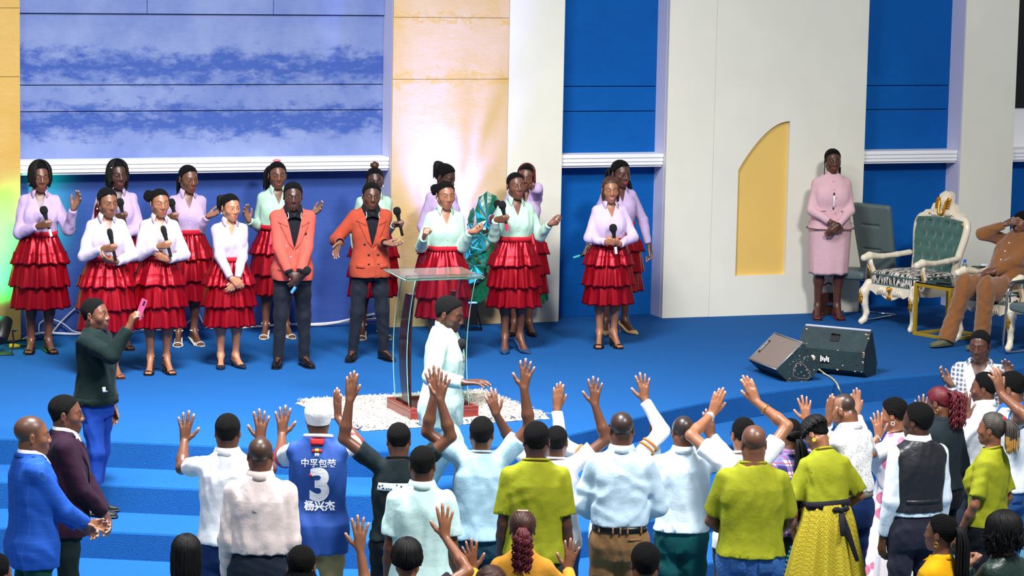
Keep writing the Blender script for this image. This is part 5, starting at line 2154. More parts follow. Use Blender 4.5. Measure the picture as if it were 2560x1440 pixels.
def side_table():
    p = at_z(2345, 842, 0)
    r = thing('side_table', 'small side table with gold frame and black glass top beside the armchair', 'table', (4.32, 27.42, 0), rad(-52))
    h, w = .52, .23
    f = MB()
    for x in (-w, w):
        for y in (-w, w):
            MB().box((x - .016, y - .016, 0), (x + .016, y + .016, h), .003).build('leg', GOLDY, r)
    for z in (.012, h - .02):
        for s_ in (-w, w):
            MB().box((-w, s_ - .014, z - .012), (w, s_ + .014, z + .018), .002).build('rail', GOLDY, r)
            MB().box((s_ - .014, -w, z - .012), (s_ + .014, w, z + .018), .002).build('rail', GOLDY, r)
    MB().box((-w - .01, -w - .01, h), (w + .01, w + .01, h + .012), .003).build('top', mat('black_glass', (12, 14, 16), rough=.08), r)
    top = np.array([4.32, 27.42, h + .012])
    b = thing('water_bottle', 'clear water bottle with a blue cap on the black glass side table', 'bottle', top + np.array([.12, -.12, 0]))
    MB().lathe([(.026, 0), (.032, .008), (.033, .10), (.030, .115), (.033, .13), (.033, .165), (.022, .195), (.013, .21), (.013, .225)], 18).build('bottle_body', mat('pet_clear', (236, 244, 250), rough=.03, trans=.92, ior=1.2), b, smooth=True)
    MB().lathe([(.0338, .088), (.0338, .135)], 18, cap=False).build('bottle_label', pattern('bottle_label', lambda nt, o, bb: nt.links.new(mixc(nt, stripe(nt, angle_coord(nt, o)[0], .022, .010), (40, 96, 210), (220, 232, 250)), bb.inputs['Base Color'])), b, smooth=True)
    MB().lathe([(.0155, .222), (.0155, .245), (.013, .248)], 14).build('cap', mat('cap_blue', (20, 96, 220), rough=.4), b, smooth='auto')
    ph = MB().box((-.035, -.07, 0), (.035, .07, .011), .003).build('phone', mat('phone_dark', (26, 34, 38), rough=.2), loc=top + np.array([-.07, -.08, .001]))
    ph.rotation_euler = (0, 0, 1.1)
    tag(ph, 'dark phone lying on the black glass side table', 'phone')


GOLDY = mat('brass_yellow', (206, 166, 44), rough=.35, metal=.55)
side_table()

# small things on the occupied armchair
Rc = rotz(rad(-52))
o = MB().box((-.036, -.075, 0), (.036, .075, .012), .003).build('phone', mat('phone_green_black', (24, 44, 44), rough=.25), loc=CB + Rc @ np.array([-.362, -.06, .712]))
o.rotation_euler = (rad(-3), 0, rad(-40))
tag(o, 'dark phone balanced on the far armrest beside the man in brown', 'phone')
cl = MB()
prof_ = [(-.02, .70), (.0, .735), (.03, .74), (.055, .72), (.075, .60), (.085, .47), (.07, .47), (.058, .60), (.04, .70), (.02, .715), (.0, .712), (-.012, .69)]
cl.prism(prof_, .02, .26, (0, 2, 1))
o = cl.build('folded_cloth', mat('cloth_white_fold', (214, 216, 232), rough=.9, bump=(22, .8, (1, 6, 1))), smooth='auto', loc=CB)
o.rotation_euler = (0, 0, rad(-52))
o.location = CB + Rc @ np.array([-.40, .0, 0])
tag(o, 'white folded cloth hung over the far arm of the occupied armchair', 'cloth')

hb = at_z(2066, 786, 0)
hb = hb + WN * .02
r = thing('handbag', 'dark brown handbag standing by the wall behind the pink suit', 'bag', (hb[0], hb[1], 0), TH)
BAGM = mat('bag_brown', (62, 34, 24), rough=.45, bump=(60, .2))
MB().prism([(-.14, 0), (.14, 0), (.12, .20), (.09, .225), (-.09, .225), (-.12, .20)], -.05, .05, (0, 2, 1)).build('bag_body', BAGM, r)
MB().prism([(-.115, .10), (.115, .10), (.09, .228), (-.09, .228)], -.058, -.05, (0, 2, 1)).build('flap', BAGM, r)
MB().box((-.025, -.066, .105), (.025, -.058, .135), .003).build('clasp', CHROME, r)
MB().tube([(-.08, 0, .22), (-.07, 0, .30), (0, 0, .335), (.07, 0, .30), (.08, 0, .22)], .008, 8).build('handle', BAGM, r, smooth=True)
pp = at_z(36, 872, 0)
r = thing('power_plug', 'yellow power plug on the carpet at the foot of the left pillar', 'plug', (pp[0], pp[1], .012), rad(10))
MB().lathe([(.012, -.05), (.022, -.045), (.024, .0), (.018, .03), (.010, .05)], 12, (0, 0, .014), M=[[0, 0, 1], [0, 1, 0], [-1, 0, 0]]).build('plug_body', mat('plug_yellow', (226, 196, 30), rough=.5), r, smooth='auto')
MB().lathe([(.010, .05), (.012, .08), (.008, .11)], 10, (0, 0, .014), M=[[0, 0, 1], [0, 1, 0], [-1, 0, 0]]).build('strain_relief', LEADB, r, smooth='auto')


# ------------------------------------------------------------------ people
LILAC_C, PINKW, MINT = cloth((178, 156, 192)), cloth((180, 168, 182)), cloth((168, 198, 178))
SATIN = mat('satin_red', (150, 4, 26), rough=.34, metal=.6, spec=.5, bump=(20, .22, (1, 1, .10)))
WAISTB = cloth((176, 22, 40), .7)
SH_BLK = mat('shoe_black', (12, 12, 14), rough=.28)
SOLE = mat('shoe_sole', (9, 9, 10), rough=.5)
PEARL = mat('pearl', (240, 236, 228), rough=.25)
GOLDJ = mat('gold_jewel', (230, 180, 70), rough=.25, metal=.9)
WHITE = cloth((226, 228, 232))
GCH = 'choir singers on the stage'
GAU = 'worshippers standing below the stage'
GROW = 'worshippers in the nearest row'


def choir(label, feet, top, tone, col, L, R, yaw=14, head=(0, 0, 0), shoe=('pump', (30, 34, 48), None), w=.98, H=None, lean=(0, 0), hx=.03, seed=None, foot=(.075, 14), heel=.05, lips=(120, 30, 42), sr=1.3):
    p = Person(label, feet=feet, top=top, yaw=yaw, sex='f', tone=tone, L=L, R=R, head=head, bare=True, heel=heel, lips=lips, group=GCH, w=w, H=H, lean=lean, hx=hx, foot=foot, hs=1.13)
    p.top(col, 'blouse', hem=.625, neck='v', vz=1.29, vw=.058, tuck=True, sr=sr, loose=.3, fold=.0055)
    p.collar(col, gap=32, point=.03)
    p.buttons(PEARL, [(0, 1.22), (0, 1.16), (0, 1.10)], .005)
    p.ring('waistband', WAISTB, .612 * p.H + p.up, .640 * p.H + p.up, .028)
    for i in range(3):
        p.skirt(SATIN, 'ruffle_tier', waist=(.618, .490, .370)[i], hem=(.470, .347, .232)[i], rt=((.150, .125), (.225, .18), (.232, .185))[i],
                rb=((.262, .215), (.272, .22), (.262, .21))[i], amp=(.014, .012, .013)[i], gather=(.009, .008, .008)[i], n=(11, 13, 12)[i], seed=i, rows=12, seg=120, bell=(.85, .9, .95)[i])
    if shoe:
        p.shoes(shoe[0], mat('shoe_%d_%d_%d' % shoe[1], shoe[1], rough=.35), mat('shoe_%d_%d_%d' % shoe[2], shoe[2], rough=.4) if shoe[2] else None)
    return p


DN = 'down'
# back row, left to right
p = choir('choir singer with shoulder-length locs, leftmost, hand raised, in lilac blouse', (100, 881), (91, 402), 1, LILAC_C, A((183, 522), -.22, (166, 572, -.05), (.5, -.25, .9), (-.55, -.8, .1), 'soft'), grip((95, 566), -.24, (.85, -.4, .25), (.1, -.15, 1), (22, 572, .02)), head=(8, 4, 0), shoe=('sandal', (14, 12, 12), (16, 14, 14)), heel=.02)
p.cap(HAIRB, .010)
p.loose(HAIRS, .12, 70, .0085, 'locs', gap=40, spreadr=1.16)
p.earring(PEARL)
p.buttons(PEARL, [(0, 1.26)], .013, name='brooch')
held(p, 'R', 'microphone with silver lower grip held by the leftmost choir singer', (200, 200, 205))
p = choir('choir singer with hair clip and loose twists, in lilac, second of the back row', (292, 872), (287, 405), 5, LILAC_C, Lc((-.01, -.23, 1.03), (.33, -.02, 1.05), (-.9, -.1, .15), (0, 1, 0), 'relax'), grip((284, 545), -.24, (.85, -.3, .2), (.0, -.1, 1)), head=(12, 2, 0), shoe=('sandal', (40, 26, 24), (30, 20, 18)))
p.cap(HAIRB, .007, groove=26)
p.loose(HAIRS, .16, 56, .0075, 'twists', gap=48, sway=.03, spreadr=1.12)
MB().box((.062, -.05, .062), (.072, .0, .070)).build('hair_clip', PEARL, p.root, xf=lambda v, p=p: p.bend(p.hp(v * np.array([-1, 1, 1]))))
held(p, 'R', 'microphone held in both hands by the singer with the hair clip')
p = choir('choir singer with slick hair pulled back, palm out, in lilac', (467, 862), (462, 416), 1, LILAC_C, A((519, 541), -.2, (490, 590, .0), (.9, -.3, .35), (-.1, -.6, .8), 'soft'), grip((418, 545), -.22, (.6, -.55, .2), (-.15, -.1, 1)), head=(16, 6, 0), shoe=('sandal', (226, 220, 214), (200, 190, 180)), yaw=18)
p.cap(HAIRB, .006, groove=24)
p.tail(HAIRS, (-.0, .10, .02), .22, 30, .006, out=(-.02, .02, 0), spread=.03)
held(p, 'R', 'microphone raised by the slick haired singer in lilac', None)
p = choir('choir singer with a pink scrunchie in a mint blouse, both hands held open', (690, 843), (692, 408), 1, MINT, A((782, 535), -.12, (762, 600, .1), (.75, -.45, .6), (-.2, -.7, .7), 'soft'), A((622, 552), -.2, (640, 600, .0), (-.3, -.4, .9), (.7, -.7, .2), 'soft'), head=(0, 3, 0), shoe=('sandal', (214, 204, 186), (200, 190, 170)), w=1.08, foot=(.10, 16))
p.cap(HAIRB, .007, groove=24)
p.tail(HAIRS, (-.03, .09, .07), .27, 34, .0055, out=(-.03, .04, .0), spread=.04)
p.puff(cloth((226, 110, 130)), (0, .045, .125), .026, 'scrunchie', .004, sq=(1.5, .8, .55))
p = choir('choir singer with reddish top bun, holding a microphone out, in mint blouse', (932, 845), (924, 430), 5, MINT, grip((984, 562), -.2, (.85, -.3, .2), (.08, -.1, 1), (968, 585, .02)), DN, head=(-4, 5, 0), shoe=('sandal', (216, 200, 180), (206, 190, 170)), hx=.0, foot=(.10, 14))
p.cap(HAIRB, .006, groove=26)
p.puff(HAIRBR, (0, .03, .138), .040, 'bun', .006, sq=(1, 1, .8))
p.earring(PEARL)
held(p, 'L', 'microphone held out beside the yellow pillar by the bun haired singer')
p = choir('choir singer with big braided ponytail, looking down, in lilac behind mint blouse', (1100, 836), (1106, 410), 5, LILAC_C, A((1146, 622), -.05, (1140, 570, .1), (.3, -.2, -.9), (-.9, .2, 0), 'relax'), DN, yaw=40, head=(20, 22, 0), shoe=('pump', (60, 40, 40), None))
p.cap(HAIRB, .007, groove=28)
p.tail(HAIRS, (0, .075, .09), .20, 60, .007, out=(0, .05, .03), spread=.06)
p = choir('choir singer touching her burgundy braids, in lilac behind a mint blouse', (1304, 837), (1284, 412), 1, LILAC_C, A((1326, 468), -.02, (1372, 506, -.34), (-.4, .1, .9), (-.85, .2, .3), 'relax'), grip((1228, 545), -.2, (.6, -.5, .1), (-.15, -.05, 1), (1220, 575, .05)), yaw=5, head=(-6, 4, 8), shoe=('pump', (12, 12, 14), None))
p.cap(HAIRB, .007, groove=26)
p.loose(HAIRR, .26, 40, .005, gap=56)
held(p, 'R', 'microphone half hidden behind the one with the red lower end', None)
p = choir('choir singer with long braids over one shoulder, arm hanging, in lilac, at the right end', (1540, 833), (1556, 404), 0, LILAC_C, A((1622, 612), -.02, (1604, 540, .06), (.25, -.15, -1), (-1, -.3, 0), 'relax'), A((1468, 628), .06, (1462, 560, .12), (-.3, -.1, -.9), (0, -1, 0), 'fist'), yaw=18, head=(14, 6, 0), shoe=('pump', (196, 160, 110), None), lips=(190, 60, 100), foot=(.10, 20))
p.cap(HAIRB, .008, groove=26)
p.tail(HAIRS, (.07, .05, -.04), .30, 26, .006, out=(.02, -.05, 0), spread=.03)
p.tail(HAIRS, (-.05, .08, .03), .12, 22, .0065, out=(-.03, .03, 0), spread=.03, name='braids')
p.earring(PEARL)
mic('microphone with teal lower end poking out behind the right pair of singers', at_y(1462, 636, p.loc[1] + .02), (1.0, .1, .32), (40, 170, 180))

# front row, left to right
p = choir('choir singer in white, leftmost of the front row, both hands round a low microphone', (266, 943), (240, 472), 2, PINKW, Lc((.045, -.25, 1.05), (.33, -.02, 1.04), (-.9, -.2, .2), (-.1, .5, .7), 'relax'), grip((258, 622), -.23, (.75, -.35, .1), (-.1, -.15, 1)), head=(14, 8, 0), yaw=18, shoe=('sandal', (120, 60, 50), (60, 30, 24)))
p.cap(HAIRB, .007, groove=22)
p.tail(HAIRR, (-.03, .08, -.02), .20, 22, .0055, out=(-.02, .01, 0), spread=.03)
p.earring(PEARL)
held(p, 'R', 'slim microphone held low between the fingers of the leftmost front singer', None, ball=.025)
p = choir('choir singer with side afro puff, hands clasped on a microphone, in white', (397, 933), (392, 478), 3, PINKW, Lc((.055, -.25, 1.06), (.33, -.02, 1.04), (-.85, -.1, .35), (-.1, .9, .2), 'cup'), grip((396, 616), -.22, (.75, -.4, .2), (.0, -.15, 1)), head=(10, 4, 0), shoe=('sandal', (20, 20, 26), (16, 16, 20)), heel=.06)
p.cap(HAIRB, .007)
p.puff(HAIRB, (-.075, .05, .05), .052, amp=.008)
held(p, 'R', 'slim microphone clasped upright by the singer with the afro puff', None, ball=.025)
p = choir('choir singer with high ponytail, hands crossed low without microphone, in white', (572, 918), (580, 484), 4, PINKW, Lc((.02, -.25, .88), (.34, -.02, 1.06), (-.55, -.15, -.75), (-.1, 1, -.1), 'relax'), Lc((.05, -.27, .90), (.34, -.02, 1.06), (-.75, -.15, -.65), (-.1, 1, -.1), 'relax'), head=(14, 6, 0), yaw=20, shoe=('pump', (26, 30, 44), None), heel=.03, lips=(160, 30, 60))
p.cap(HAIRB, .007, groove=28)
p.tail(HAIRS, (-.02, .065, .085), .18, 40, .006, out=(-.03, .03, .03), spread=.035)
p.earring(PEARL)
p = choir('choir singer with hair puff and pendant, both hands out, in mint behind pulpit', (1106, 905), (1106, 456), 3, MINT, A((1176, 580), -.26, (1146, 622, -.02), (.9, -.3, .15), (-.1, -.3, .95), 'cup'), A((1060, 594), -.24, (1044, 640, .0), (.05, -.55, .8), (.9, -.2, .2), 'fist'), head=(6, 6, 0), shoe=('pump', (120, 70, 50), None))
p.cap(HAIRB, .007, groove=20)
p.puff(HAIRB, (-.06, .085, .03), .05, amp=.008)
p.earring(PEARL)
p = choir('choir singer with cornrows, microphone up and other hand out, in mint', (1282, 880), (1300, 440), 1, MINT, A((1374, 560), -.2, (1346, 592, .0), (.85, -.3, .25), (-.2, -.6, .75), 'cup'), grip((1240, 550), -.24, (.75, -.45, .15), (-.05, -.15, 1), (1232, 620, .05)), head=(6, -3, 0), shoe=('pump', (40, 62, 92), None), heel=.07)
p.cap(HAIRB, .006, groove=24)
p.tail(HAIRR, (.05, .07, -.03), .14, 16, .005, out=(.03, -.02, 0), spread=.02)
held(p, 'R', 'microphone with a red lower end held up by the singer in mint', (220, 50, 80))
p = choir('choir singer with thin loose braids and hoops, clasping a centre microphone, in lilac', (1517, 868), (1516, 450), 3, cloth((196, 176, 206)), Lc((.06, -.25, 1.04), (.33, -.02, 1.04), (-.85, -.1, .25), (-.1, .9, .2), 'cup'), grip((1515, 606), -.24, (.8, -.4, .1), (.02, -.12, 1)), head=(-2, 4, 0), yaw=10, shoe=('mule', (14, 14, 16), (14, 14, 16)), heel=.07, lips=(190, 110, 140))
p.cap(HAIRBR, .007, groove=24)
p.loose(HAIRBR, .17, 30, .005, gap=60)
p.earring(GOLDJ, 'hoop')
held(p, 'R', 'microphone with a silver grip clasped by the singer with hoop earrings', (200, 200, 206))

# two men in coral jackets
CORAL = [cloth((192, 84, 72)), cloth((160, 66, 46))]
INK, TROU = cloth((18, 20, 28)), cloth((26, 30, 40))


def bow_tie(p, m, edge):
    c = p.on(0, 1.405)
    if np.isnan(c[1]):
        c[1] = -.06
    c[1] -= .020
    b, e = MB(), MB()
    for s_ in (-1, 1):
        b.prism([(c[0] + s_ * .006, c[2] - .010), (c[0] + s_ * .058, c[2] - .028), (c[0] + s_ * .052, c[2]), (c[0] + s_ * .058, c[2] + .028), (c[0] + s_ * .006, c[2] + .010)], c[1] - .012, c[1] + .008, (0, 2, 1))
        e.prism([(c[0] + s_ * .058, c[2] - .028), (c[0] + s_ * .062, c[2] - .028), (c[0] + s_ * .056, c[2]), (c[0] + s_ * .062, c[2] + .028), (c[0] + s_ * .058, c[2] + .028), (c[0] + s_ * .052, c[2])], c[1] - .014, c[1] + .006, (0, 2, 1))
    b.box((c[0] - .011, c[1] - .018, c[2] - .013), (c[0] + .011, c[1] + .004, c[2] + .013), .003)
    o = b.build('bow_tie', m, p.root, xf=p.bend)
    e.build('white_edge', edge, o, xf=p.bend)
    return o


def double_breasted(p, m, mb, square=None):
    p.top(INK, 'shirt', hem=.58, fold=.002, sr=.9)
    p.collar(INK, gap=20, point=.02)
    p.buttons(mat('button_dark', (40, 42, 50), rough=.4), [(0, 1.33), (0, 1.27), (0, 1.21)], .005)
    j = p.top(m, 'jacket', off=.026, hem=.475, neck='v', vz=1.10, vw=.082, flare=.006, fold=.0035, loose=.45, sr=1.1)
    for g in (-1, 1):
        p.patch('lapel', m, [(g * .004, 1.095), (g * .050, 1.15), (g * .128, 1.315), (g * .076, 1.43)], th=.006)
        p.patch('lapel_notch', m, [(g * .060, 1.30), (g * .150, 1.345), (g * .120, 1.375), (g * .070, 1.40)], th=.008, nu=5, nv=4)
    p.patch('front_edge', m, [(.028, .80), (.036, .80), (.036, 1.10), (.006, 1.10)], th=.004, nu=2, nv=10)
    p.buttons(mb, [(-.075, 1.13), (.085, 1.13), (-.035, 1.03), (.055, 1.03), (-.035, .94), (.055, .94)], .010)
    for g in (-1, 1):
        p.patch('pocket_flap', m, [(g * .075, .90), (g * .15, .905), (g * .15, .945), (g * .075, .94)], th=.005, nu=5, nv=3)
    if square:
        p.patch('pocket_square', square, [(.070, 1.225), (.112, 1.235), (.104, 1.28), (.082, 1.262)], th=.004, nu=4, nv=3)
    for s_ in ('L', 'R'):
        p.band('shirt_cuff', s_, 'f', .99, .037, .03, INK)


MG = 'men in coral jackets'
p = Person('man in lighter coral double-breasted jacket with black pocket square, hands crossed low', feet=(729, 916), top=(754, 452), yaw=12, tone=5, L=Lc((.035, -.25, .86), (.34, -.0, 1.06), (-.45, -.1, -.85), (-.2, 1, 0), 'relax'),
           R=Lc((.06, -.22, .90), (.34, -.02, 1.06), (-.85, -.2, -.45), (0, 1, -.2), 'fist'), head=(-4, 6, 0), hx=.015, group=MG, foot=(.12, 14), w=.96)
p.cap(HAIRB, .009)
double_breasted(p, CORAL[0], mat('button_grey', (120, 126, 150), rough=.35), INK)
bow_tie(p, mat('satin_black', (14, 14, 16), rough=.35), WHITE)
p.trousers(TROU, waist=.58, ra=.9)
p.shoes('dress', SH_BLK, SOLE)
a = p.arm['R']
mic('microphone with silver blue lower grip hanging from the crossed hands over dark trousers', p.Rz @ (a['W'] + (a['f'] * .08 + a['n'] * -.04) * p.k) + p.loc + np.array([.02, -.03, -.05]), (.55, -.12, .82), (80, 150, 200))
p = Person('man in darker rust coral double-breasted jacket speaking with both palms spread', feet=(922, 900), top=(894, 452), yaw=12, tone=0, L=A((962, 608), -.22, (934, 622, .02), (.95, -.35, -.1), (-.1, -.35, .9), 'soft'),
           R=A((850, 606), -.24, (836, 600, .06), (-.35, -.5, -.8), (.75, -.5, .2), 'soft'), head=(0, 4, 4), hx=.015, group=MG, foot=(.15, 20), w=.96)
p.cap(HAIRB, .009)
double_breasted(p, CORAL[1], mat('button_black', (18, 16, 18), rough=.35))
bow_tie(p, mat('satin_black', (14, 14, 16), rough=.35), WHITE)
p.trousers(TROU, waist=.58, ra=.85)
p.shoes('dress', SH_BLK, SOLE)

# woman in the pink suit
PINK = cloth((208, 168, 175))
p = Person('woman in a pale pink buttoned jacket and skirt standing by the cream wall', feet=(2068, 797), top=(2078, 380), yaw=4, sex='f', tone=0, L=Lc((.03, -.26, .95), (.34, -.02, 1.06), (-.65, -.1, -.7), (-.1, 1, -.1), 'relax'),
           R=Lc((.045, -.235, .98), (.34, -.02, 1.06), (-.75, -.15, -.6), (0, 1, -.1), 'relax'), head=(4, 2, 0), bare=True, heel=.05, lips=(150, 20, 30), w=1.16, hx=.01, foot=(.10, 8))
p.cap(HAIRB, .006, groove=22)
p.tail(HAIRS, (.05, .08, -.02), .16, 18, .006, out=(.035, .02, 0), spread=.02)
p.strands(HAIRS, [np.array([[-.07, -.03, .06], [-.082, -.02, 0], [-.085, -.02, -.08], [-.088, -.035, -.2], [-.09, -.045, -.27]])], .004, name='loose_braid')
p.earring(PEARL)
p.skirt(PINK, 'skirt', waist=.56, hem=.25, rt=(.222, .172), rb=(.200, .158), n=5, amp=.004, bell=1.0)
p.top(cloth((60, 56, 60)), 'inner_top', hem=.56, off=.011, sleeve='none', neck='crew', fold=.001)
p.patch('white_print', WHITE, [(-.012, 1.12), (.012, 1.12), (.012, 1.24), (-.012, 1.24)], th=.002, nu=2, nv=6)


def slit(F, p=p):
    sl, x, y, z = F.sub((-.02, -.4, 1.06 * p.k + p.up), (.02, 0, 1.36 * p.k + p.up), 0)
    F.carve(sl, np.maximum(np.abs(x) - F32(.009), np.maximum(F32(1.09 * p.k + p.up) - z, z - F32(1.27 * p.k + p.up))) + 0 * y)


p.top(PINK, 'jacket', off=.022, hem=.525, neck='crew', loose=1.2, fold=.003, sr=1.0, cuts=slit)
p.collar(PINK, gap=10, rise=.036, drop=.0, point=-.012, spread=-.012)
PIPE = mat('piping_burgundy', (110, 40, 52), rough=.6)
p.ring('hem_piping', PIPE, .525 * p.H + p.up, .525 * p.H + p.up + .006, .040)
p.buttons(mat('button_pink', (190, 130, 140), rough=.3), [(0, 1.38), (0, 1.30), (.02, 1.22), (.02, 1.14), (.02, 1.06), (.02, .98)], .009)
for g in (-1, 1):
    p.patch('pocket_piping', PIPE, [(g * .08, 1.075), (g * .14, 1.075), (g * .14, 1.083), (g * .08, 1.083)], th=.003, nu=5, nv=1)
p.shoes('gladiator', mat('shoe_burgundy', (86, 18, 34), rough=.5), mat('shoe_burgundy_d', (50, 12, 20), rough=.5))
p.band('watch', 'L', 'f', .97, .028, .018, mat('watch_dark', (30, 28, 30), rough=.3))

# seated man in brown
BROWN = mat('suede_brown', (126, 78, 36), rough=.95, sheen=.4, bump=(40, .4), var=(6, .12))
hipc = CB + np.array([math.sin(rad(-52)), -math.cos(rad(-52)), 0]) * .02
yaw_ = -46
p = Person('man in brown suede seated in the carved armchair with a hand over his eyes', loc=hipc, H=1.57, yaw=yaw_, tone=1, w=1.22, sit=.44, belly=.06, lean=(-17, 0), head=(6, 30, 4),
           R=Lc((.075, -.20, 1.50), (.46, -.22, 1.22), (-.75, .1, .35), (.2, .95, .1), 'relax'), L=Lc((.03, -.33, 1.0), (.36, -.02, 1.06), (-.9, -.25, -.1), (-.1, .5, -.8), 'relax'),
           legs={'R': ((-.16, -.50, .545), (-.22, -.66, .088), (-.2, -1, 0)), 'L': ((.10, -.50, .545), (.08, -.52, .088), (-.05, -1, 0))}, group=None)
p.cap(HAIRB, .010)
p.trousers(BROWN, rk=1.30, ra=1.55, fold=.008, off=.016)
p.top(BROWN, 'shirt', off=.022, hem=.50, loose=.6, fold=.007, sr=1.35, neck='crew')
p.collar(BROWN, gap=22, point=.02)
p.buttons(PEARL, [(0, 1.32), (0, 1.22), (0, 1.12), (0, 1.02)], .007)
SUEDE = mat('suede_olive', (92, 96, 72), rough=.9)
p.shoes('suede', SUEDE, mat('sole_olive', (70, 74, 58), rough=.8))

# man filming with a phone on the steps
DG = cloth((12, 28, 27))
z2 = -2 * RIS
p = Person('man in a dark green sweatshirt on the steps filming with a raised phone', feet=(240, 1283), top=(243, 742), z=z2, yaw=72, tone=1, L=DN, R=A((322, 818), -.12, (296, 898, -.2), (.35, .1, .95), (.75, .55, -.1), 'cup'), head=(2, -2, 0), hx=.015, shave=.9, beard=.5,
           legs={'R': ((-.10, -.05, .48), (-.09, -.02, .085), (-.1, -1, 0)), 'L': ((.10, .0, .48), (.09, .06, .085), (.1, -1, 0))})
p.cap(HAIRB, .006)
p.top(DG, 'sweatshirt', off=.024, hem=.52, loose=.6, fold=.006, sr=1.25)
p.neckband(DG)
p.ring('ribbed_hem', DG, .52 * p.H + p.up - .004, .52 * p.H + p.up + .05, .034)
p.patch('cloth_label', WHITE, [(-.12, .99), (-.075, .99), (-.075, 1.03), (-.12, 1.03)], side=-1, th=.002, nu=3, nv=3)
p.trousers(cloth((24, 60, 140)), fold=.006, ra=.85)
p.shoes('sneaker', mat('sneaker_black', (22, 28, 32), rough=.6), mat('sneaker_sole', (18, 20, 22), rough=.6))
a = p.arm['R']
ph = p.loc + p.Rz @ p.bend((a['W'] + (a['f'] * .12 + a['n'] * .045) * p.k)[None])[0]
R = np.stack([p.Rz @ a['t'], p.Rz @ a['f'], p.Rz @ a['n']], 1)
o = MB().box((-.038, -.04, -.005), (.038, .115, .005), .003).build('phone', mat('phone_pink', (176, 66, 110), rough=.35), loc=ph)
o.rotation_euler = Matrix(R.tolist()).to_euler()
MB().box((-.03, .07, -.0065), (-.005, .105, -.004), .001).build('camera_bump', BLACKP, o)
tag(o, 'pink phone held up by the man in the dark green sweatshirt', 'phone')


def blazer(p, m, vz=1.12, hem=.47, buttons=(), mb=None, lap=None, vw=.08):
    j = p.top(m, 'jacket', off=.026, hem=hem, neck='v', vz=vz, vw=vw, flare=.008, fold=.0045, loose=.5, sr=1.15)
    for g in (-1, 1):
        p.patch('lapel', lap or m, [(g * .004, vz), (g * .050, vz + .05), (g * (.125 + vw - .08), 1.315), (g * (vw - .006), 1.43)], th=.006)
    if buttons:
        p.buttons(mb, buttons, .010)
    # turned collar round the neck
    p.collar(lap or m, gap=50, rise=.012, drop=.03, point=.0, r=.078 if p.sex == 'm' else .068, spread=.010)
    return j


PUR = cloth((40, 18, 37))
p = Person('man in a dark purple blazer with bright buttons on the left, in profile', top=(165, 980), z=FZ, H=1.72, yaw=98, tone=1, L=Lc((.02, -.26, .90), (.34, .0, 1.06), (-.5, -.3, -.8), (-.4, 1, 0), 'relax'), R=Lc((.05, -.24, .93), (.34, .0, 1.06), (-.6, -.4, -.7), (-.2, 1, 0), 'relax'), shave=.85, head=(0, 2, 0), group=GAU)
p.cap(HAIRB, .004)
p.top(WHITE, 'shirt', hem=.58, fold=.002)
p.collar(WHITE, gap=22)
blazer(p, PUR, buttons=[(.03, 1.08), (.03, 1.0), (.03, .92)], mb=PEARL)
p.trousers(cloth((20, 34, 34)))
p.shoes('dress', SH_BLK, SOLE)


def bluecheck(nt, o, b):
    x = angle_coord(nt, o)
    s1_, s2_ = stripe(nt, x[0], .055, .004), stripe(nt, x[2], .07, .004)
    m = N(nt, 'ShaderNodeMath', 'MAXIMUM')
    nt.links.new(s1_, m.inputs[0])
    nt.links.new(s2_, m.inputs[1])
    nt.links.new(mixc(nt, m.outputs[0], (24, 78, 172), (40, 94, 180)), b.inputs['Base Color'])


p = Person('man in a bright blue checked blazer at the left edge with hands together', top=(80, 1031), z=FZ, H=1.74, yaw=118, tone=2, L=Lc((.01, -.30, 1.0), (.34, -.02, 1.06), (-.6, -.6, -.3), (-.5, .8, 0), 'relax'), R=Lc((.02, -.33, 1.01), (.34, .0, 1.06), (-.3, -.8, -.2), (.8, .3, .3), 'cup'), shave=.6, head=(-8, 2, 0), group=GAU)
p.top(WHITE, 'shirt', hem=.58, fold=.002)
p.collar(WHITE, gap=22)
blazer(p, pattern('blazer_blue_check', bluecheck), hem=.46)
p.trousers(cloth((18, 66, 60)), rk=1.05)
p.shoes('dress', SH_BLK, SOLE)

# the preacher coming down the steps
SUIT = mat('suit_mint_white', (182, 212, 200), rough=.7, bump=(14, .35), var=(5, .04))
p = Person('preacher in a pale mint suit walking down the steps before the pulpit, arm stretched out', feet=(1098, 1316), top=(1104, 734), z=z2, yaw=78, tone=0, L=grip((1122, 892), -.12, (.35, -.1, -.05), (-.08, -.05, 1), (1104, 950, .1)),
           R=A((1160, 957), -.28, (1098, 966, -.26), (1.0, -.1, .16), (-.12, .25, -1), 'soft'), head=(-4, 14, 0), hx=.012, beard=.5, lean=(3, 0), shave=.7,
           legs={'R': ((-.09, -.20, .50), (-.09, -.16, .10), (0, -1, 0)), 'L': ((.09, .02, .48), (.09, .20, .12), (0, -1, 0))})
p.cap(HAIRB, .008)
p.trousers(SUIT, fold=.006, ra=1.0)
p.top(SUIT, 'jacket', off=.024, hem=.445, loose=.6, flare=.012, fold=.005, sr=1.2)
p.collar(SUIT, gap=14, rise=.042, drop=.0, point=-.012, spread=-.014)
p.buttons(mat('button_silver', (170, 180, 190), rough=.3, metal=.7), [(0, 1.3), (0, 1.18), (0, 1.06), (0, .94)], .008)
p.shoes('dress', mat('shoe_white', (220, 224, 220), rough=.4), SOLE)
held(p, 'L', 'microphone held to the chest of the preacher in the pale mint suit')

# ------------------------------------------------------------------ worshippers below the stage
LIME = mat('tee_lime', (142, 146, 30), rough=.8, spec=.2, bump=(14, .3), var=(5, .05))
JEANS = mat('jeans_blue', (44, 92, 156), rough=.85, bump=(60, .4), var=(7, .2))


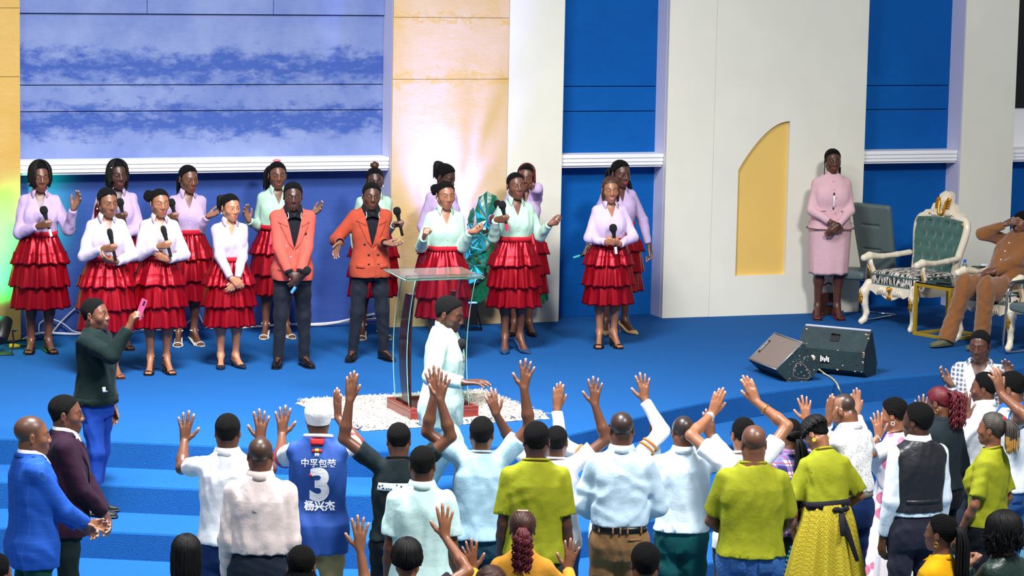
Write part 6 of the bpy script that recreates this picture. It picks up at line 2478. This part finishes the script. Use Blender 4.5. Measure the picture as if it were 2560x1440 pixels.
def man(label, top, H, yaw=180, tone=1, hair=.008, shave=.85, w=1.0, L=DN, R=DN, head=(0, 0, 0), lean=(0, 0), z=None, group=GAU, sex='m', **kw):
    p = Person(label, top=top, z=FZ if z is None else z, H=H, yaw=yaw, tone=tone, L=L, R=R, head=head, lean=lean, w=w, shave=shave if hair else shave, hx=.012, group=group, sex=sex, hs=.95 if sex == 'm' else 1.0, **kw)
    if hair:
        p.cap(HAIRB, hair)
    return p


def jeans_pockets(p, m):
    p.F = p.FT
    for g in (-1, 1):
        p.patch('pocket', m, [(g * .035, .83), (g * .125, .83), (g * .13, .92), (g * .035, .93)], side=1, th=.003, nu=5, nv=5, F=p.FT)


UP, FWD = (0, .1, 1), (0, 1, .05)
p = man('man in a white short-sleeved collared shirt with both hands raised, behind pale pink shirt', (570, 1030), 1.74, tone=1, L=A((461, 1104), None, (438, 1196), (.05, .1, 1), FWD, 'open'), R=A((652, 1100), None, (676, 1180), (.0, .1, 1), FWD, 'open'))
p.trousers(cloth((30, 52, 96)))
p.top(WHITE, 'shirt', off=.02, hem=.53, sleeve='short', loose=.6, fold=.006)
p.collar(WHITE, gap=20)
p.shoes('dress', SH_BLK, SOLE)
PKS = cloth((228, 212, 208))
p = man('man in a pale pink long-sleeved shirt with black collar line, seen from behind', (652, 1086), 1.74, tone=2, hair=0, shave=.75, w=1.04, L=DN, R=DN)
p.trousers(cloth((30, 38, 52)), waist=.60)
p.top(PKS, 'shirt', off=.02, hem=.598, loose=.7, fold=.006, sr=1.25, tuck=True)
c = p.collar(PKS, gap=20, rise=.036)
p.neckband(cloth((28, 32, 44)), r=.084, w=.005, dz=-.008, front=.0)
p.shoes('dress', SH_BLK, SOLE)
JER = mat('jersey_blue', (34, 74, 152), rough=.6, bump=(200, .15), var=(4, .08))
p = man('man in a blue number 3 basketball jersey and white cap with both hands up', (797, 996), 1.74, tone=1, L=A((705, 1088), None, (694, 1172), (.02, .1, 1), FWD, 'open'), R=A((846, 1045), None, (872, 1100), (-.08, .1, 1), (.75, .65, 0), 'flat'), head=(10, 4, 0), lean=(0, 0))
p.cap(mat('cap_white', (240, 240, 238), rough=.8, bump=(60, .3)), .017, line=(-.030, .22), front=0, name='cap')
p.trousers(cloth((196, 158, 104)), waist=.52, rk=1.1, ra=1.1)
p.top(WHITE, 'tee', off=.014, hem=.50, sleeve='short', loose=.5, slen=.7)
for s_ in ('L', 'R'):
    p.band('sleeve_trim', s_, 'u', .69, .076, .014, mat('trim_red', (200, 30, 40), rough=.7))
p.top(JER, 'jersey', off=.024, hem=.43, sleeve='none', loose=.8, fold=.005, flare=.012)
NUM = mat('print_white', (244, 244, 246), rough=.7)
p.neckband(NUM, r=.080, w=.018)
RED_ = mat('trim_red', (200, 30, 40), rough=.7)
p.patch('neck_badge', RED_, [(-.04, 1.435), (.04, 1.435), (.045, 1.472), (-.045, 1.472)], side=1, th=.010, nu=5, nv=3)
p.patch('emblem', RED_, [(-.034, 1.39), (.034, 1.39), (.030, 1.408), (-.030, 1.408)], side=1, th=.003, nu=3, nv=2)
p.patch('emblem', mat('print_yellow', (236, 190, 60), rough=.7), [(-.012, 1.393), (.012, 1.393), (.010, 1.412), (-.010, 1.412)], side=1, th=.005, nu=2, nv=2)
for g in (-1, 1):
    p.patch('tiny_print', NUM, [(g * .002, 1.362), (g * .013, 1.362), (g * .013, 1.384), (g * .002, 1.384)], side=1, th=.003, nu=1, nv=2)
p.text('中孚包装', .057, -.01, 1.318, NUM, bold=.0008, name='lettering')
p.text('3', .285, -.02, 1.175, NUM, bold=.012, name='number')
p.text('杨兴杰', .066, -.02, 1.045, NUM, bold=.0024, name='lettering')
p.patch('number_badge', RED_, [(.03, 1.235), (.044, 1.235), (.046, 1.252), (.032, 1.252)], side=1, th=.006, nu=2, nv=2)
p.shoes('sneaker', mat('sneaker_black', (22, 28, 32), rough=.6), SOLE)
BT = cloth((20, 32, 36))
p = man('man in a black tee with a white printed panel on the back, both arms raised', (998, 1053), 1.66, tone=1, L=A((874, 1002), None, (888, 1084), (.08, .1, 1), FWD, 'flat'), R=A((1100, 1000), None, (1086, 1092), (.12, .1, 1), FWD, 'open'), head=(4, 8, 0))
p.trousers(cloth((16, 26, 30)), waist=.57)
p.top(BT, 'tee', off=.018, hem=.55, sleeve='short', loose=.55, fold=.006)
p.neckband(BT)
p.patch('print_panel', NUM, [(-.115, 1.275), (.135, 1.275), (.125, 1.325), (-.105, 1.325)], side=1, th=.002, nu=12, nv=4)
for i, (x_, z_, w_) in enumerate(((.112, 1.298, .012), (.094, 1.306, .008), (.086, 1.286, .014), (.066, 1.284, .010), (.052, 1.286, .008), (.036, 1.283, .010), (.0, 1.312, .008), (-.03, 1.302, .010))):
    p.patch('print_mark', BT, [(x_, z_), (x_ + w_, z_), (x_ + w_, z_ + .008), (x_, z_ + .008)], side=1, th=.004, nu=1, nv=1)
p.shoes('sneaker', mat('sneaker_black', (22, 28, 32), rough=.6), SOLE)
MP = cloth((206, 240, 236))
p = man('man in a pale mint polo with arms down, in front of black tee', (1057, 1110), 1.72, tone=1, L=DN, R=DN, shave=.9, hair=.006)
p.trousers(cloth((60, 70, 90)), waist=.5)
p.top(MP, 'polo', off=.022, hem=.47, sleeve='short', loose=.75, fold=.006, slen=.72)
p.collar(MP, gap=20)
p.shoes('sneaker', mat('sneaker_black', (22, 28, 32), rough=.6), SOLE)
LB = cloth((170, 206, 226))
p = man('man in a light blue loose tee with both arms stretched high, fingers spread', (1205, 1038), 1.68, tone=1, L=A((1086, 986), None, (1104, 1082), (-.12, .1, 1), FWD, 'open'), R=A((1310, 972), None, (1312, 1066), (.12, .1, 1), FWD, 'open'), hair=.010, beard=.6)
p.trousers(cloth((36, 72, 92)), waist=.57)
p.top(LB, 'tee', off=.024, hem=.535, sleeve='short', loose=.8, fold=.007, slen=.65)
p.neckband(LB)
p.shoes('dress', SH_BLK, SOLE)
p = man('slim man in a lime green tee seen from behind, head against the rug', (1342, 1049), 1.78, tone=0, hair=.007, shave=.9)
p.trousers(cloth((60, 66, 60)), waist=.5)
p.top(LIME, 'tee', off=.022, hem=.515, sleeve='short', loose=.7, fold=.006, slen=.8)
p.neckband(LIME)
p.shoes('dress', SH_BLK, SOLE)
p = man('man in a white tee behind the lime tee, both bare arms up', (1392, 1060), 1.60, tone=1, hair=.006, L=A((1240, 1036), None, (1300, 1112), (-.3, .1, 1), FWD, 'soft'), R=A((1487, 1012), None, (1462, 1090), (.0, .1, 1), FWD, 'open'))
p.trousers(JEANS, waist=.56)
p.top(WHITE, 'tee', off=.02, hem=.50, sleeve='short', loose=.7, fold=.006)
p.neckband(WHITE)
p.shoes('dress', SH_BLK, SOLE)
BRST = mat('stripe_brown', (170, 104, 40), rough=.7)
p = man('man in a white long-sleeved shirt with brown sleeve stripes, hidden behind the khaki trousers man', (1546, 1046), 1.60, tone=2, hair=.006, L=A((1392, 1024), 'a.93', (1430, 1110), (.06, .1, 1), FWD, 'flat'), R=A((1612, 1000), 'a.93', (1622, 1082), (-.12, .1, 1), FWD, 'open'))
p.trousers(cloth((26, 36, 50)), waist=.57)
p.top(WHITE, 'shirt', off=.02, hem=.50, loose=.7, fold=.006)
for s_ in ('L', 'R'):
    for t in (.42, .54):
        p.band('sleeve_stripe', s_, 'u', t, .0605, .016, BRST)
p.shoes('dress', SH_BLK, SOLE)
SKY = cloth((190, 214, 232))
p = man('man in a light blue dress shirt tucked into khaki trousers with black belt', (1556, 1024), 1.76, tone=1, hair=0, shave=.85, w=1.02, L=Lc((.10, -.22, .98), (.42, .06, 1.02), (-.8, -.4, -.1), (-.3, .9, 0), 'relax'), R=Lc((.10, -.22, .98), (.42, .06, 1.02), (-.8, -.4, -.1), (-.3, .9, 0), 'relax'), head=(8, 4, 0))
BELT = mat('belt_black', (12, 12, 12), rough=.35)
KH = cloth((134, 100, 66))
p.trousers(KH, waist=.59, belt=BELT, rk=1.1)
for x in (-.13, -.045, .0, .045, .13):
    p.patch('belt_loop', KH, [(x - .006, .958), (x + .006, .958), (x + .006, 1.004), (x - .006, 1.004)], side=1, th=.012, nu=1, nv=3, F=p.FT)
p.patch('pocket_welt', KH, [(-.13, .92), (-.05, .92), (-.05, .93), (-.13, .93)], side=1, th=.004, nu=4, nv=1, F=p.FT)
p.top(SKY, 'shirt', off=.022, hem=.589, loose=.75, fold=.007, tuck=True, sr=1.3)
p.collar(SKY, gap=20)
p.shoes('dress', SH_BLK, SOLE)
PB = cloth((206, 224, 234))
p = man('man in a pale shirt over teal trousers with forearms raised beside his head', (1711, 1034), 1.66, tone=1, hair=0, shave=.9, L=A((1637, 1104), 'a.62', (1640, 1170), (-.02, .1, 1), FWD, 'flat'), R=A((1778, 1094), 'a.7', (1812, 1152), (-.15, .1, 1), (0, 1, 0), 'flat'), head=(10, 14, 0))
p.trousers(cloth((24, 92, 96)), waist=.56, rk=1.1, ra=1.1)
p.top(PB, 'shirt', off=.021, hem=.545, loose=.7, fold=.006, sr=1.2)
p.collar(PB, gap=20)
p.shoes('dress', SH_BLK, SOLE)
p = man('man with glasses in a white tee, hands arched overhead with watch and bracelet', (1862, 1039), 1.70, tone=3, hair=.005, shave=.8, L=A((1778, 1038), 'a.88', (1758, 1090), (.36, .1, 1), (.1, 1, 0), 'flat'), R=A((1892, 1006), 'a.88', (1930, 1078), (-.4, .1, .85), (-.2, 1, 0), 'flat'), head=(14, 6, 0))
p.trousers(cloth((40, 50, 60)))
p.top(WHITE, 'tee', off=.02, hem=.50, sleeve='short', loose=.7)
p.neckband(WHITE)
g = MB()
for s_ in (-1, 1):
    g.tube([(s_ * .078, .0, .004), (s_ * .070, -.06, .004), (s_ * .060, -.10, .004)], .003, 6)
    th = np.arange(12) * 2 * math.pi / 12
    g.tube(np.stack([s_ * .032 + .024 * np.cos(th), np.full(12, -.106), .002 + .018 * np.sin(th)], 1), .003, 6, close=True)
g.build('glasses', BLACKP, p.root, smooth=True, xf=lambda v, p=p: p.bend(p.hp(v)))
p.band('watch_strap', 'L', 'f', .93, .031, .026, mat('watch_silver', (220, 222, 226), rough=.25, metal=.6))
p.band('bracelet', 'R', 'f', .72, .037, .008, GOLDJ)
p.shoes('dress', SH_BLK, SOLE)
p = man('bald stocky man in a lime green tee and blue jeans with arms down', (1886, 1057), 1.78, tone=2, hair=0, shave=.35, w=1.14, L=Lc((.10, -.24, .98), (.42, .06, 1.04), (-.7, -.5, -.3), (-.4, .9, 0), 'relax'), R=Lc((.10, -.24, .98), (.42, .06, 1.04), (-.7, -.5, -.3), (-.4, .9, 0), 'relax'), belly=.03, head=(8, 0, 0))
p.trousers(JEANS, waist=.58, rk=1.12, ra=1.1)
jeans_pockets(p, JEANS)
p.top(LIME, 'tee', off=.02, hem=.545, sleeve='short', loose=.7, fold=.007, slen=.8)
p.neckband(LIME)
p.shoes('sneaker', mat('sneaker_black', (22, 28, 32), rough=.6), SOLE)


def plaid(base, c1, c2, p1=.085, wy=1.0):
    def fn(nt, o, b):
        x = angle_coord(nt, o)
        mx = N(nt, 'ShaderNodeMath', 'ADD')
        nt.links.new(x[0], mx.inputs[0])
        wy_ = N(nt, 'ShaderNodeMath', 'MULTIPLY', i1=wy)
        nt.links.new(x[1], wy_.inputs[0])
        nt.links.new(wy_.outputs[0], mx.inputs[1])
        a = mixc(nt, stripe(nt, mx.outputs[0], p1, p1 * .5), base, c1)
        bb = mixc(nt, stripe(nt, x[2], p1, p1 * .5), base, c1)
        c = mixc(nt, 1.0, a, bb, 'MULTIPLY')
        c = mixc(nt, stripe(nt, mx.outputs[0], p1, .006, p1 * .35), c, c2)
        c = mixc(nt, stripe(nt, x[2], p1, .006, p1 * .35), c, c2)
        nt.links.new(c, b.inputs['Base Color'])
    return fn


PLD = pattern('plaid_shirt', plaid((236, 224, 230), (120, 120, 170), (150, 60, 80), .075))
p = man('woman in a pink and navy plaid shirt with waist-length black braids, hand raised', (1978, 1043), 1.54, yaw=-170, tone=3, hair=0, shave=0, sex='f', R=A((2016, 1052), 'a.8', (2030, 1110), (-.12, .1, 1), FWD, 'open'), head=(6, 6, 0))
p.cap(HAIRB, .008, groove=26)
p.tail(HAIRS, (-.015, .095, -.03), .62, 60, .0075, out=(-.03, .05, 0), spread=.05, name='braids')
p.strands(HAIRS, [np.array([[.07 * math.sin(a), .012 - .07 * math.cos(a), .085 + .02 * math.cos(a * 2)], [.085 * math.sin(a), .06, .08 - abs(a) * .04], [.06 * math.sin(a), .11, .03 - abs(a) * .02], [0, .115, -.03]]) for a in np.linspace(-1.3, 1.3, 18)], .0075, name='cornrows')
p.skirt(cloth((12, 22, 26)), 'skirt', waist=.60, hem=.22, rt=(.16, .13), rb=(.20, .17), n=5, amp=.008)
p.top(PLD, 'shirt', off=.02, hem=.49, sleeve='short', loose=.5, slen=.5)
p.collar(PLD, gap=20)
p.shoes('pump', SH_BLK)


def houndstooth(nt, o, b):
    x = angle_coord(nt, o)
    m = N(nt, 'ShaderNodeTexChecker')
    m.inputs['Scale'].default_value = 90
    nt.links.new(o, m.inputs['Vector'])
    nt.links.new(mixc(nt, m.outputs['Fac'], (186, 168, 40), (140, 124, 30)), b.inputs['Base Color'])


YS = pattern('skirt_yellow_check', houndstooth)
SASH = cloth((26, 26, 34))
p = man('woman in a lime top and flared yellow checked skirt with a black sash, head bowed', (2078, 1034), 1.62, yaw=-165, tone=3, hair=0, shave=0, sex='f', w=1.02, L=Lc((.20, -.14, .86), (.42, .06, 1.04), (-.3, -.3, -.9), (-1, -.1, 0), 'relax'), R=Lc((.14, -.22, .98), (.44, .04, 1.04), (-.6, -.5, -.5), (-.4, .9, 0), 'relax'), lean=(7, 3), head=(34, 36, 0))
p.cap(HAIRB, .010)
p.loose(HAIRS, .012, 70, .0085, 'twists', gap=20, sway=.012, spreadr=1.12)
p.earring(mat('earring_yellow', (240, 200, 30), rough=.4), 'flower')
p.skirt(YS, 'skirt', waist=.63, hem=.16, rt=(.165, .135), rb=(.34, .29), n=11, amp=.026, bell=.9)
p.top(LIME, 'blouse', off=.018, hem=.60, sleeve='short', loose=.35, fold=.006, slen=.85, tuck=True, sr=1.15)
p.neckband(LIME)
p.ring('sash', SASH, .615 * p.H, .648 * p.H, .030)
P15 = p
sb = p.on(-.05, 1.035, 1)
b = MB()
for s_ in (-1, 1):
    b.ball((sb[0] + s_ * .03, sb[1] + .03, sb[2] + .006), (.032, .016, .018), 10, 6)
b.ball((sb[0], sb[1] + .036, sb[2]), (.016, .016, .018), 8, 6)
for dx, L_ in ((-.05, .30), (.02, .14)):
    q = [(sb[0], sb[1] + .034, sb[2]), (sb[0] + dx * .5, sb[1] + .06, sb[2] - L_ * .4), (sb[0] + dx * 1.4, sb[1] + .085 + L_ * .2, sb[2] - L_)]
    b.tube(q, [.012, .022, .014], 8, flat=.25)
b.build('sash_bow', SASH, p.root, smooth=True, xf=p.bend)
p.shoes('pump', SH_BLK)


def dots(nt, o, b):
    v = N(nt, 'ShaderNodeTexVoronoi')
    v.inputs['Scale'].default_value = 60
    nt.links.new(o, v.inputs['Vector'])
    l = N(nt, 'ShaderNodeMath', 'LESS_THAN', i1=.32)
    nt.links.new(v.outputs['Distance'], l.inputs[0])
    nt.links.new(mixc(nt, l.outputs[0], (238, 238, 240), (180, 186, 200)), b.inputs['Base Color'])


WD_ = pattern('shirt_white_dotted', dots)
p = man('man in a white dotted shirt bowing his head between two raised hands', (2138, 978), 1.70, yaw=-132, tone=2, hair=0, shave=.85, L=A((2072, 1056), .05, (2062, 1112, .12), (.08, .0, 1), (.8, .5, 0), 'flat'), R=A((2140, 1040), .34, (2160, 1100, .2), (.05, .1, 1), (-.5, -.8, 0), 'flat'), lean=(5, 0), head=(10, 26, 0))
p.trousers(cloth((22, 46, 96)), waist=.60, belt=mat('belt_grey', (120, 116, 112), rough=.4))
p.top(WD_, 'shirt', off=.022, hem=.599, loose=.7, fold=.007, tuck=True, sr=1.25)
p.collar(WD_, gap=20)
p.shoes('dress', SH_BLK, SOLE)


def roses(nt, o, b):
    v = N(nt, 'ShaderNodeTexVoronoi')
    v.inputs['Scale'].default_value = 7.5
    nt.links.new(o, v.inputs['Vector'])
    l = N(nt, 'ShaderNodeMath', 'LESS_THAN', i1=.34)
    nt.links.new(v.outputs['Distance'], l.inputs[0])
    w = N(nt, 'ShaderNodeTexWave', wave_type='RINGS')
    n = N(nt, 'ShaderNodeTexNoise')
    n.inputs['Scale'].default_value = 60
    nt.links.new(o, n.inputs['Vector'])
    petal = mixc(nt, n.outputs['Fac'], (214, 84, 140), (240, 160, 190))
    nt.links.new(mixc(nt, l.outputs[0], (242, 236, 240), petal), b.inputs['Base Color'])


RS = pattern('dress_roses', roses)
p = man('woman in a white dress printed with pink roses, hand raised, in left profile', (2240, 993), 1.58, yaw=-118, tone=3, hair=0, shave=0, sex='f', L=A((2197, 1092), -.02, (2182, 1156, -.05), (-.1, .1, 1), (-.3, .95, 0), 'open'), R=Lc((.05, -.36, 1.28), (.34, -.05, 1.05), (0, -.3, 1), (0, -1, 0), 'open'), head=(0, 14, 0))
p.cap(HAIRB, .018, noise=.004)
p.earring(PEARL, 'hoop')
p.skirt(RS, 'dress_skirt', waist=.64, hem=.17, rt=(.145, .12), rb=(.27, .23), n=9, amp=.02, bell=.9)
p.top(RS, 'dress_bodice', off=.014, hem=.61, sleeve='short', loose=.3, slen=.45, sr=1.2)
p.neckband(cloth((34, 30, 34)), r=.066, w=.005)
p.band('bracelet', 'L', 'f', .96, .026, .008, mat('watch_silver', (220, 222, 226), rough=.25, metal=.6))
p.shoes('pump', SH_BLK)
SAT = mat('satin_vest', (34, 34, 40), rough=.38, spec=.5, bump=(14, .4))
p = man('man in a shiny black waistcoat over a white shirt with arms hanging', (2298, 1004), 1.76, yaw=-160, tone=0, hair=.014, shave=.95, L=DN, R=DN, head=(30, 2, 0))
p.trousers(cloth((40, 40, 54)), waist=.605, belt=mat('belt_silver_grey', (110, 108, 112), rough=.3))
WS = cloth((214, 226, 236))
p.top(WS, 'shirt', off=.017, hem=.585, loose=.5, fold=.005, sr=1.2, tuck=True)
p.collar(WHITE, gap=20, rise=.038)
p.top(SAT, 'waistcoat', off=.026, hem=.60, sleeve='none', loose=.55, fold=.004, neck='v', vz=1.14)
p.patch('back_strap', SAT, [(-.12, 1.08), (.12, 1.08), (.12, 1.105), (-.12, 1.105)], side=1, th=.004, nu=8, nv=2)
p.shoes('dress', SH_BLK, SOLE)
BS = cloth((26, 36, 42))
p = man('woman in a black shirt with a curly burgundy braided ponytail, head bowed', (2356, 962), 1.62, yaw=-140, tone=1, hair=0, shave=0, sex='f', w=1.1, L=A((2304, 1050), .3, (2300, 1130, .1), (0, .2, 1), (0, 1, 0), 'open'), R=DN, head=(8, 22, 0))
p.cap(HAIRR, .010, groove=34)
p.tail(HAIRR, (0, .10, .05), .33, 70, .0055, out=(-.03, .09, .0), spread=.075, curl=.008, steps=26)
p.earring(GOLDJ, 'hoop')
p.trousers(cloth((14, 18, 24)), waist=.58)
p.top(BS, 'shirt', off=.022, hem=.55, loose=.6, fold=.006, sr=1.2)
p.collar(BS, gap=20)
p.shoes('dress', SH_BLK, SOLE)
PLB = pattern('plaid_blazer', plaid((220, 220, 226), (150, 154, 166), (206, 208, 214), .034, 0.0))
p = man('man in a black and white plaid blazer facing the camera, eyes closed', (2453, 822), 1.75, yaw=-14, tone=0, hair=.008, shave=.9, R=A((2378, 962), -.22, (2392, 1010, .05), (-.55, -.3, .5), (.2, -.6, .75), 'soft'), L=A((2524, 955), -.15, (2540, 1000, .0), (-.1, -.1, 1), (-.5, -.8, 0), 'soft'), head=(-10, 10, 0), beard=.2)
p.trousers(cloth((40, 44, 54)))
p.top(WHITE, 'tee', off=.013, hem=.52, sleeve='none', neck='v', vz=1.31, vw=.06, loose=.4, fold=.003)
blazer(p, PLB, vz=.90, hem=.46, vw=.125)
p.shoes('dress', SH_BLK, SOLE)
p = man('man in a white shirt with one hand up, in left profile before the plaid blazer', (2462, 928), 1.65, yaw=-112, tone=1, hair=.012, shave=.95, L=A((2417, 1042), .05, (2420, 1100, .0), (-.1, .1, 1), (-.2, .95, 0), 'open'), R=DN, head=(0, 4, 0), beard=.25)
p.trousers(cloth((34, 40, 52)))
p.top(WHITE, 'shirt', off=.022, hem=.53, loose=.7, fold=.006)
p.collar(WHITE, gap=20, rise=.038)
p.shoes('dress', SH_BLK, SOLE)
POLO = cloth((232, 238, 246))
p = man('man in a white polo with a blue collar and jeans, bare arm raised', (2533, 924), 1.78, yaw=-128, tone=2, hair=.008, shave=.9, L=A((2502, 985), -.12, (2536, 1046, -.12), (-.25, .1, 1), (-.5, .8, 0), 'soft'), R=DN, head=(6, 12, 0), beard=.2)
p.trousers(JEANS, waist=.57)
jeans_pockets(p, JEANS)
p.top(POLO, 'polo', off=.022, hem=.53, sleeve='short', loose=.7, fold=.006)
p.collar(cloth((36, 96, 190)), gap=20)
for s_ in ('L', 'R'):
    p.band('sleeve_trim', s_, 'u', .59, .077, .012, cloth((36, 96, 190)))
p.shoes('dress', SH_BLK, SOLE)
p = man('woman in a lime tee with grey braids ending in gold tips, in left profile', (2480, 1028), 1.62, yaw=-122, tone=2, hair=0, shave=0, sex='f', w=1.05, L=Lc((.20, -.12, .86), (.36, .10, 1.08), (-.05, -.25, -.95), (-1, 0, 0), 'relax'), R=DN, head=(0, 0, 0))
HGR = mat('hair_grey_braid', (62, 56, 50), rough=.55, var=(40, .3))
p.cap(HGR, .010, groove=40)
p.tail(HGR, (0, .085, .075), .27, 60, .0055, out=(-.0, .075, .01), spread=.06, tip=(HAIRBL, .62))
p.puff(mat('band_red', (200, 30, 40), rough=.5), (0, .092, .082), .020, 'hair_band', .002)
p.trousers(cloth((24, 26, 34)), waist=.58)
p.top(LIME, 'tee', off=.02, hem=.535, sleeve='short', loose=.6, fold=.007, slen=.8)
p.neckband(LIME)
p.band('watch', 'L', 'f', .96, .027, .022, BLACKP)
p.shoes('dress', SH_BLK, SOLE)

# ------------------------------------------------------------------ nearest row, cut by the frame's lower edge
def near(label, top, H=1.68, sit=.45, tone=2, yaw=180, hairm=None, col=(60, 60, 70), sex='f', L=DN, R=DN, head=(0, 0, 0), long=True, w=1.0, name='top'):
    p = Person(label, top=top, z=FZ, H=H, yaw=yaw, tone=tone, sex=sex, L=L, R=R, head=head, sit=sit, hx=.02, group=GROW, w=w, hs=1.0)
    p.trousers(cloth((40, 44, 60)))
    m = col if not isinstance(col, tuple) else cloth(col)
    p.top(m, name, off=.02, hem=.55, sleeve='long' if long else 'short', loose=.5, fold=.006)
    return p


p = near('person at the bottom left corner, only part of a brown face showing', (-10, 1376), tone=2, yaw=150, sex='m', col=(50, 40, 40))
p.cap(HAIRB, .010)
p = near('woman with straight black shoulder locs seen from behind at the lower left', (468, 1330), tone=1, col=(40, 40, 60))
p.cap(HAIRB, .010)
p.loose(HAIRS, .24, 90, .007, 'locs', gap=0, spreadr=1.08)
p = near('woman with parted cornrows and a dark curly back, one bare hand raised', (754, 1356), tone=3, col=(30, 26, 34), R=A((900, 1374), 'a.8', (856, 1448), (-.02, .1, 1), FWD, 'open'), long=False)
p.cap(HAIRB, .009, groove=30)
p.puff(HAIRB, (0, .06, -.10), .105, 'curls', .012, sq=(1.1, .8, .9))
p = near('woman with short black twists, raising a bare hand beside the mint polo', (1020, 1340), tone=3, col=(44, 36, 40), R=A((1112, 1342), 'a.85', (1146, 1430), (-.02, .1, 1), FWD, 'open'), long=False)
p.cap(HAIRB, .012)
p.loose(HAIRS, .07, 80, .007, 'twists', gap=0, spreadr=1.12)
p = near('person with brown curly hair, only the crown showing at the bottom edge', (1228, 1410), tone=2, col=(70, 40, 50))
p.cap(HAIRBR, .018, noise=.004)
p = near('woman in an amber top with a dark red wavy ponytail and hair clip, hands raised', (1307, 1268), H=1.56, sit=None, tone=2, col=(214, 150, 50), L=A((1182, 1424), 'a.7', (1190, 1480), (-.15, .1, 1), FWD, 'open'), R=A((1420, 1424), 'a.7', (1436, 1480), (.15, .1, 1), FWD, 'open'))
p.cap(HAIRBR, .012, groove=30)
p.tail(HAIRR, (0, .10, .03), .30, 70, .006, out=(0, .05, 0), spread=.055, curl=.010, steps=22)
MB().box((-.035, .035, .118), (.035, .05, .130), .004).build('hair_clip', mat('clip_pinkish', (226, 190, 160), rough=.4), p.root, xf=lambda v, p=p: p.bend(p.hp(v)))
p = near('person with close cropped black hair seen from behind, at khaki trousers', (1615, 1349), tone=1, sex='m', col=(30, 30, 36))
p.cap(HAIRB, .010)
YB = cloth((226, 164, 12))
p = near('woman in a bright yellow blazer with a long braided ponytail and gold earring', (2352, 1279), H=1.55, sit=None, tone=2, yaw=-125, col=YB, name='jacket')
p.collar(YB, gap=40, rise=.014, point=.0)
p.cap(HAIRB, .009, groove=26)
p.tail(HAIRS, (0, .10, .05), .42, 50, .007, out=(-.02, .05, 0), spread=.05)
p.earring(GOLDJ, 'hoop')
LT = mat('leather_dark_green', (34, 52, 46), rough=.35, bump=(40, .3))
p = near('woman in a dark green leather jacket with big black curls, chin on hand', (2513, 1276), H=1.55, sit=None, tone=2, yaw=-140, col=LT, name='jacket', L=Lc((.0, -.28, 1.30), (.25, -.1, 1.0), (-.5, -.1, .7), (-.3, .7, .3), 'fist'), head=(10, 10, 0))
p.cap(HAIRB, .020, noise=.006)
p.loose(HAIRS, .16, 110, .0075, 'curls', gap=30, spreadr=1.28, sway=.05)

# striped cloth hanging from the hand of the woman with the black sash
def stripes_teal(nt, o, b):
    x = angle_coord(nt, o)
    nt.links.new(mixc(nt, stripe(nt, x[2], .030, .014), (34, 110, 140), (14, 18, 26)), b.inputs['Base Color'])


a = P15.arm['L']
q = P15.loc + P15.Rz @ P15.bend((a['W'] + a['f'] * .13)[None])[0]
b = MB()
rings = []
for i, z in enumerate(np.linspace(0, -.52, 12)):
    w = .030 + .075 * min(1, i / 5)
    th = np.arange(20) * 2 * math.pi / 20
    rings.append(np.stack([(w + .010 * np.sin(5 * th + i * .2)) * np.cos(th), (.022 + .018 * min(1, i / 5)) * np.sin(th), np.full(20, z)], 1))
b.add(np.concatenate(rings), [(i * 20 + j, i * 20 + (j + 1) % 20, (i + 1) * 20 + (j + 1) % 20, (i + 1) * 20 + j) for i in range(11) for j in range(20)] + [tuple(range(20)), tuple(220 + j for j in range(20))])
o = b.build('striped_cloth', pattern('cloth_striped', stripes_teal), smooth='auto', loc=q)
tag(o, 'teal and black striped cloth hanging beside the yellow checked skirt', 'cloth')

finish()
